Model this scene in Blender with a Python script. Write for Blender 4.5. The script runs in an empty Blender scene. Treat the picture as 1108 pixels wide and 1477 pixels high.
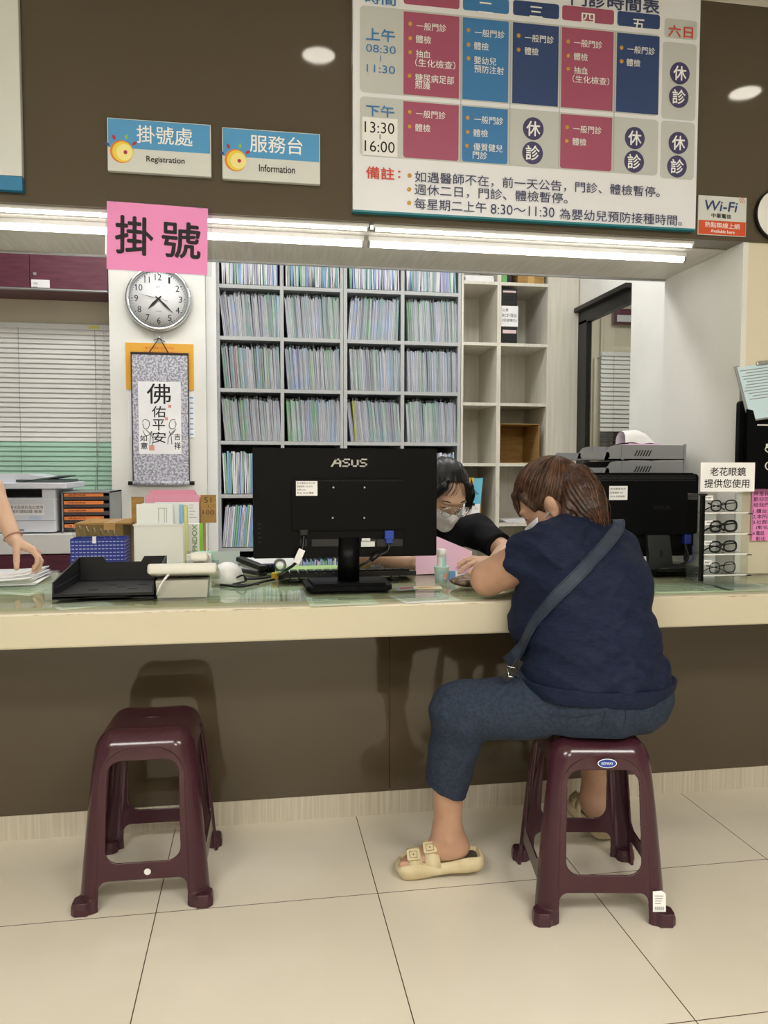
import bpy, bmesh, math, random
import numpy as np
from mathutils import Vector, Matrix, Euler, noise

random.seed(7)
scene = bpy.context.scene
col = scene.collection
R_ = math.radians

# ------------------------------------------------------------------ camera, world, lights, exposure
EYE = 1.13
FPX = 1109.0
YAW, PITCH, ROLL = R_(9.27), R_(-3.2), R_(0.1)
cam_data = bpy.data.cameras.new('camera')
cam = bpy.data.objects.new('camera', cam_data)
col.objects.link(cam)
cam_data.sensor_fit = 'VERTICAL'
cam_data.sensor_height = 36.0
cam_data.lens = 36.0 * FPX / 1477.0
cam_data.clip_start = 0.05
cam.location = (0, 0, EYE)
_f = Vector((math.sin(YAW) * math.cos(PITCH), math.cos(YAW) * math.cos(PITCH), math.sin(PITCH)))
_r0 = Vector((math.cos(YAW), -math.sin(YAW), 0))
_u0 = _r0.cross(_f)
_r = _r0 * math.cos(ROLL) + _u0 * math.sin(ROLL)
_u = -_r0 * math.sin(ROLL) + _u0 * math.cos(ROLL)
cam.rotation_euler = Matrix((_r, _u, -_f)).transposed().to_euler()
scene.camera = cam

vs = scene.view_settings
vs.view_transform = 'Standard'
vs.look = 'None'
vs.gamma = 1.0
vs.exposure = 0.12
vs.use_curve_mapping = False
scene.cycles.use_denoising = True
scene.cycles.max_bounces = 10
scene.cycles.diffuse_bounces = 5
scene.cycles.glossy_bounces = 4
scene.cycles.transparent_max_bounces = 16
scene.cycles.sample_clamp_indirect = 6.0
scene.cycles.caustics_reflective = False
scene.cycles.caustics_refractive = False

world = bpy.data.worlds.new('world')
scene.world = world
world.use_nodes = True
bg = world.node_tree.nodes['Background']
bg.inputs[0].default_value = (1.0, 0.985, 0.96, 1)
bg.inputs[1].default_value = 0.22

def area(name, loc, size, power, color=(1, 1, 1), rot=(0, 0, 0), shape='RECTANGLE', spread=180):
    l = bpy.data.lights.new(name, 'AREA')
    l.energy = power
    l.color = color
    l.shape = shape
    l.size = size[0]
    l.size_y = size[1]
    l.spread = R_(spread)
    o = bpy.data.objects.new(name, l)
    o.location = loc
    o.rotation_euler = rot
    col.objects.link(o)
    return o

CEIL = 2.68
WARM = (1.0, 0.985, 0.945)
COOL = (0.96, 0.98, 1.0)
# recessed downlights of the waiting hall (their fittings are built further down)
DOWNLIGHTS = [(x, y) for y in (1.9, -0.15, -1.8) for x in (-1.513, 0.233, 1.979)]
for x, y in DOWNLIGHTS:
    area('downlight_light', (x, y, CEIL - 0.006), (0.115, 0.115), 13, WARM, shape='DISK')
# general fill for the hall, added as unseen ceiling panels behind the camera
for x, y in ((-1.3, -0.7), (1.3, -0.7), (0.0, -2.2)):
    area('hall_fill_light', (x, y, CEIL - 0.02), (1.2, 0.6), 44, WARM)
# fill added for the office, as panels hidden by the soffit
for x, y in ((-0.55, 3.55), (1.05, 3.55)):
    area('office_fill_light', (x, y, CEIL - 0.02), (1.2, 0.3), 9.5, COOL)
area('side_room_fill', (2.7, 4.3, CEIL - 0.02), (0.6, 0.6), 15, WARM)  # added fill so the room behind the internal window is lit; no fitting
TUBE_POWER = 10.5   # radiance of the tube lights fixed under the soffit

# ------------------------------------------------------------------ helpers
def at(px, py, axis, val):
    """photo pixel -> the world point where that line of sight meets the plane axis = val"""
    d = _f + _r * ((px - 554.0) / FPX) - _u * ((py - 738.5) / FPX)
    o = Vector((0, 0, EYE))
    return o + d * ((val - o[axis]) / d[axis])
def YP(px, py, y): return at(px, py, 1, y)
def ZP(px, py, z): return at(px, py, 2, z)

def lin(c):
    if isinstance(c, str):
        c = c.lstrip('#')
        c = [int(c[i:i + 2], 16) / 255.0 for i in (0, 2, 4)]
    return tuple((v / 12.92 if v <= 0.04045 else ((v + 0.055) / 1.055) ** 2.4) for v in c)

def mat(name, c, rough=0.5, metal=0.0, spec=0.5, coat=0.0, coat_rough=0.05, trans=0.0, ior=1.45, emit=None, emit_s=0.0,
        alpha=1.0, sss=0.0):
    m = bpy.data.materials.new(name)
    m.use_nodes = True
    b = m.node_tree.nodes['Principled BSDF']
    b.inputs['Base Color'].default_value = (*lin(c), 1)
    b.inputs['Roughness'].default_value = rough
    b.inputs['Metallic'].default_value = metal
    b.inputs['Specular IOR Level'].default_value = spec
    b.inputs['Coat Weight'].default_value = coat
    b.inputs['Coat Roughness'].default_value = coat_rough
    b.inputs['Transmission Weight'].default_value = trans
    b.inputs['IOR'].default_value = ior
    b.inputs['Alpha'].default_value = alpha
    if sss:
        b.inputs['Subsurface Weight'].default_value = sss
        b.inputs['Subsurface Radius'].default_value = (0.012, 0.005, 0.003)
        b.inputs['Subsurface Scale'].default_value = 1.0
    if emit is not None:
        b.inputs['Emission Color'].default_value = (*lin(emit), 1)
        b.inputs['Emission Strength'].default_value = emit_s
    return m

def N(m, kind, **kw):
    n = m.node_tree.nodes.new(kind)
    for k, v in kw.items():
        if k in n.inputs.keys():
            n.inputs[k].default_value = v
        else:
            setattr(n, k, v)
    return n
def L(m, a, b): m.node_tree.links.new(a, b)
def bsdf(m): return m.node_tree.nodes['Principled BSDF']

def coords(m, scale=(1, 1, 1), kind='Object', rot=(0, 0, 0)):
    t = N(m, 'ShaderNodeTexCoord')
    mp = N(m, 'ShaderNodeMapping')
    mp.inputs['Scale'].default_value = scale
    mp.inputs['Rotation'].default_value = rot
    L(m, t.outputs[kind], mp.inputs['Vector'])
    return mp.outputs['Vector']

def noisy(m, c1, c2, scale=(1, 1, 1), ns=5.0, detail=4.0, lo=0.35, hi=0.65, bump=0.0, rough=None, kind='Object', dist=0.002):
    """two-tone procedural colour variation, optional bump"""
    v = coords(m, scale, kind)
    n = N(m, 'ShaderNodeTexNoise')
    n.inputs['Scale'].default_value = ns
    n.inputs['Detail'].default_value = detail
    L(m, v, n.inputs['Vector'])
    r = N(m, 'ShaderNodeValToRGB')
    r.color_ramp.elements[0].position = lo
    r.color_ramp.elements[1].position = hi
    r.color_ramp.elements[0].color = (*lin(c1), 1)
    r.color_ramp.elements[1].color = (*lin(c2), 1)
    L(m, n.outputs['Fac'], r.inputs['Fac'])
    L(m, r.outputs['Color'], bsdf(m).inputs['Base Color'])
    if bump:
        b = N(m, 'ShaderNodeBump')
        b.inputs['Strength'].default_value = bump
        b.inputs['Distance'].default_value = dist
        L(m, n.outputs['Fac'], b.inputs['Height'])
        L(m, b.outputs['Normal'], bsdf(m).inputs['Normal'])
    return m

WM = {}      # world matrix of every object built here

def link(o, parent=None):
    col.objects.link(o)
    if parent is not None:
        o.parent = parent
        WM[o.name] = WM[parent.name] @ o.matrix_basis
    else:
        WM[o.name] = o.matrix_basis.copy()
    return o

def tag(o, label=None, cat=None, group=None, kind=None):
    if label: o['label'] = label
    if cat: o['category'] = cat
    if group: o['group'] = group
    if kind: o['kind'] = kind
    return o

def thing(name, label, cat, loc=(0, 0, 0), rz=0.0, group=None, rot=None):
    o = bpy.data.objects.new(name, None)
    o.empty_display_size = 0.05
    o.location = loc
    o.rotation_euler = rot if rot else (0, 0, rz)
    o.matrix_basis = Matrix.Translation(Vector(loc)) @ Euler(o.rotation_euler).to_matrix().to_4x4()
    link(o)
    return tag(o, label, cat, group)

class MB:
    """collects geometry; build() links it as one mesh object"""
    def __init__(self):
        self.bm = bmesh.new()
        self.mi = 0
        self.smooth = False
    def _fin(self, verts, M=None):
        if M is not None:
            for v in verts: v.co = M @ v.co
        fs = set()
        for v in verts:
            for f in v.link_faces: fs.add(f)
        for f in fs:
            f.material_index = self.mi
            f.smooth = self.smooth
        return list(verts)
    def box(self, c, s, rz=0, bev=0.0, rot=None, seg=2):
        r = bmesh.ops.create_cube(self.bm, size=1.0)
        vs = r['verts']
        for v in vs: v.co = Vector((v.co.x * s[0], v.co.y * s[1], v.co.z * s[2]))
        if bev > 0:
            es = set()
            for v in vs:
                for e in v.link_edges: es.add(e)
            rb = bmesh.ops.bevel(self.bm, geom=list(es), offset=bev, segments=seg, affect='EDGES', profile=0.5)
            allv = set(v for v in vs if v.is_valid)
            for f in rb['faces']:
                for v in f.verts: allv.add(v)
            for v in list(allv):
                for f in v.link_faces:
                    for w in f.verts: allv.add(w)
            vs = list(allv)
        Rm = Euler(rot if rot else (0, 0, rz)).to_matrix().to_4x4()
        return self._fin(vs, Matrix.Translation(Vector(c)) @ Rm)
    def box2(self, a, b, bev=0.0, seg=2):
        a, b = Vector(a), Vector(b)
        return self.box((a + b) / 2, [abs(x) for x in (b - a)], bev=bev, seg=seg)
    def face(self, pts):
        vs = [self.bm.verts.new(p) for p in pts]
        f = self.bm.faces.new(vs)
        f.material_index = self.mi
        f.smooth = self.smooth
        return vs
    def cyl(self, p0, p1, r0, r1=None, seg=20, cap=True):
        p0, p1 = Vector(p0), Vector(p1)
        r1 = r0 if r1 is None else r1
        d = (p1 - p0)
        q = d.to_track_quat('Z', 'Y').to_matrix()
        a, b = [], []
        for i in range(seg):
            t = 2 * math.pi * i / seg
            u = q @ Vector((math.cos(t), math.sin(t), 0))
            a.append(self.bm.verts.new(p0 + u * r0))
            b.append(self.bm.verts.new(p1 + u * r1))
        for i in range(seg):
            f = self.bm.faces.new((a[i], a[(i + 1) % seg], b[(i + 1) % seg], b[i]))
            f.smooth = True
            f.material_index = self.mi
        if cap:
            for ring in (list(reversed(a)), b):
                f = self.bm.faces.new(ring)
                f.material_index = self.mi
        return a + b
    def tube(self, pts, r, seg=8, closed=False, flat=None, cap=True):
        """sweep a circle (or, with flat=(w, t, up), a flat band) along a polyline"""
        pts = [Vector(p) for p in pts]
        n = len(pts)
        rings = []
        prev = None
        for i, p in enumerate(pts):
            if closed: t = pts[(i + 1) % n] - pts[i - 1]
            elif i == 0: t = pts[1] - pts[0]
            elif i == n - 1: t = pts[-1] - pts[-2]
            else: t = pts[i + 1] - pts[i - 1]
            t.normalize()
            if flat:
                up = flat[2][i] if isinstance(flat[2], list) else Vector(flat[2])
                s = t.cross(up).normalized()
                up = s.cross(t).normalized()
                w, th = flat[0] / 2, flat[1] / 2
                ring = [p + s * a * w + up * b * th for a, b in ((-1, -1), (1, -1), (1, 1), (-1, 1))]
            else:
                if prev is None:
                    up = Vector((0, 0, 1)) if abs(t.z) < 0.9 else Vector((1, 0, 0))
                else:
                    up = prev
                s = t.cross(up).normalized()
                up = s.cross(t).normalized()
                prev = up
                rr = r[i] if isinstance(r, (list, tuple)) else r
                ring = [p + (s * math.cos(2 * math.pi * k / seg) + up * math.sin(2 * math.pi * k / seg)) * rr for k in range(seg)]
            rings.append([self.bm.verts.new(q) for q in ring])
        m = len(rings[0])
        for i in range(n if closed else n - 1):
            a, b = rings[i], rings[(i + 1) % n]
            for k in range(m):
                f = self.bm.faces.new((a[k], a[(k + 1) % m], b[(k + 1) % m], b[k]))
                f.smooth = not flat
                f.material_index = self.mi
        if cap and not closed:
            for ring in (list(reversed(rings[0])), rings[-1]):
                f = self.bm.faces.new(ring)
                f.material_index = self.mi
        return [v for r_ in rings for v in r_]
    def lathe(self, prof, c=(0, 0, 0), seg=28, M=None, close=True):
        """prof = [(radius, height)...] turned about Z"""
        rings = []
        allv = []
        for r, z in prof:
            if r < 1e-6:
                ring = [self.bm.verts.new((0, 0, z))]
            else:
                ring = [self.bm.verts.new((r * math.cos(2 * math.pi * k / seg), r * math.sin(2 * math.pi * k / seg), z)) for k in range(seg)]
            rings.append(ring)
            allv += ring
        for a, b in zip(rings[:-1], rings[1:]):
            for k in range(seg):
                vs = []
                for v in (a[k % len(a)], a[(k + 1) % len(a)], b[(k + 1) % len(b)], b[k % len(b)]):
                    if v not in vs: vs.append(v)
                if len(vs) >= 3:
                    f = self.bm.faces.new(vs)
                    f.smooth = True
                    f.material_index = self.mi
        T = Matrix.Translation(Vector(c))
        if M is not None: T = T @ M
        for v in allv: v.co = T @ v.co
        return allv
    def prism(self, poly, depth, M=None, holes=None):
        """polygon in XY (list of (x, y)) extruded by depth along +Z, then moved by M"""
        poly = [Vector((p[0], p[1])) for p in poly]
        ar = sum(a.x * b.y - b.x * a.y for a, b in zip(poly, poly[1:] + poly[:1]))
        if ar < 0: poly = poly[::-1]
        a = [self.bm.verts.new((p.x, p.y, 0)) for p in poly]
        b = [self.bm.verts.new((p.x, p.y, depth)) for p in poly]
        fs = [self.bm.faces.new(list(reversed(a))), self.bm.faces.new(b)]
        for i in range(len(a)):
            j = (i + 1) % len(a)
            fs.append(self.bm.faces.new((a[i], a[j], b[j], b[i])))
        for f in fs:
            f.material_index = self.mi
            f.smooth = self.smooth
        if M is not None:
            for v in a + b: v.co = M @ v.co
        return a + b
    def text(self, s, a, b, h, y=None, bold=0.0, M=None, fit=True):
        """lettering standing in the XZ plane between anchors a and b = (x, z of mid height), cap height h"""
        vs, fs = text_verts(s)
        x0 = min(v[0] for v in vs); x1 = max(v[0] for v in vs)
        z0 = min(v[1] for v in vs); z1 = max(v[1] for v in vs)
        e = bold * h * 0.6
        sx = (b[0] - a[0] - 2 * e) / (x1 - x0)
        sz = (h - 2 * e) / (z1 - z0)
        shifts = [(0, 0)] if bold <= 0 else [(-e, 0), (e, 0), (0, -e), (0, e), (0, 0)]
        for n_, (dx, dz) in enumerate(shifts):
            out = []
            for v in vs:
                u = e + (v[0] - x0) * sx + dx
                w = (v[1] - (z0 + z1) / 2) * sz + dz
                k = u / max(1e-6, b[0] - a[0])
                p = Vector((a[0] + u, (y if y is not None else 0.0) - n_ * 0.00003, a[1] + (b[1] - a[1]) * k + w))
                if M is not None: p = M @ p
                out.append(self.bm.verts.new(p))
            for f in fs:
                try:
                    ff = self.bm.faces.new([out[i] for i in f])
                    ff.material_index = self.mi
                except ValueError:
                    pass
    def build(self, name, m, parent=None, local=False, autosmooth=None):
        bm = self.bm
        bmesh.ops.recalc_face_normals(bm, faces=[f for f in bm.faces])
        return finish_mesh(name, bm, m, parent, local, autosmooth)

TEXT = {}
def text_verts(s):
    k = s
    if k not in TEXT:
        cu = bpy.data.curves.new('lettering', 'FONT')
        cu.body = s
        cu.resolution_u = 3
        o = bpy.data.objects.new('lettering', cu)
        me = bpy.data.meshes.new_from_object(o)
        vs = [tuple(v.co) for v in me.vertices]
        fs = [tuple(p.vertices) for p in me.polygons]
        TEXT[k] = (vs, fs)
        bpy.data.objects.remove(o)
        bpy.data.curves.remove(cu)
        bpy.data.meshes.remove(me)
    return TEXT[k]

def finish_mesh(name, bm, m, parent=None, local=False, autosmooth=None):
    me = bpy.data.meshes.new(name)
    o = bpy.data.objects.new(name, me)
    if parent is not None:
        if not local:
            bm.transform(WM[parent.name].inverted())
    elif not local:
        if bm.verts:
            xs = [v.co for v in bm.verts]
            c = Vector(((min(v.x for v in xs) + max(v.x for v in xs)) / 2, (min(v.y for v in xs) + max(v.y for v in xs)) / 2, min(v.z for v in xs)))
            bm.transform(Matrix.Translation(-c))
            o.location = c
            o.matrix_basis = Matrix.Translation(c)
    bm.to_mesh(me)
    bm.free()
    for x in (m if isinstance(m, (list, tuple)) else [m]):
        me.materials.append(x)
    if autosmooth is not None:
        me.set_sharp_from_angle(angle=R_(autosmooth))
        for p in me.polygons: p.use_smooth = True
    return link(o, parent)

def structure(o, label=None):
    o['kind'] = 'structure'
    if label: o['label'] = label
    return o

def dup(o, loc=None, rz=None, label=None, group=None):
    """copy of a thing with copies of its parts and sub-parts"""
    c = o.copy()
    col.objects.link(c)
    if loc is not None: c.location = loc
    if rz is not None: c.rotation_euler = (0, 0, rz)
    c.matrix_basis = Matrix.Translation(c.location) @ c.rotation_euler.to_matrix().to_4x4()
    WM[c.name] = c.matrix_basis.copy()
    if label: c['label'] = label
    if group: c['group'] = group
    for ch in list(o.children):
        k = ch.copy(); col.objects.link(k); k.parent = c
        WM[k.name] = WM[c.name] @ k.matrix_basis
        for g in list(ch.children):
            q = g.copy(); col.objects.link(q); q.parent = k
            WM[q.name] = WM[k.name] @ q.matrix_basis
    return c

# ------------------------------------------------------------------ signed-distance modelling (bodies, cloth, moulded plastic)
def _seg(P, a, b):
    ab = b - a
    t = np.clip(((P - a) @ ab) / max(1e-12, float(ab @ ab)), 0, 1)
    return t, np.linalg.norm(P - a - t[:, None] * ab, axis=1)
def rc(a, b, ra, rb):
    """round cone between two points"""
    a = np.array(a, float); b = np.array(b, float)
    def f(P):
        t, d = _seg(P, a, b)
        return d - (ra + (rb - ra) * t)
    f.lo = np.minimum(a - ra, b - rb); f.hi = np.maximum(a + ra, b + rb)
    return f
def ell(c, r, rot=None):
    """ellipsoid, optional rotation matrix (columns = axes)"""
    c = np.array(c, float); r = np.array(r, float)
    Rm = np.array(rot if rot is not None else np.eye(3), float)
    def f(P):
        q = (P - c) @ Rm
        k0 = np.linalg.norm(q / r, axis=1)
        k1 = np.linalg.norm(q / (r * r), axis=1)
        return np.where(k1 > 1e-9, k0 * (k0 - 1.0) / np.maximum(k1, 1e-9), -r.min())
    m = r.max()
    f.lo = c - m; f.hi = c + m
    return f
def rbox(c, h, rad, rot=None):
    c = np.array(c, float); h = np.array(h, float)
    Rm = np.array(rot if rot is not None else np.eye(3), float)
    def f(P):
        q = np.abs((P - c) @ Rm) - (h - rad)
        return np.linalg.norm(np.maximum(q, 0), axis=1) + np.minimum(q.max(axis=1), 0) - rad
    m = np.linalg.norm(h)
    f.lo = c - m; f.hi = c + m
    return f
def smin(a, b, k):
    if k <= 0: return np.minimum(a, b)
    h = np.maximum(k - np.abs(a - b), 0) / k
    return np.minimum(a, b) - h * h * k * 0.25
def smax(a, b, k): return -smin(-a, -b, k)
def union(items, k=0.02):
    """items: primitives or (primitive, blend)"""
    items = [(i if isinstance(i, tuple) else (i, k)) for i in items]
    def f(P):
        d = items[0][0](P)
        for g, kk in items[1:]:
            d = smin(d, g(P), kk)
        return d
    f.lo = np.min([i[0].lo for i in items], axis=0)
    f.hi = np.max([i[0].hi for i in items], axis=0)
    return f

def sdf_arrays(f, h, lo=None, hi=None, project=2):
    lo = np.array(f.lo if lo is None else lo, float) - 3 * h
    hi = np.array(f.hi if hi is None else hi, float) + 3 * h
    n = np.ceil((hi - lo) / h).astype(int) + 1
    B = 8
    n = ((n + B - 1) // B) * B
    nb = n // B
    cg = np.stack(np.meshgrid(*[np.arange(k) for k in nb], indexing='ij'), -1).reshape(-1, 3)
    cc = lo + (cg * B + (B - 1) / 2.0) * h
    dc = f(cc)
    D = np.empty(n, np.float32)
    Dv = D.reshape(nb[0], B, nb[1], B, nb[2], B)
    sign = np.where(dc > 0, 1.0, -1.0).reshape(nb)
    Dv[:] = sign[:, None, :, None, :, None]
    act = cg[np.abs(dc) < h * B * 0.87 * 1.7 + 0.006]
    off = np.stack(np.meshgrid(*[np.arange(B)] * 3, indexing='ij'), -1).reshape(-1, 3)
    for s in range(0, len(act), 512):
        a = act[s:s + 512]
        idx = (a[:, None, :] * B + off[None]).reshape(-1, 3)
        D[idx[:, 0], idx[:, 1], idx[:, 2]] = f(lo + idx * h)
    S = D < 0
    c8 = [S[i:n[0] - 1 + i, j:n[1] - 1 + j, k:n[2] - 1 + k] for i in (0, 1) for j in (0, 1) for k in (0, 1)]
    any_ = c8[0].copy(); all_ = c8[0].copy()
    for c in c8[1:]:
        any_ |= c; all_ &= c
    cell = any_ & ~all_
    ci = np.argwhere(cell)
    idmap = np.full(cell.shape, -1, np.int32)
    idmap[cell] = np.arange(len(ci))
    corner = np.array([(i, j, k) for i in (0, 1) for j in (0, 1) for k in (0, 1)])
    vals = np.stack([D[ci[:, 0] + c[0], ci[:, 1] + c[1], ci[:, 2] + c[2]] for c in corner], 1)
    acc = np.zeros((len(ci), 3)); cnt = np.zeros(len(ci))
    for p in range(8):
        for q in range(p + 1, 8):
            if np.abs(corner[p] - corner[q]).sum() != 1: continue
            m = (vals[:, p] < 0) != (vals[:, q] < 0)
            t = vals[m, p] / (vals[m, p] - vals[m, q])
            acc[m] += corner[p] + t[:, None] * (corner[q] - corner[p])
            cnt[m] += 1
    V = lo + (ci + acc / cnt[:, None]) * h
    quads = []
    for ax in range(3):
        o1, o2 = [(1, 2), (2, 0), (0, 1)][ax]
        sl0 = [slice(None)] * 3; sl1 = [slice(None)] * 3
        sl0[ax] = slice(0, n[ax] - 1); sl1[ax] = slice(1, n[ax])
        A = S[tuple(sl0)]; Bm = S[tuple(sl1)]
        e = np.argwhere(A != Bm)
        e = e[(e[:, o1] > 0) & (e[:, o2] > 0) & (e[:, o1] < n[o1] - 1) & (e[:, o2] < n[o2] - 1)]
        inside = S[e[:, 0], e[:, 1], e[:, 2]]
        d1 = np.zeros(3, int); d1[o1] = 1
        d2 = np.zeros(3, int); d2[o2] = 1
        def gid(x): return idmap[x[:, 0], x[:, 1], x[:, 2]]
        q = np.stack([gid(e - d1 - d2), gid(e - d2), gid(e), gid(e - d1)], 1)
        q[~inside] = q[~inside][:, ::-1]
        quads.append(q)
    Q = np.concatenate(quads)
    Q = Q[(Q >= 0).all(1)]
    def grad(P):
        e = h * 0.5
        g = np.stack([f(P + np.eye(3)[i] * e) - f(P - np.eye(3)[i] * e) for i in range(3)], 1) / (2 * e)
        return g
    for _ in range(project):
        g = grad(V)
        g2 = np.maximum((g * g).sum(1), 0.05)
        step = np.clip(f(V) / g2, -0.6 * h, 0.6 * h)
        V = V - step[:, None] * g
    g = grad(V)
    Nn = g / np.maximum(np.linalg.norm(g, axis=1), 1e-9)[:, None]
    return V, Q, Nn

def arrays_mesh(name, V, Q, m, parent=None, local=False, Nn=None, mats=None):
    me = bpy.data.meshes.new(name)
    o = bpy.data.objects.new(name, me)
    V = np.asarray(V, float)
    if parent is not None and not local:
        Mi = np.array(WM[parent.name].inverted())
        V = V @ Mi[:3, :3].T + Mi[:3, 3]
        if Nn is not None: Nn = Nn @ Mi[:3, :3].T
    elif parent is None and not local:
        c = np.array([(V[:, 0].min() + V[:, 0].max()) / 2, (V[:, 1].min() + V[:, 1].max()) / 2, V[:, 2].min()])
        V = V - c
        o.location = c
        o.matrix_basis = Matrix.Translation(Vector(c))
    me.vertices.add(len(V))
    me.vertices.foreach_set('co', V.astype(np.float32).ravel())
    me.loops.add(Q.size)
    me.loops.foreach_set('vertex_index', Q.astype(np.int32).ravel())
    me.polygons.add(len(Q))
    me.polygons.foreach_set('loop_start', np.arange(0, Q.size, Q.shape[1], dtype=np.int32))
    me.update(calc_edges=True)
    me.validate()
    me.polygons.foreach_set('use_smooth', np.ones(len(me.polygons), bool))
    for x in (m if isinstance(m, (list, tuple)) else [m]): me.materials.append(x)
    if mats is not None and len(mats) == len(me.polygons):
        me.polygons.foreach_set('material_index', np.asarray(mats, np.int32))
    if Nn is not None and len(Nn) == len(me.vertices):
        me.normals_split_custom_set_from_vertices([tuple(x) for x in Nn])
    me.update()
    return link(o, parent)

def sdf_mesh(name, f, h, m, parent=None, local=False, normals=False, lo=None, hi=None):
    V, Q, Nn = sdf_arrays(f, h, lo, hi)
    return arrays_mesh(name, V, Q, m, parent, local, Nn if normals else None)

def split_sdf(f, h, cut, mats, parent, local=True):
    """mesh an SDF once, then hand each face to a part by cut(centres) -> part index; mats = [(name, material, label)]"""
    V, Q, Nn = sdf_arrays(f, h)
    C = V[Q].mean(1)
    part = cut(C)
    out = []
    for i, (nm, m, lab) in enumerate(mats):
        q = Q[part == i]
        if len(q) == 0: continue
        used, inv = np.unique(q, return_inverse=True)
        o = arrays_mesh(nm, V[used], inv.reshape(q.shape), m, parent, local, Nn[used])
        if lab: o['label'] = lab
        out.append(o)
    return out

def cast(px, py, f, t0=0.8, t1=6.0):
    """where the line of sight of a photo pixel meets an SDF"""
    d = np.array(_f + _r * ((px - 554.0) / FPX) - _u * ((py - 738.5) / FPX)); d /= np.linalg.norm(d)
    o = np.array([0, 0, EYE]); t = t0
    for _ in range(200):
        p = (o + d * t)[None]
        s = float(f(p)[0])
        if s < 0.0008 or t > t1: break
        t += s * 0.7
    p = o + d * t
    e = 0.003
    g = np.array([float(f((p + np.eye(3)[i] * e)[None])[0] - f((p - np.eye(3)[i] * e)[None])[0]) for i in range(3)])
    return Vector(p), Vector(g / np.linalg.norm(g)), t < t1

def catmull(pts, n=8):
    pts = [Vector(p) for p in pts]
    P = [pts[0] * 2 - pts[1]] + pts + [pts[-1] * 2 - pts[-2]]
    out = []
    for i in range(1, len(P) - 2):
        for k in range(n):
            t = k / n
            a, b, c, d = P[i - 1], P[i], P[i + 1], P[i + 2]
            out.append(0.5 * ((2 * b) + (c - a) * t + (2 * a - 5 * b + 4 * c - d) * t * t + (3 * b - a - 3 * c + d) * t ** 3))
    out.append(pts[-1])
    return out

def rrect(x0, y0, x1, y1, r, seg=5, corners=(1, 1, 1, 1)):
    out = []
    for (cx, cy, a0, on) in ((x1 - r, y1 - r, 0, corners[0]), (x0 + r, y1 - r, 90, corners[1]), (x0 + r, y0 + r, 180, corners[2]), (x1 - r, y0 + r, 270, corners[3])):
        if on:
            for k in range(seg + 1):
                a = R_(a0 + 90 * k / seg)
                out.append((cx + r * math.cos(a), cy + r * math.sin(a)))
        else:
            sx = 1 if a0 in (0, 270) else -1
            sy = 1 if a0 in (0, 90) else -1
            out.append((cx + sx * r, cy + sy * r))
    return out

XZ = Matrix(((1, 0, 0, 0), (0, 0, -1, 0), (0, 1, 0, 0), (0, 0, 0, 1)))   # (x, y, z) -> (x, -z, y): polygon XY stands up in XZ, extruded towards -Y
def stand(y): return Matrix.Translation((0, y, 0)) @ XZ
# ------------------------------------------------------------------ materials of the setting
def glass_mat(name, tint, rough=0.02, ior=1.45):
    m = bpy.data.materials.new(name)
    m.use_nodes = True
    nt = m.node_tree
    for n in list(nt.nodes): nt.nodes.remove(n)
    out = nt.nodes.new('ShaderNodeOutputMaterial')
    t = nt.nodes.new('ShaderNodeBsdfTransparent'); t.inputs[0].default_value = (*lin(tint), 1)
    g = nt.nodes.new('ShaderNodeBsdfGlossy'); g.inputs['Roughness'].default_value = rough
    fr = nt.nodes.new('ShaderNodeFresnel'); fr.inputs['IOR'].default_value = ior
    mx = nt.nodes.new('ShaderNodeMixShader')
    ge = nt.nodes.new('ShaderNodeNewGeometry')
    iv = nt.nodes.new('ShaderNodeMath'); iv.operation = 'SUBTRACT'; iv.inputs[0].default_value = 1.0; nt.links.new(ge.outputs['Backfacing'], iv.inputs[1])
    mu = nt.nodes.new('ShaderNodeMath'); mu.operation = 'MULTIPLY'; nt.links.new(fr.outputs[0], mu.inputs[0]); nt.links.new(iv.outputs[0], mu.inputs[1])
    nt.links.new(mu.outputs[0], mx.inputs[0]); nt.links.new(t.outputs[0], mx.inputs[1]); nt.links.new(g.outputs[0], mx.inputs[2])
    nt.links.new(mx.outputs[0], out.inputs['Surface'])
    return m

M = {}
M['white_wall'] = noisy(mat('white_wall_paint', '#e3e3de', 0.6), '#dfdfda', '#e7e7e2', ns=3, bump=0.05)
M['beige_wall'] = noisy(mat('beige_wall_paint', '#d8d0ba', 0.55), '#d4ccb5', '#dcd4be', ns=3, bump=0.05)
M['ceiling'] = mat('ceiling_white', '#efece4', 0.7)
M['black'] = mat('black_plastic', '#101012', 0.38)
M['black_matt'] = mat('black_matt_plastic', '#0d0d0f', 0.55)
M['white_plastic'] = mat('white_plastic', '#e6e6e6', 0.35)
M['grey_plastic'] = mat('grey_plastic', '#8d8f90', 0.4)
M['ink'] = mat('black_ink', '#15121a', 0.6)
M['white_paper'] = noisy(mat('white_paper', '#eeeef0', 0.7), '#eaeaee', '#f2f2f3', ns=8)
M['pink_paper'] = mat('pink_paper', '#f396d2', 0.6)
M['cardboard'] = noisy(mat('brown_cardboard', '#a5814a', 0.8), '#9b7842', '#ad8951', ns=12, scale=(1, 1, 6))
M['chrome'] = mat('chrome', '#d5d8dc', 0.12, metal=1.0)
M['steel'] = mat('brushed_steel', '#b9bbbd', 0.35, metal=0.9)
M['glass'] = glass_mat('clear_glass', '#f6f8f8')
M['acrylic'] = glass_mat('clear_acrylic', '#f3f6f6', 0.03, 1.5)

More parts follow.
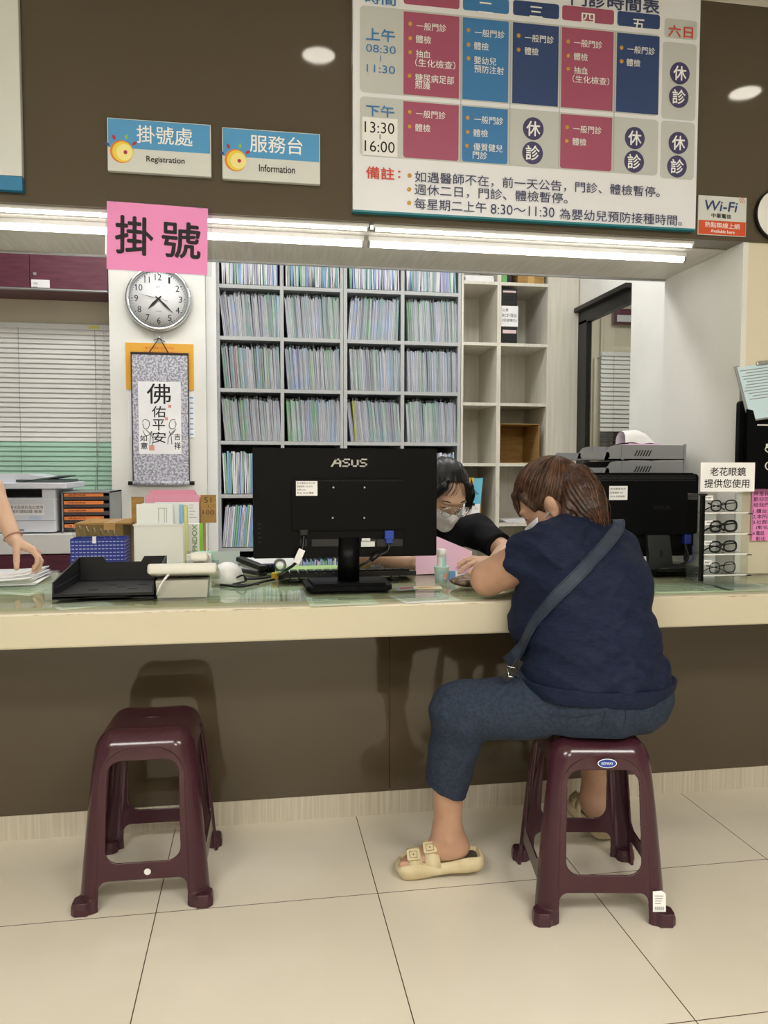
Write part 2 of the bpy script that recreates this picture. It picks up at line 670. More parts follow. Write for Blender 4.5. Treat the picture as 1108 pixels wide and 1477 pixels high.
# floor: polished cream tiles with dark joints
def floor_mat():
    m = mat('cream_floor_tiles', '#e2d7bb', 0.16, spec=0.5)
    t = N(m, 'ShaderNodeTexCoord')
    sep = N(m, 'ShaderNodeSeparateXYZ')
    L(m, t.outputs['Object'], sep.inputs[0])
    def joint(out, off):
        a = N(m, 'ShaderNodeMath', operation='SUBTRACT'); L(m, out, a.inputs[0]); a.inputs[1].default_value = off
        b = N(m, 'ShaderNodeMath', operation='PINGPONG'); L(m, a.outputs[0], b.inputs[0]); b.inputs[1].default_value = 0.286
        c = N(m, 'ShaderNodeMath', operation='LESS_THAN'); L(m, b.outputs[0], c.inputs[0]); c.inputs[1].default_value = 0.0013
        return c.outputs[0]
    mx = N(m, 'ShaderNodeMath', operation='MAXIMUM')
    L(m, joint(sep.outputs[0], 0.306), mx.inputs[0]); L(m, joint(sep.outputs[1], 1.967), mx.inputs[1])
    n = N(m, 'ShaderNodeTexNoise'); n.inputs['Scale'].default_value = 2.2; n.inputs['Detail'].default_value = 6
    L(m, t.outputs['Object'], n.inputs['Vector'])
    r = N(m, 'ShaderNodeValToRGB')
    r.color_ramp.elements[0].color = (*lin('#ddd6c5'), 1); r.color_ramp.elements[1].color = (*lin('#e6dfd0'), 1)
    r.color_ramp.elements[0].position = 0.3; r.color_ramp.elements[1].position = 0.7
    L(m, n.outputs['Fac'], r.inputs['Fac'])
    mix = N(m, 'ShaderNodeMixRGB'); L(m, mx.outputs[0], mix.inputs[0]); L(m, r.outputs['Color'], mix.inputs[1])
    mix.inputs[2].default_value = (*lin('#55493a'), 1)
    L(m, mix.outputs[0], bsdf(m).inputs['Base Color'])
    return m

# glossy brown back-painted panels, with glue remains along the lower edge at the right
def brown_mat(name, blotch=False):
    m = mat(name, '#5a4f3f', 0.06, spec=0.62)
    v = coords(m, (1, 1, 1))
    n = N(m, 'ShaderNodeTexNoise'); n.inputs['Scale'].default_value = 1.4; n.inputs['Detail'].default_value = 3
    L(m, v, n.inputs['Vector'])
    r = N(m, 'ShaderNodeValToRGB')
    r.color_ramp.elements[0].color = (*lin('#4d4335'), 1); r.color_ramp.elements[1].color = (*lin('#53493b'), 1)
    L(m, n.outputs['Fac'], r.inputs['Fac'])
    L(m, r.outputs['Color'], bsdf(m).inputs['Base Color'])
    return m

def streak_wood(name, c1, c2, scale, rough=0.45, bump=0.1):
    m = mat(name, c1, rough)
    return noisy(m, c1, c2, scale=scale, ns=4.0, detail=5, lo=0.3, hi=0.7, bump=bump)

M['floor'] = floor_mat()
M['brown'] = brown_mat('brown_glossy_panel')
M['soffit'] = streak_wood('pale_grey_wood', '#b9b4ab', '#cdc9c1', (20, 1.2, 1), 0.4)
M['skirting'] = streak_wood('pale_striped_laminate', '#b3ac9b', '#d0c9ba', (26, 1, 0.8), 0.4)
M['pale_wood'] = streak_wood('pale_wood_laminate', '#cfcabd', '#dedacf', (14, 14, 0.7), 0.5, 0.05)
M['dark_red'] = streak_wood('dark_red_laminate', '#5a2c3b', '#6b3848', (3, 3, 18), 0.4, 0.02)
M['tube'] = mat('tube_light_glow', '#ffffff', 0.4, emit=(1, 0.985, 0.95), emit_s=TUBE_POWER)
M['downlight'] = mat('downlight_glow', '#ffffff', 0.4, emit=(1, 0.97, 0.9), emit_s=14)
M['panel_glow'] = mat('fill_panel_glow', '#ffffff', 0.4, emit=(1, 0.97, 0.92), emit_s=5)  # glow of the added fill panels

# ------------------------------------------------------------------ the setting
PW = 2.43           # plane of the brown panels
CT = 0.767          # top of the glass on the counter
b = MB(); b.box2((-4, -3.6, -0.05), (5, 6.4, 0)); structure(b.build('floor', M['floor'], local=True), 'polished cream floor tiles with thin dark joints')
b = MB(); b.box2((-4, -3.6, CEIL), (5, 6.4, CEIL + 0.05)); structure(b.build('ceiling', M['ceiling']), 'white ceiling')
b = MB(); b.box2((-4, PW, 1.903), (5, 2.526, CEIL)); structure(b.build('wall_header', M['brown']), 'glossy brown fascia above the counter')
seam = YP(562, 1000, PW).x
b = MB()
b.box2((-4, PW, 0.077), (seam - 0.001, PW + 0.04, 0.69)); b.box2((seam + 0.001, PW, 0.077), (5, PW + 0.04, 0.69))
structure(b.build('wall_front', M['brown']), 'glossy brown panel under the counter')
b = MB(); b.box2((-4, PW - 0.002, 0.0), (5, PW + 0.04, 0.077)); structure(b.build('baseboard_front', M['skirting']), 'pale striped skirting under the brown panel')
b = MB(); b.box2((-4, 2.526, 1.899), (1.64, 2.945, 1.94)); structure(b.build('trim_1', M['soffit']), 'pale wood soffit over the counter')
b = MB(); b.box2((-4, 2.940, 1.892), (1.635, 2.953, 1.95)); structure(b.build('trim_2', M['steel']), 'thin metal edge of the soffit')
b = MB(); b.box2((-4, 2.945, 1.94), (5, 3.0, CEIL)); structure(b.build('wall_bulkhead', M['white_wall']))
b = MB(); b.box2((1.655, PW + 0.004, CT), (5, 2.94, 1.903)); structure(b.build('wall_beige', M['beige_wall']), 'beige wall right of the counter opening')
b = MB(); b.box2((1.635, PW + 0.002, CT), (1.655, 2.945, 1.903)); structure(b.build('wall_return', M['white_wall']), 'white return wall at the right end of the counter opening')

# office walls
XS = 1.90
yj0, yj1 = 3.75, 4.43
zt = 2.075
b = MB()
b.box2((XS, 2.945, 0), (XS + 0.035, yj0, CEIL)); b.box2((XS, yj0, zt), (XS + 0.035, 6.2, CEIL)); b.box2((XS, yj0, 0), (XS + 0.035, yj1, 0.95)); b.box2((XS, yj1, 0), (XS + 0.035, 6.2, zt))
structure(b.build('wall_side', M['white_wall']), 'white office side wall with an internal window')
b = MB()
b.box2((XS - 0.004, yj1 - 0.14, 0.95), (XS + 0.03, yj1, zt - 0.07)); b.box2((XS - 0.004, yj0, zt - 0.085), (XS + 0.03, yj1, zt)); b.box2((XS - 0.004, yj0, 0.95), (XS + 0.03, yj1, 1.0))
b.box2((XS - 0.035, yj0, zt - 0.012), (XS + 0.0, yj1, zt + 0.012))
wf = b.build('window_1', M['black']); structure(wf, 'dark framed internal window in the office side wall')
b = MB(); b.box2((XS + 0.010, yj0, 1.0), (XS + 0.016, yj1 - 0.14, zt - 0.085)); b.build('pane', M['glass'], wf)
b = MB(); b.box2((-4, 4.95, 0), (XS, 5.05, CEIL)); structure(b.build('wall_back', M['white_wall']))
px0 = YP(159, 550, 4.3).x; px1 = YP(313, 550, 4.3).x - 0.004
b = MB(); b.box2((px0, 4.3, 0), (px1 - 0.055, 4.95, CEIL)); structure(b.build('wall_pillar', M['white_wall']), 'white pillar beside the record shelves')
b = MB(); b.box2((px1 - 0.054, 4.36, 0), (px1, 4.95, CEIL)); structure(b.build('trim_3', M['white_plastic']))
b = MB(); b.box2((-4, 4.56, 0), (px0, 4.95, CEIL)); structure(b.build('wall_window', M['beige_wall']), 'wall behind the white blinds')
b = MB(); b.box2((XS + 0.035, 5.6, 0), (5, 5.7, CEIL)); structure(b.build('wall_room', M['beige_wall']), 'beige wall of the room behind the internal window')
b = MB(); b.box2((-4, -3.6, 0), (5, -3.5, CEIL)); structure(b.build('wall_rear', M['beige_wall']))

# ceiling lights: downlights, then the added fill panels of hall and office
for i, (x, y) in enumerate(DOWNLIGHTS):
    t = thing('ceiling_downlight', 'round recessed downlight in the white ceiling of the waiting hall', 'ceiling light', (x, y, CEIL - 0.012), group='recessed downlights in the hall ceiling')
    b = MB(); b.lathe([(0.060, 0.0005), (0.072, 0.0005), (0.075, 0.006), (0.075, 0.012), (0.060, 0.012)], (x, y, CEIL - 0.012)); b.build('trim_ring', M['white_plastic'], t)
    b = MB(); b.lathe([(0, 0.004), (0.060, 0.004), (0.060, 0.012), (0, 0.012)], (x, y, CEIL - 0.012)); b.build('lens', M['downlight'], t)
for nm, pos, sx, sy, lab in (('added_hall_panel', ((-1.3, -0.7), (1.3, -0.7), (0, -2.2)), 1.2, 0.6, 'lit ceiling panel added as fill above the waiting hall behind the viewer'),
                     ('added_office_panel', ((-0.55, 3.55), (1.05, 3.55)), 1.2, 0.3, 'long lit ceiling panel added as hidden fill above the office behind the counter')):
    for x, y in pos:
        t = thing(nm, lab, 'ceiling light', (x, y, CEIL - 0.016), group=nm.replace('_', ' ') + 's')
        b = MB(); b.box2((x - sx / 2 - 0.02, y - sy / 2 - 0.02, CEIL - 0.016), (x + sx / 2 + 0.02, y + sy / 2 + 0.02, CEIL)); b.build('frame', M['white_plastic'], t)
        b = MB(); b.box2((x - sx / 2, y - sy / 2, CEIL - 0.018), (x + sx / 2, y + sy / 2, CEIL - 0.0165)); b.build('diffuser', M['panel_glow'], t)

# tube lights under the soffit: two rows of two (and one more pair running out of the picture)
for row, (y, z, r, lab) in enumerate(((2.456, 1.889, 0.0060, 'slim'), (2.580, 1.879, 0.0115, 'thick'))):
    for k, (x0, x1, side) in enumerate(((0.366, 1.505, 'right'), (-0.80, 0.350, 'left'))):
        if row == 0 and k == 0: x1 = 1.463
        where = 'front edge of the fascia' if row == 0 else 'pale wood soffit'
        t = thing('tube_light', f'{lab} white tube light along the {where}, {side} one of its row', 'tube light', ((x0 + x1) / 2, y, z), group='tube lights over the counter')
        b = MB(); b.box2((x0, y - r * 1.3, z + r * 0.5), (x1, y + r * 1.3, 1.903 if row == 0 else 1.899)); b.build('batten', M['white_plastic'], t)
        b = MB(); b.cyl((x0 + 0.006, y, z), (x1 - 0.006, y, z), r, seg=14); b.build('tube', M['tube'], t)
        for xe in (x0, x1 - 0.006):
            b = MB(); b.cyl((xe, y, z), (xe + 0.006, y, z), r * 1.15, seg=14); b.build('end_cap', M['grey_plastic'], t)

# ------------------------------------------------------------------ counter and the glass on it
def counter_mat():
    m = mat('cream_counter_laminate', '#cac2ab', 0.35)
    t = N(m, 'ShaderNodeTexCoord'); sep = N(m, 'ShaderNodeSeparateXYZ'); L(m, t.outputs['Object'], sep.inputs[0])
    n = N(m, 'ShaderNodeTexNoise'); n.inputs['Scale'].default_value = 11; n.inputs['Detail'].default_value = 6; n.inputs['Roughness'].default_value = 0.7
    mp = N(m, 'ShaderNodeMapping'); mp.inputs['Scale'].default_value = (0.7, 3, 5); L(m, t.outputs['Object'], mp.inputs[0]); L(m, mp.outputs[0], n.inputs['Vector'])
    # chipped upper edge: only where the height is near the rim
    a = N(m, 'ShaderNodeMath', operation='SUBTRACT'); L(m, sep.outputs[2], a.inputs[0]); a.inputs[1].default_value = 0.088
    ab = N(m, 'ShaderNodeMath', operation='ABSOLUTE'); L(m, a.outputs[0], ab.inputs[0])
    mr = N(m, 'ShaderNodeMapRange'); mr.inputs[1].default_value = 0.0; mr.inputs[2].default_value = 0.007; mr.inputs[3].default_value = 0.31; mr.inputs[4].default_value = -0.3
    L(m, ab.outputs[0], mr.inputs[0])
    ad = N(m, 'ShaderNodeMath', operation='ADD'); L(m, n.outputs['Fac'], ad.inputs[0]); L(m, mr.outputs[0], ad.inputs[1])
    gt = N(m, 'ShaderNodeMath', operation='GREATER_THAN'); L(m, ad.outputs[0], gt.inputs[0]); gt.inputs[1].default_value = 0.835
    mix = N(m, 'ShaderNodeMixRGB'); L(m, gt.outputs[0], mix.inputs[0]); mix.inputs[1].default_value = (*lin('#cac2ab'), 1); mix.inputs[2].default_value = (*lin('#8d6c45'), 1)
    L(m, mix.outputs[0], bsdf(m).inputs['Base Color'])
    return m
M['counter'] = counter_mat()
M['counter_glass'] = glass_mat('greenish_counter_glass', '#f4f8f2', 0.015, 1.38)
b = MB(); b.box2((-3.9, 2.08, 0.664), (4.9, 2.90, 0.757), bev=0.006)
ct = b.build('counter', M['counter'])
tag(ct, 'long cream counter with a chipped upper edge running across the room', 'counter')
b = MB(); b.box2((-3.9, 2.105, 0.7595), (4.9, 2.88, CT))
tag(b.build('glass_sheet', M['counter_glass']), 'greenish glass sheet covering the cream counter', 'glass sheet')
# printed sheets lying under the glass
M['green_paper'] = mat('pale_green_paper', '#d6e2cf', 0.7)
M['sheet_grey'] = mat('grey_print', '#8f948f', 0.7)
def under_glass(px, py, w, d, rz, m, label):
    p = ZP(px, py, 0.7585)
    t = thing('printed_sheet', label, 'paper', (p.x, p.y, 0.7575), rz)
    b = MB(); b.box((0, 0, 0.0004), (w, d, 0.0008)); b.build('page', m, t, local=True)
    b = MB()
    for k in range(7):
        ww = w * random.uniform(0.5, 0.85)
        b.box((-w * 0.42 + ww / 2, d * (0.36 - 0.11 * k), 0.0011), (ww, d * 0.02, 0.0003))
    b.build('print_lines', M['sheet_grey'], t, local=True)
under_glass(40, 850, 0.30, 0.21, 0.1, M['green_paper'], 'pale green printed sheet under the glass at the left end of the counter')
under_glass(118, 872, 0.14, 0.10, 0.5, M['white_paper'], 'small white sheet under the glass in front of the black letter tray')
under_glass(360, 855, 0.30, 0.21, -0.08, M['green_paper'], 'pale green printed sheet under the glass left of the front monitor base')
under_glass(205, 858, 0.24, 0.17, 0.05, M['green_paper'], 'pale green printed sheet under the glass beneath the telephone')
under_glass(492, 866, 0.19, 0.15, 0.03, M['green_paper'], 'pale green printed sheet under the glass in front of the front monitor base')
under_glass(1070, 846, 0.18, 0.15, -0.1, M['white_paper'], 'white printed sheet under the glass below the pink notice')
under_glass(612, 862, 0.17, 0.14, 0.2, M['white_paper'], 'white printed sheet under the glass in front of the paper cup')
under_glass(985, 848, 0.26, 0.18, 0.0, M['green_paper'], 'pale green printed sheet under the glass by the eyeglasses stand')
# ------------------------------------------------------------------ signs on the brown fascia
M['sign_blue'] = mat('sign_blue', '#4f9bd3', 0.35)
M['sign_grey'] = mat('sign_pale_grey', '#d4d8d6', 0.35)
M['sign_white'] = mat('sign_white', '#e6e9f2', 0.3)
M['letter_white'] = mat('letter_white', '#f2f6f8', 0.4)
M['navy'] = mat('navy_print', '#2c4578', 0.4)
M['navy_text'] = mat('navy_text', '#3c4468', 0.5)
M['mid_blue'] = mat('mid_blue_print', '#3a7cb9', 0.4)
M['magenta'] = mat('magenta_print', '#a4516f', 0.4)
M['cell_grey'] = mat('cell_grey_print', '#c3c8c8', 0.45)
M['cell_line'] = mat('cell_line_print', '#a9aeb4', 0.45)
M['red_text'] = mat('red_print', '#cf4a3d', 0.5)
M['gold'] = mat('gold_bullet', '#c99a4a', 0.35)
M['violet'] = mat('violet_disc', '#43406b', 0.4)
M['teal'] = mat('teal_band', '#1f7f8f', 0.4)
M['deep_blue'] = mat('deep_blue_band', '#1877a8', 0.4)
M['orange_red'] = mat('orange_red_print', '#d4552f', 0.4)
M['yellow'] = mat('sun_yellow', '#f0d648', 0.45)
M['pale_yellow'] = mat('sun_pale_yellow', '#f3e99a', 0.45)
M['orange'] = mat('sun_orange', '#e0822c', 0.45)
M['crimson'] = mat('crimson_print', '#b02840', 0.45)
M['leaf_green'] = mat('leaf_green_print', '#8fbf4b', 0.45)

def rect(mb, p0, p1, y, th=0.0004):
    mb.box2((p0[0], y - th, p0[1]), (p1[0], y, p1[1]))
def pxz(px, py, y):
    v = YP(px, py, y)
    return (v.x, v.z)

def disc(mb, c, r, y, seg=28, sx=1.0):
    mb.face([(c[0] + r * sx * math.cos(2 * math.pi * k / seg), y, c[1] + r * math.sin(2 * math.pi * k / seg)) for k in range(seg)])
def leaf(mb, c, ang, ln, w, y):
    pts = []
    for k in range(17):
        t = k / 8.0
        if t <= 1: u, v = t, w * math.sin(math.pi * t)
        else: u, v = 2 - t, -w * math.sin(math.pi * (2 - t))
        pts.append((c[0] + (u * math.cos(ang) - v * math.sin(ang)) * ln, y, c[1] + (u * math.sin(ang) + v * math.cos(ang)) * ln))
    mb.face(pts[:-1])

def counter_sign(tl, br, cn, en, lab):
    ys = PW - 0.018
    a, c = pxz(*tl, ys), pxz(*br, ys)
    x0, x1 = a[0], c[0]
    z1, z0 = a[1], c[1]
    t = thing('counter_sign', lab, 'sign', ((x0 + x1) / 2, PW - 0.009, z0), group='blue and grey service signs on the fascia')
    b = MB(); b.box2((x0, ys, z0), (x1, PW - 0.0005, z1), bev=0.002); b.build('plate', M['sign_grey'], t)
    w, h = x1 - x0, z1 - z0
    y1 = ys - 0.0003
    b = MB(); rect(b, (x0 + 0.003, z0 + h * 0.44), (x1 - 0.003, z1 - 0.003), y1); b.build('blue_panel', M['sign_blue'], t)
    y2 = ys - 0.0012
    b = MB(); b.text(cn, (x0 + w * 0.28, z0 + h * 0.725), (x0 + w * 0.82, z0 + h * 0.725), h * 0.34, y2, bold=0.012); b.build('chinese_lettering', M['letter_white'], t)
    b = MB(); b.text(en, (x0 + w * 0.37, z0 + h * 0.25), (x0 + w * 0.74, z0 + h * 0.25), h * 0.145, y2, bold=0.022); b.build('english_lettering', M['ink'], t)
    # sun emblem: crescent, pale face, red eye, coloured rays
    cx, cz, r = x0 + w * 0.135, z0 + h * 0.37, h * 0.215
    b = MB()
    b.mi = 0; disc(b, (cx, cz), r, y2)
    b.mi = 1; disc(b, (cx + r * 0.10, cz - r * 0.02), r * 0.9, y2 - 0.0003)
    b.mi = 2; disc(b, (cx + r * 0.25, cz - r * 0.06), r * 0.72, y2 - 0.0006)
    b.mi = 3; disc(b, (cx + r * 0.34, cz - r * 0.05), r * 0.17, y2 - 0.0009)
    for ang, m_ in ((155, 4), (118, 3), (72, 5), (35, 3)):
        b.mi = m_
        a_ = R_(ang)
        leaf(b, (cx + math.cos(a_) * r * 1.12, cz + math.sin(a_) * r * 1.12), a_, r * 0.5, 0.28, y2 - 0.0003)
    b.build('sun_emblem', [M['orange'], M['yellow'], M['pale_yellow'], M['crimson'], M['navy'], M['leaf_green']], t)

counter_sign((154, 169), (305, 255), '掛號處', 'Registration', 'blue and grey Registration sign left of the Information sign')
counter_sign((320, 183), (462, 266), '服務台', 'Information', 'blue and grey Information sign between the Registration sign and the timetable')

# the timetable board
ys = PW - 0.022
bx0, bx1 = YP(509, 200, ys).x, YP(1005, 250, ys).x
bz0, bz1 = pxz(507, 305, ys)[1], CEIL - 0.004
BT = thing('timetable_board', 'large white timetable board with magenta and blue cells on the brown fascia', 'sign board', ((bx0 + bx1) / 2, PW - 0.011, bz0))
b = MB(); b.box2((bx0, ys, bz0 + 0.006), (bx1, PW - 0.0005, bz1)); b.build('panel', M['sign_white'], BT)
b = MB(); b.box2((bx0, ys - 0.001, bz0), (bx1, PW - 0.0005, bz0 + 0.006)); b.build('bottom_rail', M['teal'], BT)
Y1, Y2, Y3, Y4 = ys - 0.0003, ys - 0.001, ys - 0.0017, ys - 0.0024
def colx(px): return YP(px, 120, ys).x
cols = [(519, 580, 'cell_grey'), (582, 662, 'magenta'), (667, 733, 'mid_blue'), (739, 805, 'navy'), (809.5, 884, 'magenta'), (889, 950, 'navy'), (955, 1003, 'cell_grey')]
zA1, zA0 = pxz(582, 16.4, ys)[1], pxz(582, 136, ys)[1]
zB1, zB0 = pxz(581.4, 146, ys)[1], pxz(581, 227, ys)[1]
zH0, zH1 = pxz(582, 5.5, ys)[1], pxz(582, -16.5, ys)[1]
CELLN = {'cell_grey': 'grey_cell', 'magenta': 'magenta_cell', 'mid_blue': 'blue_cell', 'navy': 'navy_cell'}
def cell(m_, c, z0, z1, y=Y2, r=0.008, corners=(1, 1, 1, 1)):
    b = MB(); b.prism(rrect(colx(c[0]), z0, colx(c[1]), z1, r, 4, corners), 0.0005, stand(y + 0.0005)); b.build(CELLN[m_], M[m_], BT)
# grey backing bands of both rows
for z0, z1 in ((zA0 - 0.004, zA1 + 0.006), (zB0 - 0.004, zB1 + 0.005)):
    cell('cell_grey', (519, 951), z0, z1, Y1, 0.014)
    cell('cell_grey', (955, 1004), z0 - 0.006, min(z1, pxz(960, 60, ys)[1]), Y1, 0.012)
cell('cell_grey', (957, 1004), pxz(960, 54, ys)[1], pxz(960, 26, ys)[1], Y1, 0.01)
zb = pxz(960, 60, ys)[1]
for i in (1, 2, 3, 4, 5):
    m_ = cols[i][2]
    cell(m_, cols[i], zA0, zA1, corners=(0, 0, 0, 0))
    cell(m_, cols[i], zH0, zH1)
for i in (1, 2, 4): cell(cols[i][2], cols[i], zB0, zB1, corners=(0, 0, 1, 1))
cell('cell_grey', cols[3], zB0, zB1, corners=(0, 0, 0, 0)); cell('cell_grey', cols[5], zB0, zB1, corners=(0, 0, 0, 0))
for c in (665, 736, 807.5, 886.5):
    x = colx(c)
    b = MB(); b.box2((x - 0.0012, Y2 - 0.0003, zB0), (x + 0.0012, Y2, zA1)); b.build('cell_border', M['cell_line'], BT)
white, navy_t, red_t, blue_t, black_t = ('white_lettering', 'letter_white'), ('navy_lettering', 'navy_text'), ('red_lettering', 'red_text'), ('blue_lettering', 'mid_blue'), ('black_lettering', 'ink')
def ptext(mb, s, l, r, h, bold=0.0, y=None):
    """lettering between two photo points on the board (same height in the place), cap height in pixels of the photo"""
    y = Y4 if y is None else y
    a, c = pxz(*l, y), pxz(*r, y)
    z = (a[1] + c[1]) / 2
    b = MB(); b.text(s, (a[0], z), (c[0], z), h * 0.00222, y, bold); b.build(mb[0], M[mb[1]], BT)
def bullet(px, py, mb=None):
    c = pxz(px, py, Y4)
    b = MB()
    s = bmesh.ops.create_uvsphere(b.bm, u_segments=10, v_segments=6, radius=0.0068)
    for v in s['verts']: v.co = Vector((c[0] + v.co.x, Y2 + v.co.y * 0.4, c[1] + v.co.z))
    for v in s['verts']:
        for f in v.link_faces: f.smooth = True
    b.build('bullet', M['gold'], BT)
# morning, column by column: (bullet pixel or None, text, left, right, height)
rows = [
 ((592, 34), '一般門診', (601, 37), (644, 41), 10.5), ((592, 54.5), '體檢', (600, 56), (622, 58), 10.5), ((592, 75), '抽血', (600, 77), (621, 79), 10.5),
 (None, '（生化檢查）', (599, 89.5), (657, 95), 11), ((591, 109), '糖尿病足部', (599, 111), (655, 117), 11), (None, '照護', (599, 122), (621, 124), 10.5),
 ((676, 43), '一般門診', (685, 46), (728, 51), 10.5), ((676, 64), '體檢', (684, 65.5), (705, 68), 10.5), ((676, 84), '嬰幼兒', (684, 86), (716, 89.5), 10.5), (None, '預防注射', (684, 98.5), (727, 103), 10.5),
 ((748.5, 51), '一般門診', (757, 54), (799, 58), 10.5), ((748.5, 71.5), '體檢', (757, 73), (777, 75), 10.5),
 ((820, 59.5), '一般門診', (828, 61), (869, 65.5), 10.5), ((820, 80), '體檢', (828, 81), (848, 83), 10.5), ((820, 99), '抽血', (828, 100.5), (848, 103), 10.5), (None, '（生化檢查）', (826, 113), (879, 118), 10.5),
 ((897, 68.5), '一般門診', (905, 70.5), (945, 74.5), 10.5), ((897, 88), '體檢', (904, 89.5), (924, 91.5), 10.5),
 ((591.5, 161.5), '一般門診', (600, 163.5), (643, 167), 10.5), ((591, 182), '體檢', (599, 183.5), (621, 185.5), 10.5),
 ((675, 169.5), '一般門診', (684, 171.5), (726, 175.5), 10.5), ((675, 190), '體檢', (683, 191), (704, 193), 10.5), ((674, 210), '優質健兒', (683, 211), (725, 215), 10.5), (None, '門診', (682, 223), (703, 225), 10.5),
 ((818.5, 183), '一般門診', (827, 185), (868, 189), 10.5), ((818, 203), '體檢', (826, 203.5), (846, 205.5), 10.5)]
for bl, s, l, r, h in rows:
    if bl: bullet(*bl)
    ptext(white, s, l, r, h, 0.006)
for s, l, r, h in (('一', (613, -10), (632, -8), 3), ('二', (690, 9.5), (711, 13), 15), ('三', (764, 16), (783, 18.5), 15), ('四', (839, 25), (858, 27.5), 14), ('五', (912, 34), (931, 36.5), 15)):
    ptext(white, s, l, r, h, 0.03)
ptext(blue_t, '上午', (528, 48), (570, 53), 17, 0.03); ptext(blue_t, '下午', (528, 158.5), (569, 162), 16, 0.03)
ptext(blue_t, '時間', (527, -4), (571, 2), 14, 0.03)
ptext(blue_t, '08:30', (528, 69.5), (571, 72), 10.5); ptext(blue_t, '11:30', (529, 98), (570, 101), 10.5)
b = MB(); b.box2((colx(548.5), Y4 - 0.0002, pxz(549, 89, Y4)[1]), (colx(549.6), Y4, pxz(549, 80, Y4)[1])); b.build('blue_dash', M['mid_blue'], BT)
tape0, tape1 = pxz(522.5, 223.5, ys), pxz(573.5, 170.5, ys)
b = MB(); b.box2((tape0[0], Y3 - 0.0002, tape0[1]), (tape1[0], Y3 + 0.0004, tape1[1] - 0.004)); b.build('pasted_strip', M['white_paper'], BT)
ptext(black_t, '13:30', (526, 183.5), (569, 185), 15); ptext(black_t, '16:00', (526, 210.5), (569.5, 212.5), 15)
b = MB(); b.box2((colx(547.5), Y4 - 0.0002, pxz(549, 201, Y4)[1]), (colx(548.7), Y4, pxz(549, 194, Y4)[1])); b.build('black_dash', M['ink'], BT)
ptext(red_t, '六日', (964, 43), (1000, 48), 17, 0.03)
ptext(red_t, '備註', (528, 247.5), (569, 252), 17, 0.03)
ptext(red_t, '：', (574, 251), (578, 252), 10, 0.03)
for bl, s, l, r, h in (((591, 253), '如遇醫師不在，前一天公告，門診、體檢暫停。', (598.5, 253), (952, 279), 15.5),
                       ((590.5, 273), '週休二日，門診、體檢暫停。', (598, 272.5), (819, 287), 15.5),
                       ((590.5, 292.5), '每星期二上午', (598, 291.5), (702, 301.5), 15.5)):
    bullet(*bl); ptext(navy_t, s, l, r, h, 0.008)
ptext(navy_t, '8:30～11:30', (708, 300.5), (800, 307), 14, 0.0)
ptext(navy_t, '為嬰幼兒預防接種時間。', (807, 307), (984, 319.5), 15.5, 0.008)
ptext(navy_t, '門診時間表', (824, -1), (952, 8), 21, 0.04)
for px, py, s in ((769.5, 185.5, '休'), (768.5, 220.5, '診'), (916, 199, '休'), (915, 233, '診'), (981, 105.5, '休'), (979.5, 139.5, '診'), (979, 206, '休'), (977, 240, '診')):
    c = pxz(px, py, Y4)
    b = MB(); disc(b, c, 0.0355, Y3, sx=0.98); b.build('violet_disc', M['violet'], BT)
    b = MB(); b.text(s, (c[0] - 0.0235, c[1]), (c[0] + 0.0235, c[1]), 0.047, Y4, 0.03); b.build('white_lettering', M['letter_white'], BT)
# board running out of the picture at the left
ys2 = PW - 0.022
lx1 = YP(29, 130, ys2).x
lz0, lzb = pxz(29, 275, ys2)[1], pxz(29, 254, ys2)[1]
t = thing('notice_board', 'pale board with a blue lower band at the left end of the fascia', 'sign board', (lx1 - 0.5, PW - 0.011, lz0))
b = MB(); b.box2((lx1 - 1.0, ys2, lzb), (lx1, PW - 0.0005, CEIL - 0.004), bev=0.002); b.build('panel', M['sign_grey'], t)
b = MB(); b.box2((lx1 - 1.0, ys2, lz0), (lx1, PW - 0.0005, lzb - 0.0005), bev=0.002); b.build('blue_band', M['deep_blue'], t)

# round white disc at the right edge
c = pxz(1121, 311, PW)
t = thing('wall_speaker', 'round white disc with a dark rim at the right end of the fascia', 'speaker', (c[0], PW - 0.02, c[1]))
Mx = Matrix.Translation((c[0], PW - 0.0005, c[1])) @ Matrix.Rotation(R_(90), 4, 'X')
b = MB(); b.lathe([(0, 0.018), (0.080, 0.017), (0.083, 0.0145)], M=Mx, seg=48); b.build('face', M['white_plastic'], t)
b = MB(); b.lathe([(0.083, 0.0145), (0.087, 0.012), (0.088, 0.0), (0.0, 0.0)], M=Mx, seg=48); b.build('rim', M['black'], t)

# wireless internet plate
yw = PW - 0.006
a, c2 = pxz(1008, 281, yw), pxz(1076, 342, yw)
t = thing('internet_plate', 'small white and orange Wi-Fi plate beside the timetable board', 'sign', ((a[0] + c2[0]) / 2, PW - 0.003, c2[1]), )
z1 = pxz(1008, 281, yw)[1]; z0 = pxz(1008, 338, yw)[1]; x0, x1 = a[0], c2[0]; w, h = x1 - x0, z1 - z0
b = MB(); b.box2((x0, yw, z0), (x1, PW - 0.0005, z1), bev=0.001); b.build('plate', M['sign_grey'], t)
b = MB(); rect(b, (x0 + 0.002, z0 + 0.002), (x1 - 0.002, z0 + h * 0.37), yw - 0.0003); b.build('orange_band', M['orange_red'], t)
sh = Matrix.Identity(4); sh[0][2] = 0.18; sh[0][3] = -0.18 * (z0 + h * 0.74)
b = MB(); b.text('Wi-Fi', (x0 + w * 0.11, z0 + h * 0.755), (x0 + w * 0.80, z0 + h * 0.735), h * 0.26, yw - 0.001, 0.035, M=sh); b.build('logo_lettering', M['navy'], t)
b = MB()
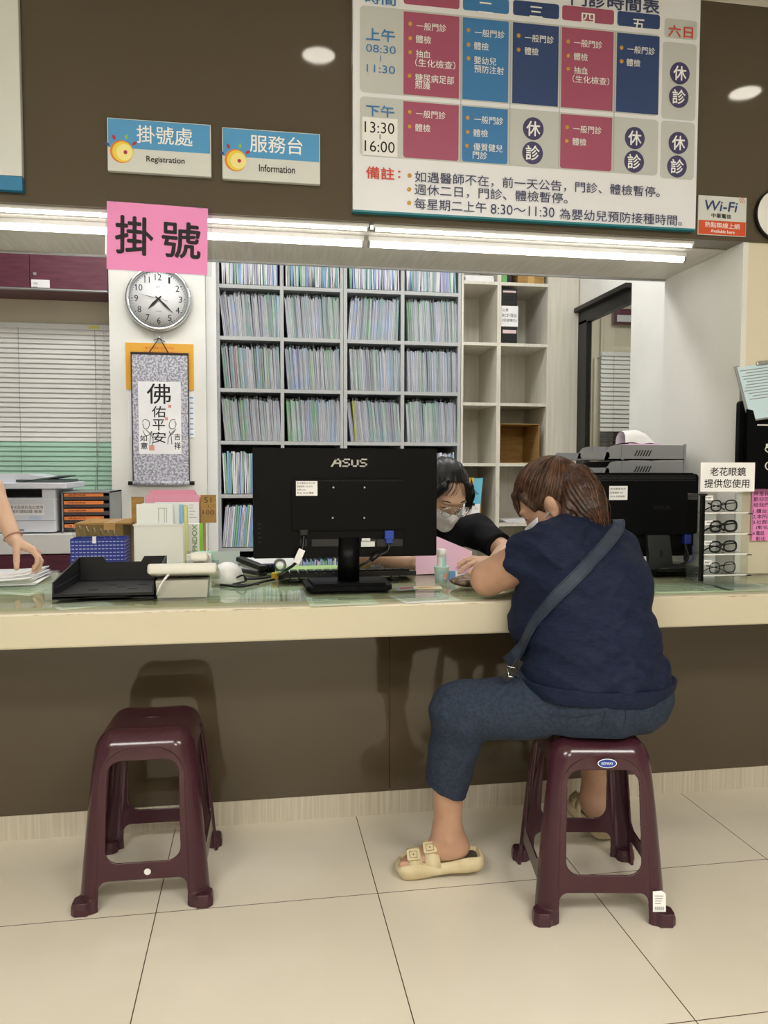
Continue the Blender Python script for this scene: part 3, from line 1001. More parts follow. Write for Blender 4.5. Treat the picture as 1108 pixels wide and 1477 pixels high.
for k in (1, 2, 3):
    b.tube([(x0 + w * 0.84 + math.cos(R_(q)) * h * 0.05 * k, yw - 0.001, z0 + h * 0.86 + math.sin(R_(q)) * h * 0.05 * k) for q in range(0, 95, 15)], 0.0008, seg=4)
b.build('signal_mark', M['orange_red'], t)
b = MB(); b.text('中華電信', (x0 + w * 0.27, z0 + h * 0.50), (x0 + w * 0.68, z0 + h * 0.49), h * 0.12, yw - 0.001, 0.02); b.build('dark_lettering', M['ink'], t)
b = MB(); b.text('熱點無線上網', (x0 + w * 0.14, z0 + h * 0.265), (x0 + w * 0.86, z0 + h * 0.245), h * 0.14, yw - 0.001, 0.01); b.text('Available here', (x0 + w * 0.26, z0 + h * 0.11), (x0 + w * 0.76, z0 + h * 0.095), h * 0.085, yw - 0.001, 0.03); b.build('white_lettering', M['letter_white'], t)

# pink paper sign in a clear sleeve hanging from the fascia
yp = PW - 0.012
q = [YP(152, 290, yp), YP(298, 300, yp), YP(297, 394, yp), YP(152, 391, yp)]
x0, x1 = q[0].x, q[1].x; z1 = (q[0].z + q[1].z) / 2; z0 = (q[2].z + q[3].z) / 2
cx, cz, hw, hh = (x0 + x1) / 2, (z0 + z1) / 2, (x1 - x0) / 2, (z1 - z0) / 2
t = thing('pink_paper_sign', 'pink paper sign with two big black characters hanging below the Registration sign', 'sign', (cx, yp, z0), rot=(0, R_(1.2), 0))
b = MB(); b.box((0, 0.0006, hh), (2 * hw, 0.0006, 2 * hh)); b.build('paper', M['pink_paper'], t, local=True)
b = MB(); b.text('掛', (-hw * 0.84, hh * 1.05), (-hw * 0.08, hh * 1.02), hh * 1.14, -0.0012, 0.028); b.text('號', (hw * 0.08, hh * 1.01), (hw * 0.86, hh * 0.98), hh * 1.10, -0.0012, 0.028); b.build('lettering', M['ink'], t, local=True)
b = MB(); b.box((0.004, 0.003, hh), (2 * hw + 0.018, 0.0006, 2 * hh + 0.006)); b.build('clear_sleeve', M['acrylic'], t, local=True)
b = MB()
for dx in (-hw * 0.92, hw * 0.80): b.box((dx, -0.0035, 2 * hh + 0.004), (0.030, 0.0012, 0.014), rot=(0, 0.12, 0))
b.build('tape', M['acrylic'], t, local=True)
# ------------------------------------------------------------------ back office: record shelves
YS = 4.4
M['rack_steel'] = mat('grey_rack_steel', '#b4b6b8', 0.4, spec=0.5)
M['rack_dark'] = mat('dark_rack_back', '#55585a', 0.6)
M['pages'] = noisy(mat('page_edges', '#cfd2da', 0.75), '#5b606b', '#e6e8ee', scale=(110, 4, 1.0), ns=6, detail=5, lo=0.34, hi=0.56)
shelf_z = [2.150, 1.866, 1.578, 1.286, 0.986, 0.684]      # top faces of the shelf boards
SH_D = 0.36
racks = [('left', [YP(313, 600, YS).x, YP(318, 600, YS).x, YP(405, 600, YS).x, YP(410, 600, YS).x, YP(491, 600, YS).x, YP(495.2, 600, YS).x]),
         ('right', [YP(495.8, 600, YS).x, YP(501, 600, YS).x, YP(578, 600, YS).x, YP(583, 600, YS).x, YP(660, 600, YS).x, YP(664, 600, YS).x])]
for side, xs in racks:
    t = thing('record_rack', f'grey steel rack of patient folders, {side} one of the pair by the pillar', 'shelf', ((xs[0] + xs[5]) / 2, YS + SH_D / 2, 0), group='steel record racks')
    for i in (0, 2, 4):
        b = MB(); b.box2((xs[i], YS, 0), (xs[i + 1], YS + SH_D, 2.5)); b.build('upright', M['rack_steel'], t)
    b = MB(); b.box2((xs[0], YS + SH_D, 0), (xs[5], YS + SH_D + 0.012, 2.5)); b.build('back_panel', M['rack_dark'], t)
    for z in shelf_z + [0.36]:
        for i in (1, 3):
            b = MB(); b.box2((xs[i] - 0.001, YS - 0.002, z - 0.020), (xs[i + 1] + 0.001, YS + SH_D, z)); b.build('shelf', M['rack_steel'], t)

# folders: a dozen kinds, copied along every shelf
def folder_mesh(c, th, ht, clip):
    b = MB()
    b.mi = 0
    b.box2((-th / 2, 0, 0), (-th / 2 + th * 0.16, 0.27, ht)); b.box2((th / 2 - th * 0.16, 0, 0), (th / 2, 0.27, ht * 0.985))
    b.mi = 1
    n = 3
    for k in range(n):
        x0 = -th / 2 + th * 0.16 + th * 0.68 * k / n
        b.box2((x0 + 0.0003, random.uniform(0.001, 0.006), 0.002), (x0 + th * 0.68 / n - 0.0003, 0.265, ht * random.uniform(0.955, 1.0)))
    if clip:
        b.mi = 2
        x = random.uniform(-0.3, 0.3) * th
        b.tube([(x, 0.02, ht - 0.002), (x + 0.003, 0.02, ht + 0.012), (x + 0.001, 0.02, ht + 0.018), (x - 0.003, 0.02, ht + 0.014), (x - 0.002, 0.02, ht - 0.002)], 0.0012, seg=5)
    o = b.build('patient_folder', [c, M['pages'], M['steel']], local=True)
    return o
fc = {k: mat('folder_' + k, v, 0.65) for k, v in dict(white='#dcdee4', pale='#c5c9d6', lilac='#b0b0d0', blue='#8fabd9', green='#86b694', sea='#83b2b4', grey='#9a9fa9', mint='#aecdbf', bright_green='#6fae66').items()}
kinds = []
for nm, cnt in (('white', 4), ('pale', 4), ('lilac', 3), ('blue', 2), ('green', 2), ('sea', 2), ('grey', 3), ('mint', 3), ('bright_green', 1)):
    for k in range(cnt): kinds.append((nm, folder_mesh(fc[nm], random.choice((0.0095, 0.0115, 0.0130)), random.uniform(0.224, 0.240), random.random() < 0.55)))
protos = [o for _, o in kinds]
special = {k: folder_mesh(mat('folder_' + k, v, 0.6), th, 0.236, False) for k, v, th in (('bright_blue', '#63b4e6', 0.020), ('yellow', '#d8d84c', 0.010), ('red', '#c9737c', 0.009))}
row_name = {0: 'top', 1: 'second', 2: 'third', 3: 'fourth', 4: 'fifth', 5: 'lowest'}
bay_name = ['first', 'second', 'third', 'fourth']
bays = []
for _, xs in racks: bays += [(xs[1], xs[2]), (xs[3], xs[4])]
used_first = set()
def put_folder(src, x, z, lean, label, group, depth):
    if src.name in used_first:
        o = src.copy(); col.objects.link(o)
    else:
        used_first.add(src.name); o = src
    o.location = (x, YS + depth, z + abs(math.sin(lean)) * 0.004)
    o.rotation_euler = (0, lean, random.uniform(-0.03, 0.03))
    tag(o, label, 'folder', group)
    return o
for row in (1, 2, 3):
    for bi, (x0, x1) in enumerate(bays):
        z = shelf_z[row]
        g = f'patient folders on the {row_name[row]} shelf, {bay_name[bi]} bay'
        lab = f'thin patient folder upright on the {row_name[row]} shelf, {bay_name[bi]} bay from the pillar'
        n = 25
        step = (x1 - x0 - 0.022) / n
        base_lean = {1: (-0.10, -0.08, 0.09, -0.05), 2: (-0.08, -0.08, -0.05, -0.03), 3: (-0.09, -0.06, -0.12, -0.05)}[row][bi]
        x = x0 + 0.012 + (0.018 if base_lean < 0 else -0.002)
        for k in range(n):
            lean = base_lean * (1.0 - 0.55 * k / n) + random.uniform(-0.012, 0.012)
            key = None
            if (row, bi, k) == (1, 0, 24): key = 'bright_blue'
            if (row, bi, k) == (3, 2, 2): key = 'yellow'
            if (row, bi, k) == (2, 0, 5): key = 'red'
            if key:
                put_folder(special[key], x, z, lean * 0.7, f'{key.replace("_", " ")} patient folder among white ones on the {row_name[row]} shelf', 'coloured patient folders', 0.006)
            else:
                put_folder(random.choice(protos), x, z, lean, lab, g, random.uniform(0.002, 0.016))
            x += step
# the remaining shelves (cut by the soffit or mostly hidden by the monitor): one packed mass each
def packed(row, bi, x0, x1, lab):
    b = MB(); x = x0 + 0.012
    while x < x1 - 0.016:
        th = random.choice((0.007, 0.009, 0.012)); ht = random.uniform(0.224, 0.24); ln = random.uniform(-0.09, 0.05) if row != 5 else 0.15
        b.mi = random.choice((0, 0, 1, 1, 2, 3, 4, 5))
        b.box((x + th / 2 - math.sin(ln) * 0, YS + 0.14, shelf_z[row] + ht / 2 + 0.004), (th * 0.82, 0.27, ht), rot=(0, ln * 0.6, 0))
        x += th
    return b
mats_p = [M['pages'], fc['white'], fc['lilac'], fc['blue'], fc['green'], fc['sea']]
bm_all = MB()
for row, bis in ((0, (0, 1, 2, 3)), (4, (0, 1, 2, 3)), (5, (0, 1, 2, 3))):
    for bi in bis:
        bb = packed(row, bi, bays[bi][0], bays[bi][1], '')
        me = bpy.data.meshes.new('tmp'); bb.bm.to_mesh(me); bb.bm.free(); bm_all.bm.from_mesh(me); bpy.data.meshes.remove(me)
bm_all.mi = 0
x = bays[0][0]
while x < bays[3][1] - 0.02:
    th = random.choice((0.007, 0.009, 0.012)); ht = random.uniform(0.23, 0.25)
    if all(not (c0 - 0.02 < x < c1 + 0.01) for c0, c1 in ((bays[0][1], bays[1][0]), (bays[1][1], bays[2][0]), (bays[2][1], bays[3][0]))):
        bm_all.mi = random.choice((0, 1, 2, 3, 4)); bm_all.box((x + 0.014, YS + 0.14, 0.36 + ht / 2 + 0.003), (th * 0.8, 0.27, ht), rot=(0, 0.05, 0))
    x += th
o = bm_all.build('patient_folders', mats_p)
tag(o, 'packed patient folders on the cut-off top and lower shelves of the steel racks', 'folders', kind='stuff')

# pale wooden cubby shelf
cx_ = [YP(664, 600, YS).x + 0.003, YP(668, 600, YS).x, YP(716, 600, YS).x, YP(721.5, 600, YS).x, YP(788, 600, YS).x, YP(792, 600, YS).x, XS - 0.006]
cz_ = [2.225, 1.872, 1.522, 1.166, 0.808, 0.45]
t = thing('cubby_shelf', 'pale wooden cubby shelf with open square compartments right of the record racks', 'shelf', ((cx_[0] + cx_[5]) / 2, YS + 0.2, 0))
for i in (0, 2, 4):
    b = MB(); b.box2((cx_[i], YS, 0), (cx_[i + 1], YS + 0.38, 2.6)); b.build('upright', M['pale_wood'], t)
for z in cz_:
    for i in (1, 3):
        b = MB(); b.box2((cx_[i], YS + 0.001, z - 0.018), (cx_[i + 1], YS + 0.38, z)); b.build('shelf', M['pale_wood'], t)
b = MB(); b.box2((cx_[0], YS + 0.38, 0), (cx_[5], YS + 0.39, 2.6)); b.build('back_panel', M['pale_wood'], t)
b = MB(); b.box2((cx_[5], YS + 0.004, 0), (cx_[6], YS + 0.022, 2.6)); b.build('side_panel', M['pale_wood'], t)

# things in the cubbies
def rect_front(px0, py0, px1, py1, y):
    a, c = YP(px0, py0, y), YP(px1, py1, y)
    return a.x, c.x, c.z, a.z
x0, x1, z0, z1 = rect_front(723, 416, 746, 489, YS + 0.02)
z0 = cz_[1]
t = thing('file_binder', 'black lever binder with a white note in the upper right cubby', 'binder', ((x0 + x1) / 2, YS + 0.15, z0))
b = MB(); b.box2((x0, YS + 0.02, z0), (x1, YS + 0.30, z1), bev=0.003); b.build('cover', M['black'], t)
b = MB(); b.box2((x0 + 0.002, YS + 0.0185, z0 + 0.10), (x1 + 0.004, YS + 0.0195, z1 - 0.10)); b.build('paper_note', M['white_paper'], t)
b = MB(); b.text('公費', (x0 + 0.008, z1 - 0.125), (x0 + 0.045, z1 - 0.125), 0.018, YS + 0.018); b.text('BC肝潛血', (x0 + 0.008, z1 - 0.155), (x1 - 0.004, z1 - 0.155), 0.02, YS + 0.018); b.text('(保留欄位)', (x0 + 0.008, z1 - 0.185), (x1 - 0.004, z1 - 0.185), 0.02, YS + 0.018); b.build('note_lettering', M['ink'], t)
b = MB(); b.box2((x0 + 0.012, YS + 0.0188, z0 + 0.06), (x1 - 0.006, YS + 0.0195, z0 + 0.08)); b.build('spine_label', mat('pinkish_label', '#e0c4c8', 0.6), t)
b = MB(); b.box2((x0 + 0.012, YS + 0.0188, z1 - 0.022), (x1 - 0.010, YS + 0.0195, z1 - 0.012)); b.build('spine_label', mat('pinkish_label', '#e0c4c8', 0.6), t)
b = MB(); b.box((((x0 + x1) / 2), YS + 0.019, z1 - 0.052), (0.05, 0.003, 0.028), bev=0.001); b.build('finger_slot', M['black_matt'], t)

# open cardboard box lying on its side
x0, x1, z0, z1 = rect_front(719.5, 611, 778, 664, YS + 0.01)
z0 = cz_[3]
t = thing('cardboard_box', 'open brown cardboard box lying on its side in the right cubby', 'box', ((x0 + x1) / 2, YS + 0.18, z0))
x0 = cx_[3] + 0.003
b = MB()
for a_, c_ in (((x0, z0), (x1, z0 + 0.004)), ((x0, z1 - 0.004), (x1, z1)), ((x0, z0), (x0 + 0.004, z1)), ((x1 - 0.004, z0), (x1, z1))):
    b.box2((a_[0], YS + 0.012, a_[1] + 0.0005), (c_[0], YS + 0.30, c_[1] + 0.0005))
b.box2((x0, YS + 0.296, z0 + 0.0005), (x1, YS + 0.30, z1)); b.build('carton', M['cardboard'], t)

# bits on the shelf top just under the soffit
for (pa, pb, m_, nm, lab) in (((671, 400), (715, 403), 'white_paper', 'paper_pile', 'white paper pile on the topmost left cubby under the soffit'),
                              ((748, 400), (786, 405), 'cardboard', 'cardboard_box', 'flat brown box on the topmost right cubby under the soffit')):
    xa, xb = YP(pa[0], 402, YS).x, YP(pb[0], 402, YS).x
    t = thing(nm, lab, 'paper' if 'paper' in nm else 'box', ((xa + xb) / 2, YS + 0.15, cz_[0]))
    b = MB()
    if 'paper' in nm:
        for k in range(12): b.box(((xa + xb) / 2 + random.uniform(-0.004, 0.004), YS + 0.16, cz_[0] + 0.002 + 0.003 * k), (xb - xa - 0.01, 0.28, 0.0026), rz=random.uniform(-0.02, 0.02))
        b.build('sheets', M[m_], t)
    else:
        b.box2((xa, YS + 0.01, cz_[0]), (xb, YS + 0.3, cz_[0] + 0.09), bev=0.002); b.build('carton', M[m_], t)
        b = MB(); b.box2(((xa + xb) / 2 - 0.02, YS + 0.0095, cz_[0] + 0.001), ((xa + xb) / 2 + 0.02, YS + 0.0101, cz_[0] + 0.089)); b.build('tape', mat('parcel_tape', '#c79f62', 0.4), t)
xa = YP(725, 402, YS).x
b = MB(); b.mi = 0; b.box2((xa, YS + 0.01, cz_[0]), (xa + 0.03, YS + 0.25, cz_[0] + 0.2)); b.mi = 1; b.box2((xa + 0.031, YS + 0.01, cz_[0]), (xa + 0.06, YS + 0.25, cz_[0] + 0.2))
tag(b.build('folder_pair', [fc['bright_green'], M['black']]), 'green and black folders on the topmost right cubby under the soffit', 'folder')

# blue folder box, note and papers in the lower cubbies
x0, x1, z0, z1 = rect_front(664, 690, 697, 729, YS + 0.02)
zc = cz_[4]
t = thing('magazine_file', 'brown magazine file with a blue sheet and yellow tag behind the clerk', 'file box', (1.27, YS + 0.12, zc))
b = MB(); b.box2((cx_[1] + 0.004, YS + 0.05, zc), (cx_[1] + 0.130, YS + 0.26, zc + 0.16)); b.build('file_body', M['cardboard'], t)
b = MB(); b.prism([(0, 0), (0.115, 0), (0.135, 0.22), (0.025, 0.215)], 0.004, Matrix.Translation((cx_[1] + 0.002, YS + 0.045, zc + 0.05)) @ XZ); b.build('blue_sheet', mat('sky_blue_card', '#6fc0dc', 0.6), t)
x0, x1, z0, z1 = rect_front(667, 689, 685, 706, YS + 0.02)
b = MB(); b.box2((x0, YS + 0.036, z0), (x1, YS + 0.040, z1)); b.build('yellow_tag', mat('yellow_card', '#d8b23e', 0.6), t)
b = MB(); b.text('1', (x0 + 0.03, (z0 + z1) / 2), (x0 + 0.046, (z0 + z1) / 2), 0.035, YS + 0.035, 0.03); b.build('tag_lettering', M['ink'], t)
x0, x1, z0, z1 = rect_front(667, 727, 692, 752, YS + 0.015)
t = thing('note_card', 'white note with red writing held by two black clips behind the clerk', 'note', ((x0 + x1) / 2, YS + 0.015, zc))
b = MB(); b.box2((x0, YS + 0.014, zc), (x1, YS + 0.016, z1)); b.build('card', M['white_paper'], t)
b = MB()
for zz, s in ((z1 - 0.028, '五 三 六'), (z1 - 0.062, '日 間 休 和')): b.text(s, (x0 + 0.012, zz), (x1 - 0.012, zz), 0.014, YS + 0.0135)
b.build('red_lettering', M['red_text'], t)
for f_ in (0.28, 0.62):
    b = MB(); b.box((x0 + (x1 - x0) * f_, YS + 0.013, z1 - 0.002), (0.018, 0.012, 0.014), bev=0.002); b.build('clip', M['black'], t)
for k, (dx, w) in enumerate(((0.0, 0.21), (0.012, 0.20), (-0.01, 0.20))):
    pass
t = thing('paper_pile', 'low pile of white papers in the cubby behind the seated woman', 'paper', ((cx_[3] + cx_[4]) / 2, YS + 0.16, zc))
b = MB()
for k in range(6): b.box(((cx_[3] + cx_[4]) / 2 + random.uniform(-0.006, 0.006), YS + 0.15, zc + 0.002 + 0.003 * k), (0.21, 0.28, 0.0024), rz=random.uniform(-0.06, 0.06))
b.build('sheets', M['white_paper'], t)

# ------------------------------------------------------------------ left part of the office: cabinet, blinds, printer
yc = 4.28
xL = -2.0
xm = YP(42.5, 390, yc).x
xr = px0 - 0.003
zc0, zc1 = YP(100, 418, yc).z, 2.45
t = thing('wall_cabinet', 'dark red wall cabinet with two doors above the white blinds', 'cabinet', ((xL + xr) / 2, yc + 0.14, zc0))
b = MB(); b.box2((xL, yc + 0.019, zc0), (xr, 4.56, zc1)); b.build('carcass', M['dark_red'], t)
for a_, c_ in ((xL, xm - 0.0015), (xm + 0.0015, xr)):
    b = MB(); b.box2((a_, yc, zc0 + 0.004), (c_, yc + 0.018, zc1), bev=0.001); dr = b.build('door', M['dark_red'], t)
    if a_ > xL:
        c = YP(50.5, 395, yc)
        b = MB(); b.cyl((c.x, yc + 0.001, c.z), (c.x, yc - 0.006, c.z), 0.009); b.build('lock', M['chrome'], dr)
        r0, r1 = YP(45, 403, yc), YP(72, 418, yc)
        b = MB(); b.box2((r0.x, yc - 0.0012, zc0 + 0.006), (r1.x, yc - 0.0002, r0.z)); b.build('paper_label', M['white_paper'], dr)
        b = MB(); b.text('行政', (r0.x + 0.008, r0.z - 0.02), (r0.x + 0.03, r0.z - 0.02), 0.011, yc - 0.0016); b.text('辦公室', (r0.x + 0.008, r0.z - 0.038), (r0.x + 0.03, r0.z - 0.038), 0.008, yc - 0.0016); b.build('label_lettering', M['ink'], dr)
b = MB(); b.box2((xL, yc + 0.0, zc0 - 0.004), (xr, yc + 0.03, zc0 + 0.003)); b.build('bottom_edge', M['steel'], t)

M['blind_white'] = mat('white_blind_slat', '#eeeeeb', 0.45)
M['blind_green'] = mat('green_blind_slat', '#b4dbc7', 0.45)
def blinds(name, label, x0, x1, ztop, zbot, zgreen, y, pitch, cords, m_lo, slat=0.026):
    t = thing(name, label, 'blinds', ((x0 + x1) / 2, y, zbot))
    b = MB(); b.box2((x0, y - 0.016, ztop - 0.03), (x1, y + 0.016, ztop), bev=0.003); b.build('head_rail', M['white_plastic'], t)
    wmb, gmb = MB(), MB()
    z = ztop - 0.042
    n = 0
    while z > zbot + 0.02:
        mb = wmb if z > zgreen else gmb
        a = R_(69)
        pts = []
        for k in range(4):
            u = (k / 3 - 0.5) * slat
            bow = 0.0018 * (1 - (2 * k / 3 - 1) ** 2)
            pts.append((y - math.cos(a) * u - math.sin(a) * bow, z - math.sin(a) * u + math.cos(a) * bow))
        for (ya, za), (yb, zb_) in zip(pts[:-1], pts[1:]):
            mb.smooth = True
            mb.face([(x0 + 0.003, ya, za), (x1 - 0.003, ya, za), (x1 - 0.003, yb, zb_), (x0 + 0.003, yb, zb_)])
        z -= pitch
    wmb.build('white_slats', M['blind_white'], t)
    if gmb.bm.faces: gmb.build('lower_slats', m_lo, t)
    b = MB(); b.box2((x0 + 0.002, y - 0.012, zbot), (x1 - 0.002, y + 0.012, zbot + 0.014), bev=0.003); b.build('bottom_rail', M['white_plastic'] if m_lo is M['black'] else m_lo, t)
    for cxx in cords:
        b = MB(); b.tube([(cxx, y - 0.017, ztop - 0.03), (cxx, y - 0.017, zbot + 0.01)], 0.0013, seg=5); b.build('ladder_cord', M['grey_plastic'], t)
    return t
yb_ = 4.52
ztb = YP(80, 467, yb_).z
zg = YP(80, 640, yb_).z
t = blinds('window_blind', 'white slatted blinds with a green lower part left of the pillar', -2.0, px0 - 0.004, ztb, 0.82, zg, yb_, 0.0268, [YP(28, 500, yb_).x, YP(138, 500, yb_).x], M['blind_green'], slat=0.030)
c0 = YP(150, 475, yb_)
b = MB(); b.tube([(c0.x, yb_ - 0.025, c0.z), (c0.x - 0.004, yb_ - 0.03, c0.z - 0.3), (c0.x - 0.06, yb_ - 0.03, c0.z - 0.92)], 0.0016, seg=5); b.build('pull_cord', M['white_plastic'], t)
b = MB(); b.box((YP(136, 469, yb_).x, yb_ - 0.018, ztb - 0.016), (0.055, 0.003, 0.016)); b.build('yellow_tag', mat('pale_yellow_tag', '#e6dd7a', 0.5), t)

# blinds and papers of the room behind the internal window
yr = 5.56
xa, xb = YP(866, 560, yr).x, YP(925, 560, yr).x
blinds('office_blind', 'grey slatted blinds seen through the dark internal window', xa, xb, YP(885, 508, yr).z, 0.75, YP(885, 620, yr).z, yr, 0.034, [xa + 0.10, xa + 0.24], M['black'], slat=0.032)
x0, x1, z0, z1 = rect_front(886, 446, 925, 468, yr)
t = thing('wall_box', 'maroon wall box with a white plate seen through the internal window', 'box', ((x0 + x1) / 2, yr, z0))
b = MB(); b.box2((x0, yr - 0.03, z0), (x1, 5.6, z1), bev=0.003); b.build('case', M['dark_red'], t)
b = MB(); b.box2((x0 + 0.01, yr - 0.032, z0 + 0.01), (x1 - 0.01, yr - 0.0302, z0 + 0.06)); b.build('plate', M['sign_grey'], t)
xa = YP(871, 450, yr).x
b = MB(); b.tube([(xa, yr + 0.02, 2.6), (xa, yr + 0.02, 2.0), (xa - 0.05, yr + 0.02, 1.98), (xa - 0.05, yr + 0.02, 0.8)], 0.012, seg=8)
tag(b.build('conduit_pipe', M['beige_wall']), 'beige conduit on the wall seen through the internal window', 'pipe')

# low cabinet with the printer
yt = 3.78
zt1 = YP(60, 771, yt).z; zt0 = YP(60, 799, yt).z
xrt = px0 + 0.10
t = thing('side_cabinet', 'low cabinet with white top and dark red front under the blinds', 'cabinet', (-1.4, 4.1, 0))
b = MB(); b.box2((-2.2, yt, zt0), (px0 + 0.012, 4.29, zt1), bev=0.002); b.build('top', M['white_plastic'], t)
b = MB(); b.box2((-2.2, yt + 0.03, 0.02), (px0 + 0.005, 4.29, zt0)); b.build('body', M['dark_red'], t)
for k in range(3):
    xk = px0 - 0.45 * (k + 1)
    b = MB(); b.box2((xk + 0.003, yt + 0.012, 0.06), (xk + 0.447, yt + 0.03, zt0 - 0.006), bev=0.001); d = b.build('door', M['dark_red'], t)
    b = MB(); b.cyl((xk + 0.40, yt + 0.012, 0.45), (xk + 0.40, yt - 0.008, 0.45), 0.01); b.build('knob', M['chrome'], d)

yq = 3.83
M['printer'] = mat('printer_white', '#d9dce6', 0.4)
fr = YP(80, 740, yq).x
zb0, zb1 = zt1, YP(60, 718, yq).z
t = thing('printer', 'white multifunction printer on the low cabinet under the blinds', 'printer', (fr - 0.2, yq + 0.2, zt1))
b = MB(); b.box2((fr - 0.42, yq, zb0 + 0.006), (fr, yq + 0.36, zb1), bev=0.008); b.build('body', M['printer'], t)
ze = YP(60, 705, yq).z
b = MB(); b.box2((fr - 0.42, yq + 0.14, zb1 - 0.004), (fr, yq + 0.36, ze), bev=0.003); b.box2((YP(60, 710, yq).x, yq + 0.004, zb1 - 0.004), (fr, yq + 0.15, ze), bev=0.003); b.box2((fr - 0.42, yq + 0.004, zb1 - 0.004), (fr - 0.38, yq + 0.15, ze), bev=0.003); b.build('output_bay', M['printer'], t)
b = MB(); b.box2((fr - 0.375, yq + 0.128, zb1 - 0.001), (YP(60, 710, yq).x, yq + 0.139, ze - 0.001)); b.build('output_slot', M['black_matt'], t)
zf = YP(60, 696, yq).z
b = MB(); b.box2((fr - 0.43, yq - 0.02, ze), (fr + 0.055, yq + 0.37, zf), bev=0.005); b.build('scanner_bed', M['printer'], t)
b = MB(); b.prism([(0, 0), (0.36, 0), (0.40, 0.022), (0.30, 0.040), (0, 0.040)], 0.30, Matrix.Translation((fr - 0.43, yq + 0.33, zf)) @ XZ); b.build('document_feeder', M['printer'], t)
b = MB(); b.box((fr - 0.045, yq + 0.10, zf + 0.018), (0.19, 0.22, 0.008), rot=(0, -0.14, 0), bev=0.002); b.box((fr - 0.06, yq + 0.12, zf + 0.008), (0.22, 0.26, 0.012), bev=0.002); b.build('feeder_tray', mat('dark_green_grey_plastic', '#4f5a5a', 0.5), t)
b = MB(); b.box2((fr - 0.42, yq - 0.0006, YP(60, 751, yq).z), (fr, yq + 0.001, YP(60, 750.3, yq).z)); b.build('tray_gap', M['grey_plastic'], t)
b = MB(); b.box2((YP(25, 760, yq).x, yq - 0.004, YP(40, 766, yq).z), (YP(35, 760, yq).x, yq + 0.001, YP(40, 763, yq).z)); b.build('tray_handle', M['grey_plastic'], t)
p0, p1 = YP(2, 729, yq), YP(64, 742, yq)
b = MB(); b.box2((p0.x, yq - 0.0008, p1.z - 0.004), (p1.x, yq - 0.0002, p0.z + 0.004)); nt_ = b.build('paper_notice', M['white_paper'], t)
b = MB(); b.text('供製證卡及照片及IC使用', (YP(3, 732, yq).x, YP(3, 732, yq).z), (YP(62, 732, yq).x, YP(3, 732, yq).z), 0.017, yq - 0.0012, 0.01); b.text('使用印請貼錢 謝謝', (YP(10, 738, yq).x, YP(10, 738, yq).z), (YP(61, 738, yq).x, YP(10, 738, yq).z), 0.015, yq - 0.0012, 0.01); b.build('notice_lettering', mat('purple_grey_ink', '#6b5a70', 0.6), nt_)
b = MB(); b.box2((YP(42, 743, yq).x, yq - 0.001, YP(42, 750, yq).z), (YP(59, 743, yq).x, yq - 0.0003, YP(42, 744, yq).z)); b.build('sticker', mat('pale_blue_sticker', '#c3d3ea', 0.5), t)

# drawer organiser with orange labels
yo = 3.86
x0, x1 = YP(89, 740, yo).x, YP(160, 740, yo).x
z0, z1 = zt1, YP(120, 709, yo).z
t = thing('drawer_organizer', 'grey desktop organiser with orange labelled drawers right of the printer', 'organiser', ((x0 + x1) / 2, yo + 0.14, z0))
b = MB()
b.box2((x0, yo, z0), (x0 + 0.006, yo + 0.3, z1)); b.box2((x1 - 0.006, yo, z0), (x1, yo + 0.3, z1)); b.box2((x0, yo, z1 - 0.006), (x1, yo + 0.3, z1)); b.box2((x0, yo, z0), (x1, yo + 0.3, z0 + 0.005)); b.box2((x0, yo + 0.29, z0), (x1, yo + 0.3, z1)); b.build('case', M['grey_plastic'], t)
M['drawer_smoke'] = mat('smoky_drawer_plastic', '#4d4a50', 0.3)
M['label_orange'] = mat('orange_label', '#ec8a4a', 0.5)
hh_ = (z1 - z0 - 0.012) / 5
for k in range(5):
    za = z0 + 0.006 + k * hh_
    b = MB(); b.box2((x0 + 0.008, yo + 0.010, za + 0.002), (x1 - 0.008, yo + 0.27, za + hh_ * 0.62), bev=0.002); d = b.build('drawer', M['drawer_smoke'], t)
    b = MB(); b.box2((x0 + 0.010, yo + 0.002, za + hh_ * 0.50), (x1 - 0.034, yo + 0.012, za + hh_ * 0.92), bev=0.001); b.build('orange_label', M['label_orange'], d)
    b = MB(); b.text(['初診單', '掛號文件', '回診通知單', '門診申請表', '病歷調閱'][k], (x0 + 0.03, za + hh_ * 0.72), (x0 + 0.11, za + hh_ * 0.72), hh_ * 0.24, yo + 0.0015); b.build('label_lettering', M['ink'], d)

# ------------------------------------------------------------------ things on the pillar
yp_ = 4.3
c = YP(228.5, 431, yp_ - 0.03)
t = thing('wall_clock', 'round silver wall clock with black numerals above the hanging scroll', 'clock', (c.x, yp_ - 0.02, c.z - 0.17))
Rk = 0.172
Mx = Matrix.Translation((c.x, yp_ - 0.001, c.z)) @ Matrix.Rotation(R_(90), 4, 'X')
b = MB(); b.lathe([(0, 0), (Rk * 0.97, 0), (Rk, 0.012), (Rk * 0.985, 0.034), (Rk * 0.94, 0.046), (Rk * 0.875, 0.040), (Rk * 0.86, 0.026)], M=Mx, seg=56); b.build('rim', M['chrome'], t)
b = MB(); b.lathe([(0, 0.026), (Rk * 0.862, 0.026), (Rk * 0.862, 0.02), (0, 0.02)], M=Mx, seg=56); b.build('dial', mat('clock_dial', '#dfe0e2', 0.5), t)
yd = yp_ - 0.001 - 0.0268
ticks = MB()
for k in range(1, 13):
    a = R_(90 - 30 * k); rr = Rk * 0.66
    s = str(k); hN = Rk * 0.19; wN = hN * (0.30 if k == 1 else 0.58 if k < 10 else 0.82 if k == 11 else 1.05)
    q = (c.x + rr * math.cos(a), c.z + rr * math.sin(a))
    b = MB(); b.text(s, (q[0] - wN / 2, q[1]), (q[0] + wN / 2, q[1]), hN, yd); b.build('numeral', M['ink'], t)
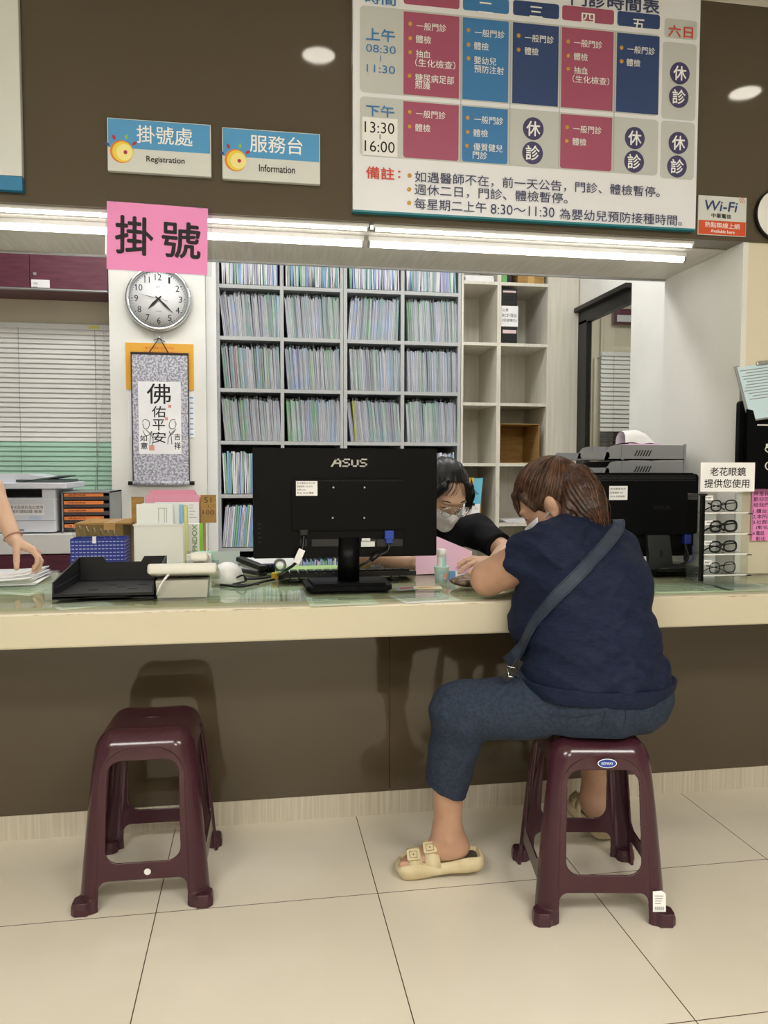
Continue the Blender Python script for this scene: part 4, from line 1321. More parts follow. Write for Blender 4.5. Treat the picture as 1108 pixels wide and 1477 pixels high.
for k in range(60):
    a = R_(6 * k); ra, rb = Rk * (0.78 if k % 5 else 0.765), Rk * 0.81
    ticks.tube([(c.x + ra * math.cos(a), yd, c.z + ra * math.sin(a)), (c.x + rb * math.cos(a), yd, c.z + rb * math.sin(a))], 0.0011 if k % 5 else 0.002, seg=4)
ticks.build('minute_marks', M['ink'], t)
def hand(mb, ang, ln, w, y, tail=0.02):
    a = R_(ang); d = Vector((math.cos(a), 0, math.sin(a))); n = Vector((-d.z, 0, d.x)); o_ = Vector((c.x, y, c.z))
    pts = [o_ - d * tail - n * w * 0.4, o_ + d * ln * 0.45 - n * w, o_ + d * ln, o_ + d * ln * 0.45 + n * w, o_ - d * tail + n * w * 0.4]
    mb.face(pts); mb.face([p - Vector((0, 0.001, 0)) for p in pts])
b = MB(); hand(b, 225, Rk * 0.46, 0.0075, yd - 0.003); b.build('hour_hand', M['ink'], t)
b = MB(); hand(b, -44, Rk * 0.64, 0.0055, yd - 0.005); b.build('minute_hand', M['ink'], t)
b = MB(); hand(b, 167, Rk * 0.60, 0.0014, yd - 0.007, 0.05); b.cyl((c.x, yd, c.z), (c.x, yd - 0.009, c.z), 0.006); b.build('second_hand', M['black'], t)
b = MB(); b.text('JEX', (c.x - 0.012, c.z + Rk * 0.36), (c.x + 0.010, c.z + Rk * 0.36), 0.009, yd); b.text('QUARTZ', (c.x - 0.014, c.z - Rk * 0.38), (c.x + 0.016, c.z - Rk * 0.38), 0.007, yd); b.build('dial_lettering', mat('grey_ink', '#77787c', 0.6), t)

# yellow calendar sheet and white sheet behind the scroll
x0, x1, z0, z1 = rect_front(181, 494, 280, 563, yp_ - 0.003)
t = thing('yellow_calendar', 'golden yellow calendar board with red writing behind the hanging scroll', 'calendar', ((x0 + x1) / 2, yp_ - 0.002, z0))
b = MB(); b.box2((x0, yp_ - 0.005, z0), (x1, yp_ - 0.0005, z1)); b.build('board', mat('golden_yellow_card', '#e3a83a', 0.5), t)
b = MB(); b.text('彰化縣衛生所門診', (x0 + 0.10, z1 - 0.025), (x1 - 0.10, z1 - 0.025), 0.012, yp_ - 0.0056); b.text('安平祐福家宅興旺', (x0 + 0.09, z1 - 0.05), (x1 - 0.08, z1 - 0.05), 0.018, yp_ - 0.0056); b.build('red_lettering', M['orange_red'], t)
x0, x1, z0, z1 = rect_front(184, 565, 281, 631, yp_ - 0.003)
t = thing('calendar_sheet', 'white calendar sheet with small print behind the lower scroll', 'calendar', ((x0 + x1) / 2, yp_ - 0.002, z0))
b = MB(); b.box2((x0, yp_ - 0.004, z0), (x1, yp_ - 0.0005, z1)); b.build('page', M['white_paper'], t)
b = MB()
for k in range(8): b.box2((x1 - 0.025, yp_ - 0.0046, z1 - 0.03 - 0.028 * k), (x1 - 0.006, yp_ - 0.0041, z1 - 0.024 - 0.028 * k))
b.build('side_print', M['sign_blue'], t)

# hanging scroll
ysx = yp_ - 0.022
tl, tr = YP(189, 509, ysx), YP(270, 508, ysx)
bl, br = YP(190, 697, ysx), YP(275, 697, ysx)
sx0, sx1, szt, szb = tl.x, (tr.x + br.x) / 2, tl.z, bl.z
t = thing('hanging_scroll', 'grey brocade hanging scroll with black brush characters below the clock', 'scroll', ((sx0 + sx1) / 2, ysx, szb))
broc = noisy(mat('grey_brocade', '#a9a9b6', 0.7), '#8b8b9c', '#cfcfd8', ns=95, detail=2, lo=0.42, hi=0.58)
b = MB(); b.box2((sx0, ysx - 0.001, szb), (sx1, ysx + 0.001, szt)); b.build('brocade', broc, t)
b = MB(); b.box2((sx0 - 0.003, ysx - 0.004, szt - 0.006), (sx1 + 0.003, ysx + 0.004, szt + 0.006), bev=0.001); b.build('top_bar', mat('dark_wood', '#2a1d18', 0.4), t)
b = MB(); b.cyl((sx0 - 0.024, ysx - 0.004, szb), (sx1 + 0.026, ysx - 0.004, szb), 0.011); b.build('roller', mat('dark_roller', '#231512', 0.35), t)
b = MB(); b.cyl((sx0, ysx - 0.004, szb), (sx1, ysx - 0.004, szb), 0.0125); b.build('roller_wrap', broc, t)
b = MB(); b.box2((sx0 - 0.002, ysx - 0.0015, szb), (sx0 + 0.004, ysx - 0.0011, szt)); b.box2((sx1 - 0.004, ysx - 0.0015, szb), (sx1 + 0.002, ysx - 0.0011, szt)); b.build('edge_band', mat('dark_edge_band', '#3b302e', 0.6), t)
a0, a1 = YP(199, 550, ysx), YP(262, 655, ysx)
b = MB(); b.box2((a0.x, ysx - 0.002, a1.z), (a1.x, ysx - 0.0012, a0.z)); b.build('paper_panel', M['white_paper'], t)
yk = ysx - 0.0026
b = MB()
for s, cxp, cyp, wp, hp, bo in (('佛', 229, 568, 31, 27, 0.012), ('佑', 229, 594, 18, 15, 0.012), ('平', 229, 613, 16, 15, 0.012), ('安', 229.5, 631, 18, 15, 0.012), ('如', 207, 632, 9, 8, 0.02), ('意', 208, 643, 9, 9, 0.02), ('吉', 256, 630, 8, 9, 0.02), ('祥', 256, 643, 8.5, 10, 0.02)):
    q = YP(cxp, cyp, yk); k_ = 4.45 / 1109
    b.text(s, (q.x - wp * k_ / 2, q.z), (q.x + wp * k_ / 2, q.z), hp * k_, yk, bo)
def stroke(pts, r=0.0016):
    b.tube(catmull([YP(p[0], p[1], yk) for p in pts], 5), r, seg=5)
stroke([(205, 609), (209, 605), (215, 608), (215, 615), (211, 619), (207, 616), (206, 611)])
stroke([(211, 620), (217, 626), (221, 634), (219, 643)]); stroke([(206, 621), (210, 628), (215, 627), (219, 622), (217, 630), (216, 641)])
stroke([(253, 605), (247, 606), (244, 612), (246, 618), (251, 618), (254, 612), (252, 607)])
stroke([(254, 619), (248, 624), (243, 632), (242, 641)]); stroke([(252, 622), (247, 627), (244, 622), (247, 630), (248, 641)])
b.build('brush_lettering', M['ink'], t)
b = MB()
for px_, py_, s_ in ((245, 586, 4), (240, 604, 4), (219, 646, 7)):
    q = YP(px_, py_, yk); s2 = s_ * 0.004 / 2
    b.box2((q.x - s2, yk - 0.0002, q.z - s2), (q.x + s2, yk + 0.0002, q.z + s2))
b.build('red_seals', mat('faded_red_seal', '#e09a8e', 0.6), t)
hk = YP(230, 488, yp_ - 0.008)
b = MB(); b.tube([(sx0 + 0.09, ysx, szt), (hk.x, yp_ - 0.012, hk.z + 0.004), (sx1 - 0.10, ysx, szt)], 0.003, seg=6); b.tube([(hk.x, yp_ - 0.014, hk.z), (hk.x + 0.03, yp_ - 0.016, hk.z - 0.02)], 0.002, seg=5); b.tube([(hk.x, yp_ - 0.014, hk.z), (hk.x - 0.03, yp_ - 0.016, hk.z - 0.012)], 0.002, seg=5); b.build('hanging_cord', mat('dark_cord', '#2b2422', 0.7), t)
t = thing('wall_hook', 'clear adhesive wall hook holding the scroll cord', 'hook', (hk.x, yp_ - 0.006, hk.z - 0.02))
b = MB(); b.box((hk.x, yp_ - 0.003, hk.z), (0.05, 0.005, 0.05), bev=0.002); b.build('base', M['sign_grey'], t)
b = MB(); b.tube([(hk.x, yp_ - 0.006, hk.z + 0.008), (hk.x, yp_ - 0.016, hk.z - 0.004), (hk.x, yp_ - 0.018, hk.z + 0.008)], 0.003, seg=6); b.build('hook', M['chrome'], t)
# ------------------------------------------------------------------ things on the counter
def cnt(px, py): 
    v = ZP(px, py, CT); return v.x, v.y
M['tray_black'] = mat('black_tray_plastic', '#16161a', 0.45)
# black letter tray
x0, y0 = cnt(75, 866); x1 = cnt(222, 862)[0]
y0 = 2.222; y1 = 2.545
t = thing('letter_tray', 'empty black plastic letter tray at the left end of the counter', 'tray', ((x0 + x1) / 2, (y0 + y1) / 2, CT))
wt = 0.004
b = MB(); b.box2((x0, y0, CT + 0.004), (x1, y1, CT + 0.009)); b.build('base', M['tray_black'], t)
b = MB()
YZ = Matrix(((0, 0, 1, 0), (1, 0, 0, 0), (0, 1, 0, 0), (0, 0, 0, 1)))     # (x, y, z) -> (z, x, y): polygon stands in the YZ plane
prof = [(y0, CT), (y0 + 0.004, CT + 0.048), (y1, CT + 0.083), (y1, CT)]
b = MB(); b.prism(prof, wt, Matrix.Translation((x0, 0, 0)) @ YZ); b.box2((x0 + 0.001, y0 + 0.02, CT + 0.028), (x0 + wt + 0.003, y1, CT + 0.032)); b.build('side_wall', M['tray_black'], t)
b = MB(); b.prism(prof, wt, Matrix.Translation((x1 - wt, 0, 0)) @ YZ); b.box2((x1 - wt - 0.003, y0 + 0.02, CT + 0.028), (x1 - 0.001, y1, CT + 0.032)); b.build('side_wall', M['tray_black'], t)
w = x1 - x0
b = MB(); b.prism([(x0, CT), (x1, CT), (x1, CT + 0.083), (x1 - 0.07, CT + 0.083), (x1 - 0.08, CT + 0.066), (x0 + 0.085, CT + 0.066), (x0 + 0.075, CT + 0.083), (x0, CT + 0.083)], wt, stand(y1 + wt)); b.build('back_wall', M['tray_black'], t)
b = MB(); b.prism([(x0, CT), (x0 + w * 0.22, CT + 0.001), (x0 + w * 0.33, CT + 0.006), (x0 + w * 0.72, CT + 0.006), (x0 + w * 0.80, CT + 0.001), (x1, CT), (x1, CT + 0.017), (x0, CT + 0.017)], wt, stand(y0 + wt)); b.build('front_lip', M['tray_black'], t)
M['slot'] = mat('slot_black', '#050506', 0.9)
for u, v in ((0.32, 0.35), (0.46, 0.62), (0.58, 0.50), (0.72, 0.38), (0.78, 0.64)):
    b = MB(); b.box((x0 + w * u, y0 + (y1 - y0) * v, CT + 0.0092), (0.028, 0.012, 0.0006)); b.build('slot', M['slot'], t)

# grey office telephone seen from behind
M['phone'] = mat('phone_grey_white', '#d9d8d0', 0.4)
M['phone_dark'] = mat('phone_stand_grey', '#b5b4aa', 0.45)
xc, yc_ = cnt(263, 862)
t = thing('telephone', 'grey white office telephone seen from behind beside the black tray', 'telephone', (xc, yc_ + 0.1, CT))
b = MB(); b.prism([(-0.068, 0), (0.068, 0), (0.072, 0.048), (-0.072, 0.048)], 0.10, Matrix.Translation((xc, yc_ + 0.10, CT + 0.0005)) @ XZ); b.build('stand', M['phone_dark'], t)
Mp = Matrix.Translation((xc + 0.002, yc_ + 0.085, CT + 0.062)) @ Matrix.Rotation(R_(-13), 4, 'X')
b = MB(); vs_ = b.box((0, 0, 0), (0.19, 0.205, 0.030), bev=0.008, seg=3)
for v in b.bm.verts: v.co = Mp @ v.co
b.build('body', M['phone'], t, autosmooth=40)
b = MB(); b.box((0, 0, 0), (0.052, 0.19, 0.026), bev=0.010, seg=3)
for v in b.bm.verts: v.co = Matrix.Translation((xc + 0.046, yc_ + 0.10, CT + 0.094)) @ Matrix.Rotation(R_(-13), 4, 'X') @ v.co
b.build('handset', M['phone'], t, autosmooth=40)
b = MB(); b.box((0, 0.004, 0), (0.19, 0.001, 0.004))
for v in b.bm.verts: v.co = Mp @ Matrix.Translation((0, -0.104, -0.006)) @ v.co
b.build('seam', M['grey_plastic'], t)
p = YP(243, 829, yc_ - 0.004)
b = MB(); b.tube(catmull([(p.x + 0.004, yc_ + 0.02, p.z), (p.x, yc_ - 0.012, p.z), (p.x - 0.016, yc_ - 0.02, CT + 0.045), (p.x - 0.03, yc_ - 0.01, CT + 0.015), (p.x - 0.03, yc_ + 0.03, CT + 0.004)]), 0.0032, seg=8); b.build('cable', M['white_plastic'], t)

# white domed device
xd, ydm = cnt(328, 842); ydm += 0.03
t = thing('domed_device', 'white domed device with a black lead between the telephone and the monitor', 'device', (xd, ydm, CT))
b = MB(); b.lathe([(0.0, 0.0005), (0.050, 0.0005), (0.052, 0.006), (0.050, 0.022), (0.043, 0.042), (0.030, 0.057), (0.014, 0.064), (0, 0.066)], (xd, ydm, CT)); b.build('dome', M['white_plastic'], t)
b = MB(); b.tube(catmull([(xd + 0.03, ydm - 0.05, CT + 0.022), (xd + 0.05, ydm - 0.062, CT + 0.030), (xd + 0.058, ydm - 0.06, CT + 0.012), (xd + 0.02, ydm - 0.075, CT + 0.004), (xd + 0.10, ydm - 0.08, CT + 0.004)]), 0.003, seg=8); b.build('lead', M['black'], t)

# clear card holder and small card stand
xh, yh = cnt(292, 824)
t = thing('card_holder', 'clear plastic card holder with white cards behind the telephone', 'card holder', (xh, yh + 0.02, CT))
b = MB(); b.box((xh, yh + 0.06, CT + 0.034), (0.115, 0.003, 0.066)); b.box((xh, yh, CT + 0.020), (0.115, 0.003, 0.038)); b.box((xh, yh + 0.03, CT + 0.002), (0.115, 0.06, 0.003)); b.build('tray', M['acrylic'], t)
b = MB(); b.box((xh - 0.012, yh + 0.02, CT + 0.031), (0.085, 0.030, 0.054)); b.build('cards', M['white_paper'], t)
b = MB(); b.box((xh + 0.012, yh + 0.045, CT + 0.036), (0.075, 0.010, 0.062)); b.build('green_cards', mat('pale_mint_card', '#bfe0cc', 0.6), t)
xq, yq_ = cnt(328, 823)
t = thing('card_stand', 'small pale blue card standing upright behind the white domed device', 'card', (xq, yq_, CT))
b = MB(); b.box((xq, yq_, CT + 0.035), (0.088, 0.002, 0.068), rot=(-0.1, 0, 0)); b.build('card', mat('pale_blue_card', '#c6d6d8', 0.5), t)
b = MB(); b.box((xq, yq_ + 0.012, CT + 0.004), (0.07, 0.035, 0.006), bev=0.001); b.build('foot', M['acrylic'], t)

# white open file holder with papers
yf = 2.80
pa, pb = YP(193, 757, yf), YP(264, 757, yf)
hx0, hx1, hz1 = pa.x, pb.x, YP(228, 756, yf).z
t = thing('file_holder', 'white open file holder with white, blue and yellow sheets behind the telephone', 'file holder', ((hx0 + hx1) / 2, yf + 0.04, CT))
M['holder'] = mat('white_holder_plastic', '#eceeea', 0.4)
b = MB(); b.box2((hx0, yf, CT), (hx1, yf + 0.003, hz1)); b.box2((hx0, yf + 0.077, CT), (hx1, yf + 0.08, hz1)); b.box2((hx0, yf, CT), (hx0 + 0.003, yf + 0.08, hz1)); b.box2((hx1 - 0.003, yf, CT), (hx1, yf + 0.08, hz1)); b.box2((hx0, yf, CT), (hx1, yf + 0.08, CT + 0.003)); b.box2((hx0 - 0.003, yf - 0.003, hz1 - 0.006), (hx1 + 0.003, yf + 0.0, hz1)); b.build('box', M['holder'], t)
for i, (u0, u1, top, c_, nm) in enumerate(((197, 249, 727, '#eef3f4', 'white_sheets'), (204, 257, 726, '#dfe6ea', 'grey_sheets'), (210, 262, 728, '#9fc9ea', 'blue_sheets'), (214, 268, 730, '#e4e6a0', 'yellow_sheets'))):
    q0, q1 = YP(u0, 740, yf + 0.01), YP(u1, 740, yf + 0.01); zt_ = YP(220, top, yf + 0.01).z
    b = MB()
    for k in range(4): b.box2((q0.x + 0.001 * k, yf + 0.008 + 0.016 * i + 0.003 * k, CT + 0.004), (q1.x + 0.001 * k, yf + 0.0094 + 0.016 * i + 0.003 * k, zt_ - 0.001 * k))
    b.build(nm, mat('sheet_' + nm, c_, 0.7), t)
q0, q1 = YP(228, 733, yf), YP(240, 752, yf)
b = MB()
for xx in (q0.x, q0.x + 0.02, q1.x): b.box2((xx, yf + 0.0066, q1.z - 0.004), (xx + 0.0012, yf + 0.0072, q0.z))
b.box2((q0.x, yf + 0.0066, q0.z - 0.0012), (q1.x, yf + 0.0072, q0.z)); b.build('printed_lines', M['sheet_grey'], t)

# blue patterned box with clear plastic odds and ends
yb2 = 2.76
pa, pb = YP(101, 777, yb2), YP(180, 777, yb2)
bx0_, bx1_, bz1_ = pa.x, pb.x, (pa.z + pb.z) / 2
def dotted_blue():
    m = mat('blue_patterned_card', '#2b3f9a', 0.5)
    v = coords(m, (1, 1, 1))
    sep = N(m, 'ShaderNodeSeparateXYZ'); L(m, v, sep.inputs[0])
    def pp(o, s, th):
        a = N(m, 'ShaderNodeMath', operation='PINGPONG'); L(m, o, a.inputs[0]); a.inputs[1].default_value = s
        c_ = N(m, 'ShaderNodeMath', operation='LESS_THAN'); L(m, a.outputs[0], c_.inputs[0]); c_.inputs[1].default_value = th
        return c_.outputs[0]
    ad = N(m, 'ShaderNodeMath', operation='ADD'); L(m, sep.outputs[0], ad.inputs[0]); L(m, sep.outputs[1], ad.inputs[1])
    mu = N(m, 'ShaderNodeMath', operation='MULTIPLY'); L(m, pp(sep.outputs[2], 0.0062, 0.0013), mu.inputs[0]); L(m, pp(ad.outputs[0], 0.0062, 0.0042), mu.inputs[1])
    mix = N(m, 'ShaderNodeMixRGB'); L(m, mu.outputs[0], mix.inputs[0]); mix.inputs[1].default_value = (*lin('#26368f'), 1); mix.inputs[2].default_value = (*lin('#b9c3ea'), 1)
    L(m, mix.outputs[0], bsdf(m).inputs['Base Color'])
    return m
t = thing('storage_box', 'blue patterned open box of clear plastic pieces behind the black tray', 'box', ((bx0_ + bx1_) / 2, yb2 + 0.055, CT))
b = MB(); d_ = 0.11
b.box2((bx0_, yb2, CT), (bx1_, yb2 + 0.003, bz1_)); b.box2((bx0_, yb2 + d_ - 0.003, CT), (bx1_, yb2 + d_, bz1_)); b.box2((bx0_, yb2, CT), (bx0_ + 0.003, yb2 + d_, bz1_)); b.box2((bx1_ - 0.003, yb2, CT), (bx1_, yb2 + d_, bz1_)); b.box2((bx0_, yb2, CT), (bx1_, yb2 + d_, CT + 0.003)); b.build('box', dotted_blue(), t)
for i in range(7):
    xx = bx0_ + 0.045 + i * 0.022
    b = MB(); b.cyl((xx, yb2 + 0.03 + 0.008 * i, CT + 0.02), (xx - 0.05, yb2 + 0.04 + 0.006 * i, bz1_ + 0.045 - 0.004 * i), 0.0075, seg=12); b.build('clear_tube', M['acrylic'], t)
q = YP(136, 782, yb2)
b = MB(); b.box((q.x, yb2 - 0.0006, q.z + 0.008), (0.012, 0.0006, 0.024)); b.build('tape', M['white_paper'], t)

# staff desk behind the counter, with cartons
DZ = 0.74
t = thing('staff_desk', 'white staff desk behind the left part of the counter', 'desk', (-0.25, 3.14, 0))
b = MB(); b.box2((-0.735, 2.92, DZ - 0.03), (0.15, 3.42, DZ), bev=0.006); b.build('top', M['white_plastic'], t)
for xx in (-0.70, 0.10):
    b = MB(); b.box2((xx, 2.96, 0), (xx + 0.04, 3.40, DZ - 0.03)); b.build('leg', M['white_plastic'], t)
yk_ = 2.98
pa, pb = YP(109, 757, yk_), YP(177, 757, yk_)
t = thing('carton', 'brown carton with a taped lid behind the blue patterned box', 'box', ((pa.x + pb.x) / 2, yk_ + 0.12, DZ))
b = MB(); b.box2((pa.x, yk_, DZ), (pb.x, yk_ + 0.26, pa.z), bev=0.001); b.build('carton_body', noisy(mat('olive_cardboard', '#80693a', 0.8), '#7a6436', '#86703f', ns=8), t)
b = MB(); b.box2((pa.x - 0.002, yk_ - 0.002, pa.z), (pb.x + 0.03, yk_ + 0.262, pa.z + 0.006)); b.build('lid', M['cardboard'], t)
b = MB(); b.box2((pa.x + 0.10, yk_ - 0.003, pa.z - 0.02), (pa.x + 0.14, yk_ + 0.2, pa.z + 0.0068)); b.build('tape', mat('brown_tape', '#b58f5a', 0.3), t)

yk2 = 3.0
pa, pb = YP(206, 717, yk2), YP(291, 717, yk2)
cx0, cx1, cz1 = pa.x, pb.x, YP(250, 720, yk2).z
t = thing('carton', 'brown carton of pink folders marked 51 to 100 on its flap', 'box', ((cx0 + cx1) / 2, yk2 + 0.1, DZ))
b = MB(); b.box2((cx0, yk2 + 0.06, DZ), (cx1, yk2 + 0.064, cz1)); b.box2((cx0, yk2 + 0.2, DZ), (cx1, yk2 + 0.204, cz1)); b.box2((cx0, yk2 + 0.06, DZ), (cx0 + 0.004, yk2 + 0.2, cz1)); b.box2((cx1 - 0.004, yk2 + 0.06, DZ), (cx1, yk2 + 0.2, cz1)); b.box2((cx0, yk2 + 0.06, DZ), (cx1, yk2 + 0.204, DZ + 0.004)); b.build('carton_body', M['cardboard'], t)
q0, q1 = YP(189, 717, yk2 + 0.05), YP(208, 756, yk2 + 0.05)
b = MB(); b.box2((q0.x, yk2 + 0.055, q1.z), (q1.x, yk2 + 0.059, q0.z)); b.build('flap', M['cardboard'], t)
q0, q1 = YP(289, 714, yk2 + 0.05), YP(312, 754, yk2 + 0.05)
b = MB(); b.box2((q0.x, yk2 + 0.055, q1.z), (q1.x, yk2 + 0.059, q0.z)); fl = b.build('flap', M['cardboard'], t)
b = MB(); xa = q0.x + 0.014; xb = q1.x - 0.012
b.text('51', (xa, YP(300, 722, yk2).z), (xb - 0.006, YP(300, 722, yk2).z), 0.022, yk2 + 0.0545); b.text('l', (xa + 0.014, YP(300, 731, yk2).z), (xa + 0.016, YP(300, 731, yk2).z), 0.008, yk2 + 0.0545); b.text('100', (xa - 0.006, YP(300, 740, yk2).z), (xb + 0.004, YP(300, 740, yk2).z), 0.017, yk2 + 0.0545); b.build('marker_lettering', mat('brown_marker', '#4b3820', 0.6), fl)
M['pink_folder'] = mat('pink_folder', '#d9809f', 0.55)
M['pink_folder_light'] = mat('pink_folder_light', '#e6a0bb', 0.55)
for k in range(8):
    q0, q1 = YP(207 + 1.5 * k if k < 4 else 210, 715, yk2), YP(287 - (k > 3) * 8, 755, yk2)
    zt_ = YP(245, 714 if k < 4 else 708, yk2).z
    b = MB(); b.prism(rrect(q0.x, DZ + 0.01, q1.x, zt_ - 0.003 * (k % 4), 0.008, 3), 0.005, stand(yk2 + 0.052 + 0.0075 * k * 2.2)); f_ = b.build('pink_folder', M['pink_folder'] if k % 2 else M['pink_folder_light'], None)
    tag(f_, 'pink document folder standing in the carton marked 51 to 100', 'folder', 'pink folders in the carton')
q0, q1 = YP(222, 725, yk2), YP(286, 757, yk2)
t = thing('form_sheet', 'white printed form in front of the pink folders', 'paper', ((q0.x + q1.x) / 2, yk2 + 0.03, DZ))
b = MB(); b.box2((q0.x, yk2 + 0.036, DZ + 0.001), (q1.x, yk2 + 0.038, q0.z)); b.build('sheet', M['white_paper'], t)
b = MB()
for k in range(7):
    zz = q0.z - 0.012 - 0.012 * k
    for j in range(4):
        if random.random() < 0.75:
            xx = q0.x + 0.012 + j * 0.038; b.box2((xx, yk2 + 0.0352, zz), (xx + random.uniform(0.012, 0.032), yk2 + 0.0358, zz + 0.0018))
b.build('print_lines', M['sheet_grey'], t)

q0, q1 = YP(269, 756, 2.95), YP(288, 812, 2.95)
t = thing('product_box', 'slim white box with a green edge and vertical lettering beside the file holder', 'box', (q0.x, 2.97, DZ))
xg = YP(292, 770, 2.95).x
b = MB(); b.box2((q0.x - 0.01, 2.95, DZ), (q1.x, 2.99, q0.z)); b.build('white_side', M['white_paper'], t)
b = MB(); b.box2((q1.x, 2.95, DZ), (xg, 2.99, q0.z)); b.build('green_edge', mat('lime_green_card', '#8ecb3c', 0.5), t)
Mr = Matrix.Translation(((q0.x + q1.x) / 2 + 0.006, 2.9494, (q0.z + DZ) / 2 + 0.03)) @ Matrix.Rotation(R_(-90), 4, 'Y')
b = MB(); b.text('EPPNDOX', (-0.07, 0), (0.06, 0), 0.018, 0.0, 0.02, M=Mr); b.build('vertical_lettering', mat('olive_green_ink', '#6f8f2e', 0.5), t)

# front monitor, seen from the back
M['mon'] = mat('monitor_black', '#060709', 0.35, spec=0.14)
M['mon_matt'] = mat('monitor_black_matt', '#08090b', 0.5, spec=0.12)
M['logo'] = mat('logo_silver', '#a6a6a4', 0.35, metal=0.4)
ym = 2.315
ptl, ptr, pbl = YP(364, 645, ym), YP(631, 648, ym), YP(364, 808, ym)
mx0, mx1, mz1, mz0 = ptl.x, ptr.x, (ptl.z + ptr.z) / 2, (pbl.z + YP(630, 800, ym).z) / 2
mcx = (mx0 + mx1) / 2
bc = [cnt(*p) for p in ((443, 855), (567, 852), (560, 838), (452, 838))]
t = thing('computer_monitor', 'large black monitor seen from behind in the middle of the counter', 'monitor', (mcx, ym + 0.05, CT))
b = MB(); b.prism(rrect(mx0, mz0, mx1, mz1, 0.006, 3), 0.026, stand(ym + 0.031)); b.build('back_shell', M['mon'], t)
b = MB(); b.prism(rrect(mx0 + 0.002, mz0 + 0.002, mx1 - 0.002, mz1 - 0.002, 0.005, 3), 0.014, stand(ym + 0.0455)); b.build('front_bezel', M['mon_matt'], t)
b = MB(); b.box2((mx0 + 0.012, ym + 0.0456, mz0 + 0.016), (mx1 - 0.012, ym + 0.0462, mz1 - 0.012)); b.build('screen', mat('screen_dark', '#1c2530', 0.15), t)
def mp(px, py, y): return YP(px, py, y)
u0, u1, w1, w0 = mp(421, 740, ym).x, mp(585, 740, ym).x, mp(500, 691, ym).z, mp(500, 764, ym).z
b = MB(); b.prism(rrect(u0, w0, u1, w1, 0.010, 4), 0.014, stand(ym + 0.006)); b.build('rear_hump', M['mon_matt'], t)
zl0 = mp(500, 803, ym).z
b = MB(); b.box2((u0, ym + 0.003, zl0), (u0 + 0.003, ym + 0.006, w0 - 0.006)); b.box2((u1 - 0.003, ym + 0.003, zl0), (u1, ym + 0.006, w0 - 0.006)); b.box2((u0, ym + 0.003, w0 - 0.006), (u1, ym + 0.006, w0 - 0.003)); b.build('port_recess', M['mon'], t)
M['port'] = mat('port_panel_grey', '#1d1e20', 0.5)
for px_, w_ in ((438, 10), (470, 40), (533, 22), (562, 40)):
    q = mp(px_, 783, ym); b = MB(); b.box((q.x, ym + 0.0044, q.z), (w_ * 0.0021, 0.002, 0.022)); b.build('port_panel', M['port'], t)
q = mp(531, 783, ym); b = MB(); b.box((q.x, ym + 0.0028, q.z - 0.004), (0.042, 0.0008, 0.016)); b.box((q.x - 0.006, ym + 0.0028, q.z + 0.010), (0.026, 0.0008, 0.008)); b.build('serial_label', M['sign_grey'], t)
q0, q1 = mp(427, 694, ym - 0.009), mp(458, 715, ym - 0.009)
b = MB(); b.box2((q0.x, ym - 0.0086, q1.z), (q1.x, ym - 0.0081, q0.z)); sl = b.build('inventory_label', M['white_paper'], t)
b = MB()
for k, (s, f) in enumerate((('彰化縣衛生所公用', 0.92), ('財產編號: 306-3070', 0.8), ('名稱: LED', 0.45), ('彰化 2018 購置', 0.85))):
    zz = q0.z - 0.006 - 0.0098 * k; b.text(s, (q0.x + 0.003, zz), (q0.x + 0.003 + (q1.x - q0.x - 0.006) * f, zz), 0.0058, ym - 0.0090)
b.build('label_lettering', M['ink'], sl)
for px_, py_ in ((481, 703), (526, 703), (480, 747), (525.5, 747)):
    q = mp(px_, py_, ym - 0.008); b = MB(); b.cyl((q.x, ym - 0.0078, q.z), (q.x, ym - 0.0095, q.z), 0.0028, seg=12); b.build('screw', M['steel'], t)
for k in range(5):
    q = mp(374.5, 756 + 6.6 * k, ym); b = MB(); b.box((q.x, ym + 0.0045, q.z), (0.010, 0.002, 0.004), bev=0.001); b.build('button', M['black_matt'], t)
b = MB()
for k in range(46):
    xx = u0 + 0.012 + (u1 - u0 - 0.024) * k / 45; b.box((xx, ym - 0.0075, w1 - 0.005), (0.0022, 0.0016, 0.003))
b.build('vent_dots', mat('vent_grey', '#34363a', 0.5), t)
# logo strokes
l0, l1, lt, lb = mp(477, 668, ym).x, mp(530, 668, ym).x, mp(500, 661.5, ym).z, mp(500, 673.5, ym).z
lw, lh = l1 - l0, lt - lb
def LP(u, v): return (l0 + lw * u, lb + lh * v)
b = MB()
def quad(*pts): b.prism([LP(*p) for p in pts], 0.0008, stand(ym + 0.0048))
quad((0.0, 0.0), (0.055, 0.0), (0.175, 0.78), (0.175, 1.0), (0.13, 1.0)); quad((0.13, 0.80), (0.29, 0.80), (0.29, 1.0), (0.13, 1.0)); quad((0.235, 0.0), (0.29, 0.0), (0.29, 1.0), (0.235, 1.0)); quad((0.10, 0.36), (0.235, 0.36), (0.235, 0.54), (0.14, 0.54))
def ess(u):
    quad((u, 0.82), (u + 0.21, 0.82), (u + 0.21, 1.0), (u, 1.0)); quad((u, 0.42), (u + 0.21, 0.42), (u + 0.21, 0.60), (u, 0.60)); quad((u, 0.0), (u + 0.21, 0.0), (u + 0.21, 0.18), (u, 0.18))
    quad((u, 0.42), (u + 0.05, 0.42), (u + 0.05, 1.0), (u, 1.0)); quad((u + 0.16, 0.0), (u + 0.21, 0.0), (u + 0.21, 0.60), (u + 0.16, 0.60))
ess(0.32); ess(0.79)
quad((0.56, 0.0), (0.61, 0.0), (0.61, 0.88), (0.56, 0.88)); quad((0.715, 0.0), (0.765, 0.0), (0.765, 0.88), (0.715, 0.88)); quad((0.56, 0.0), (0.765, 0.0), (0.765, 0.2), (0.56, 0.2))
b.build('logo', M['logo'], t)
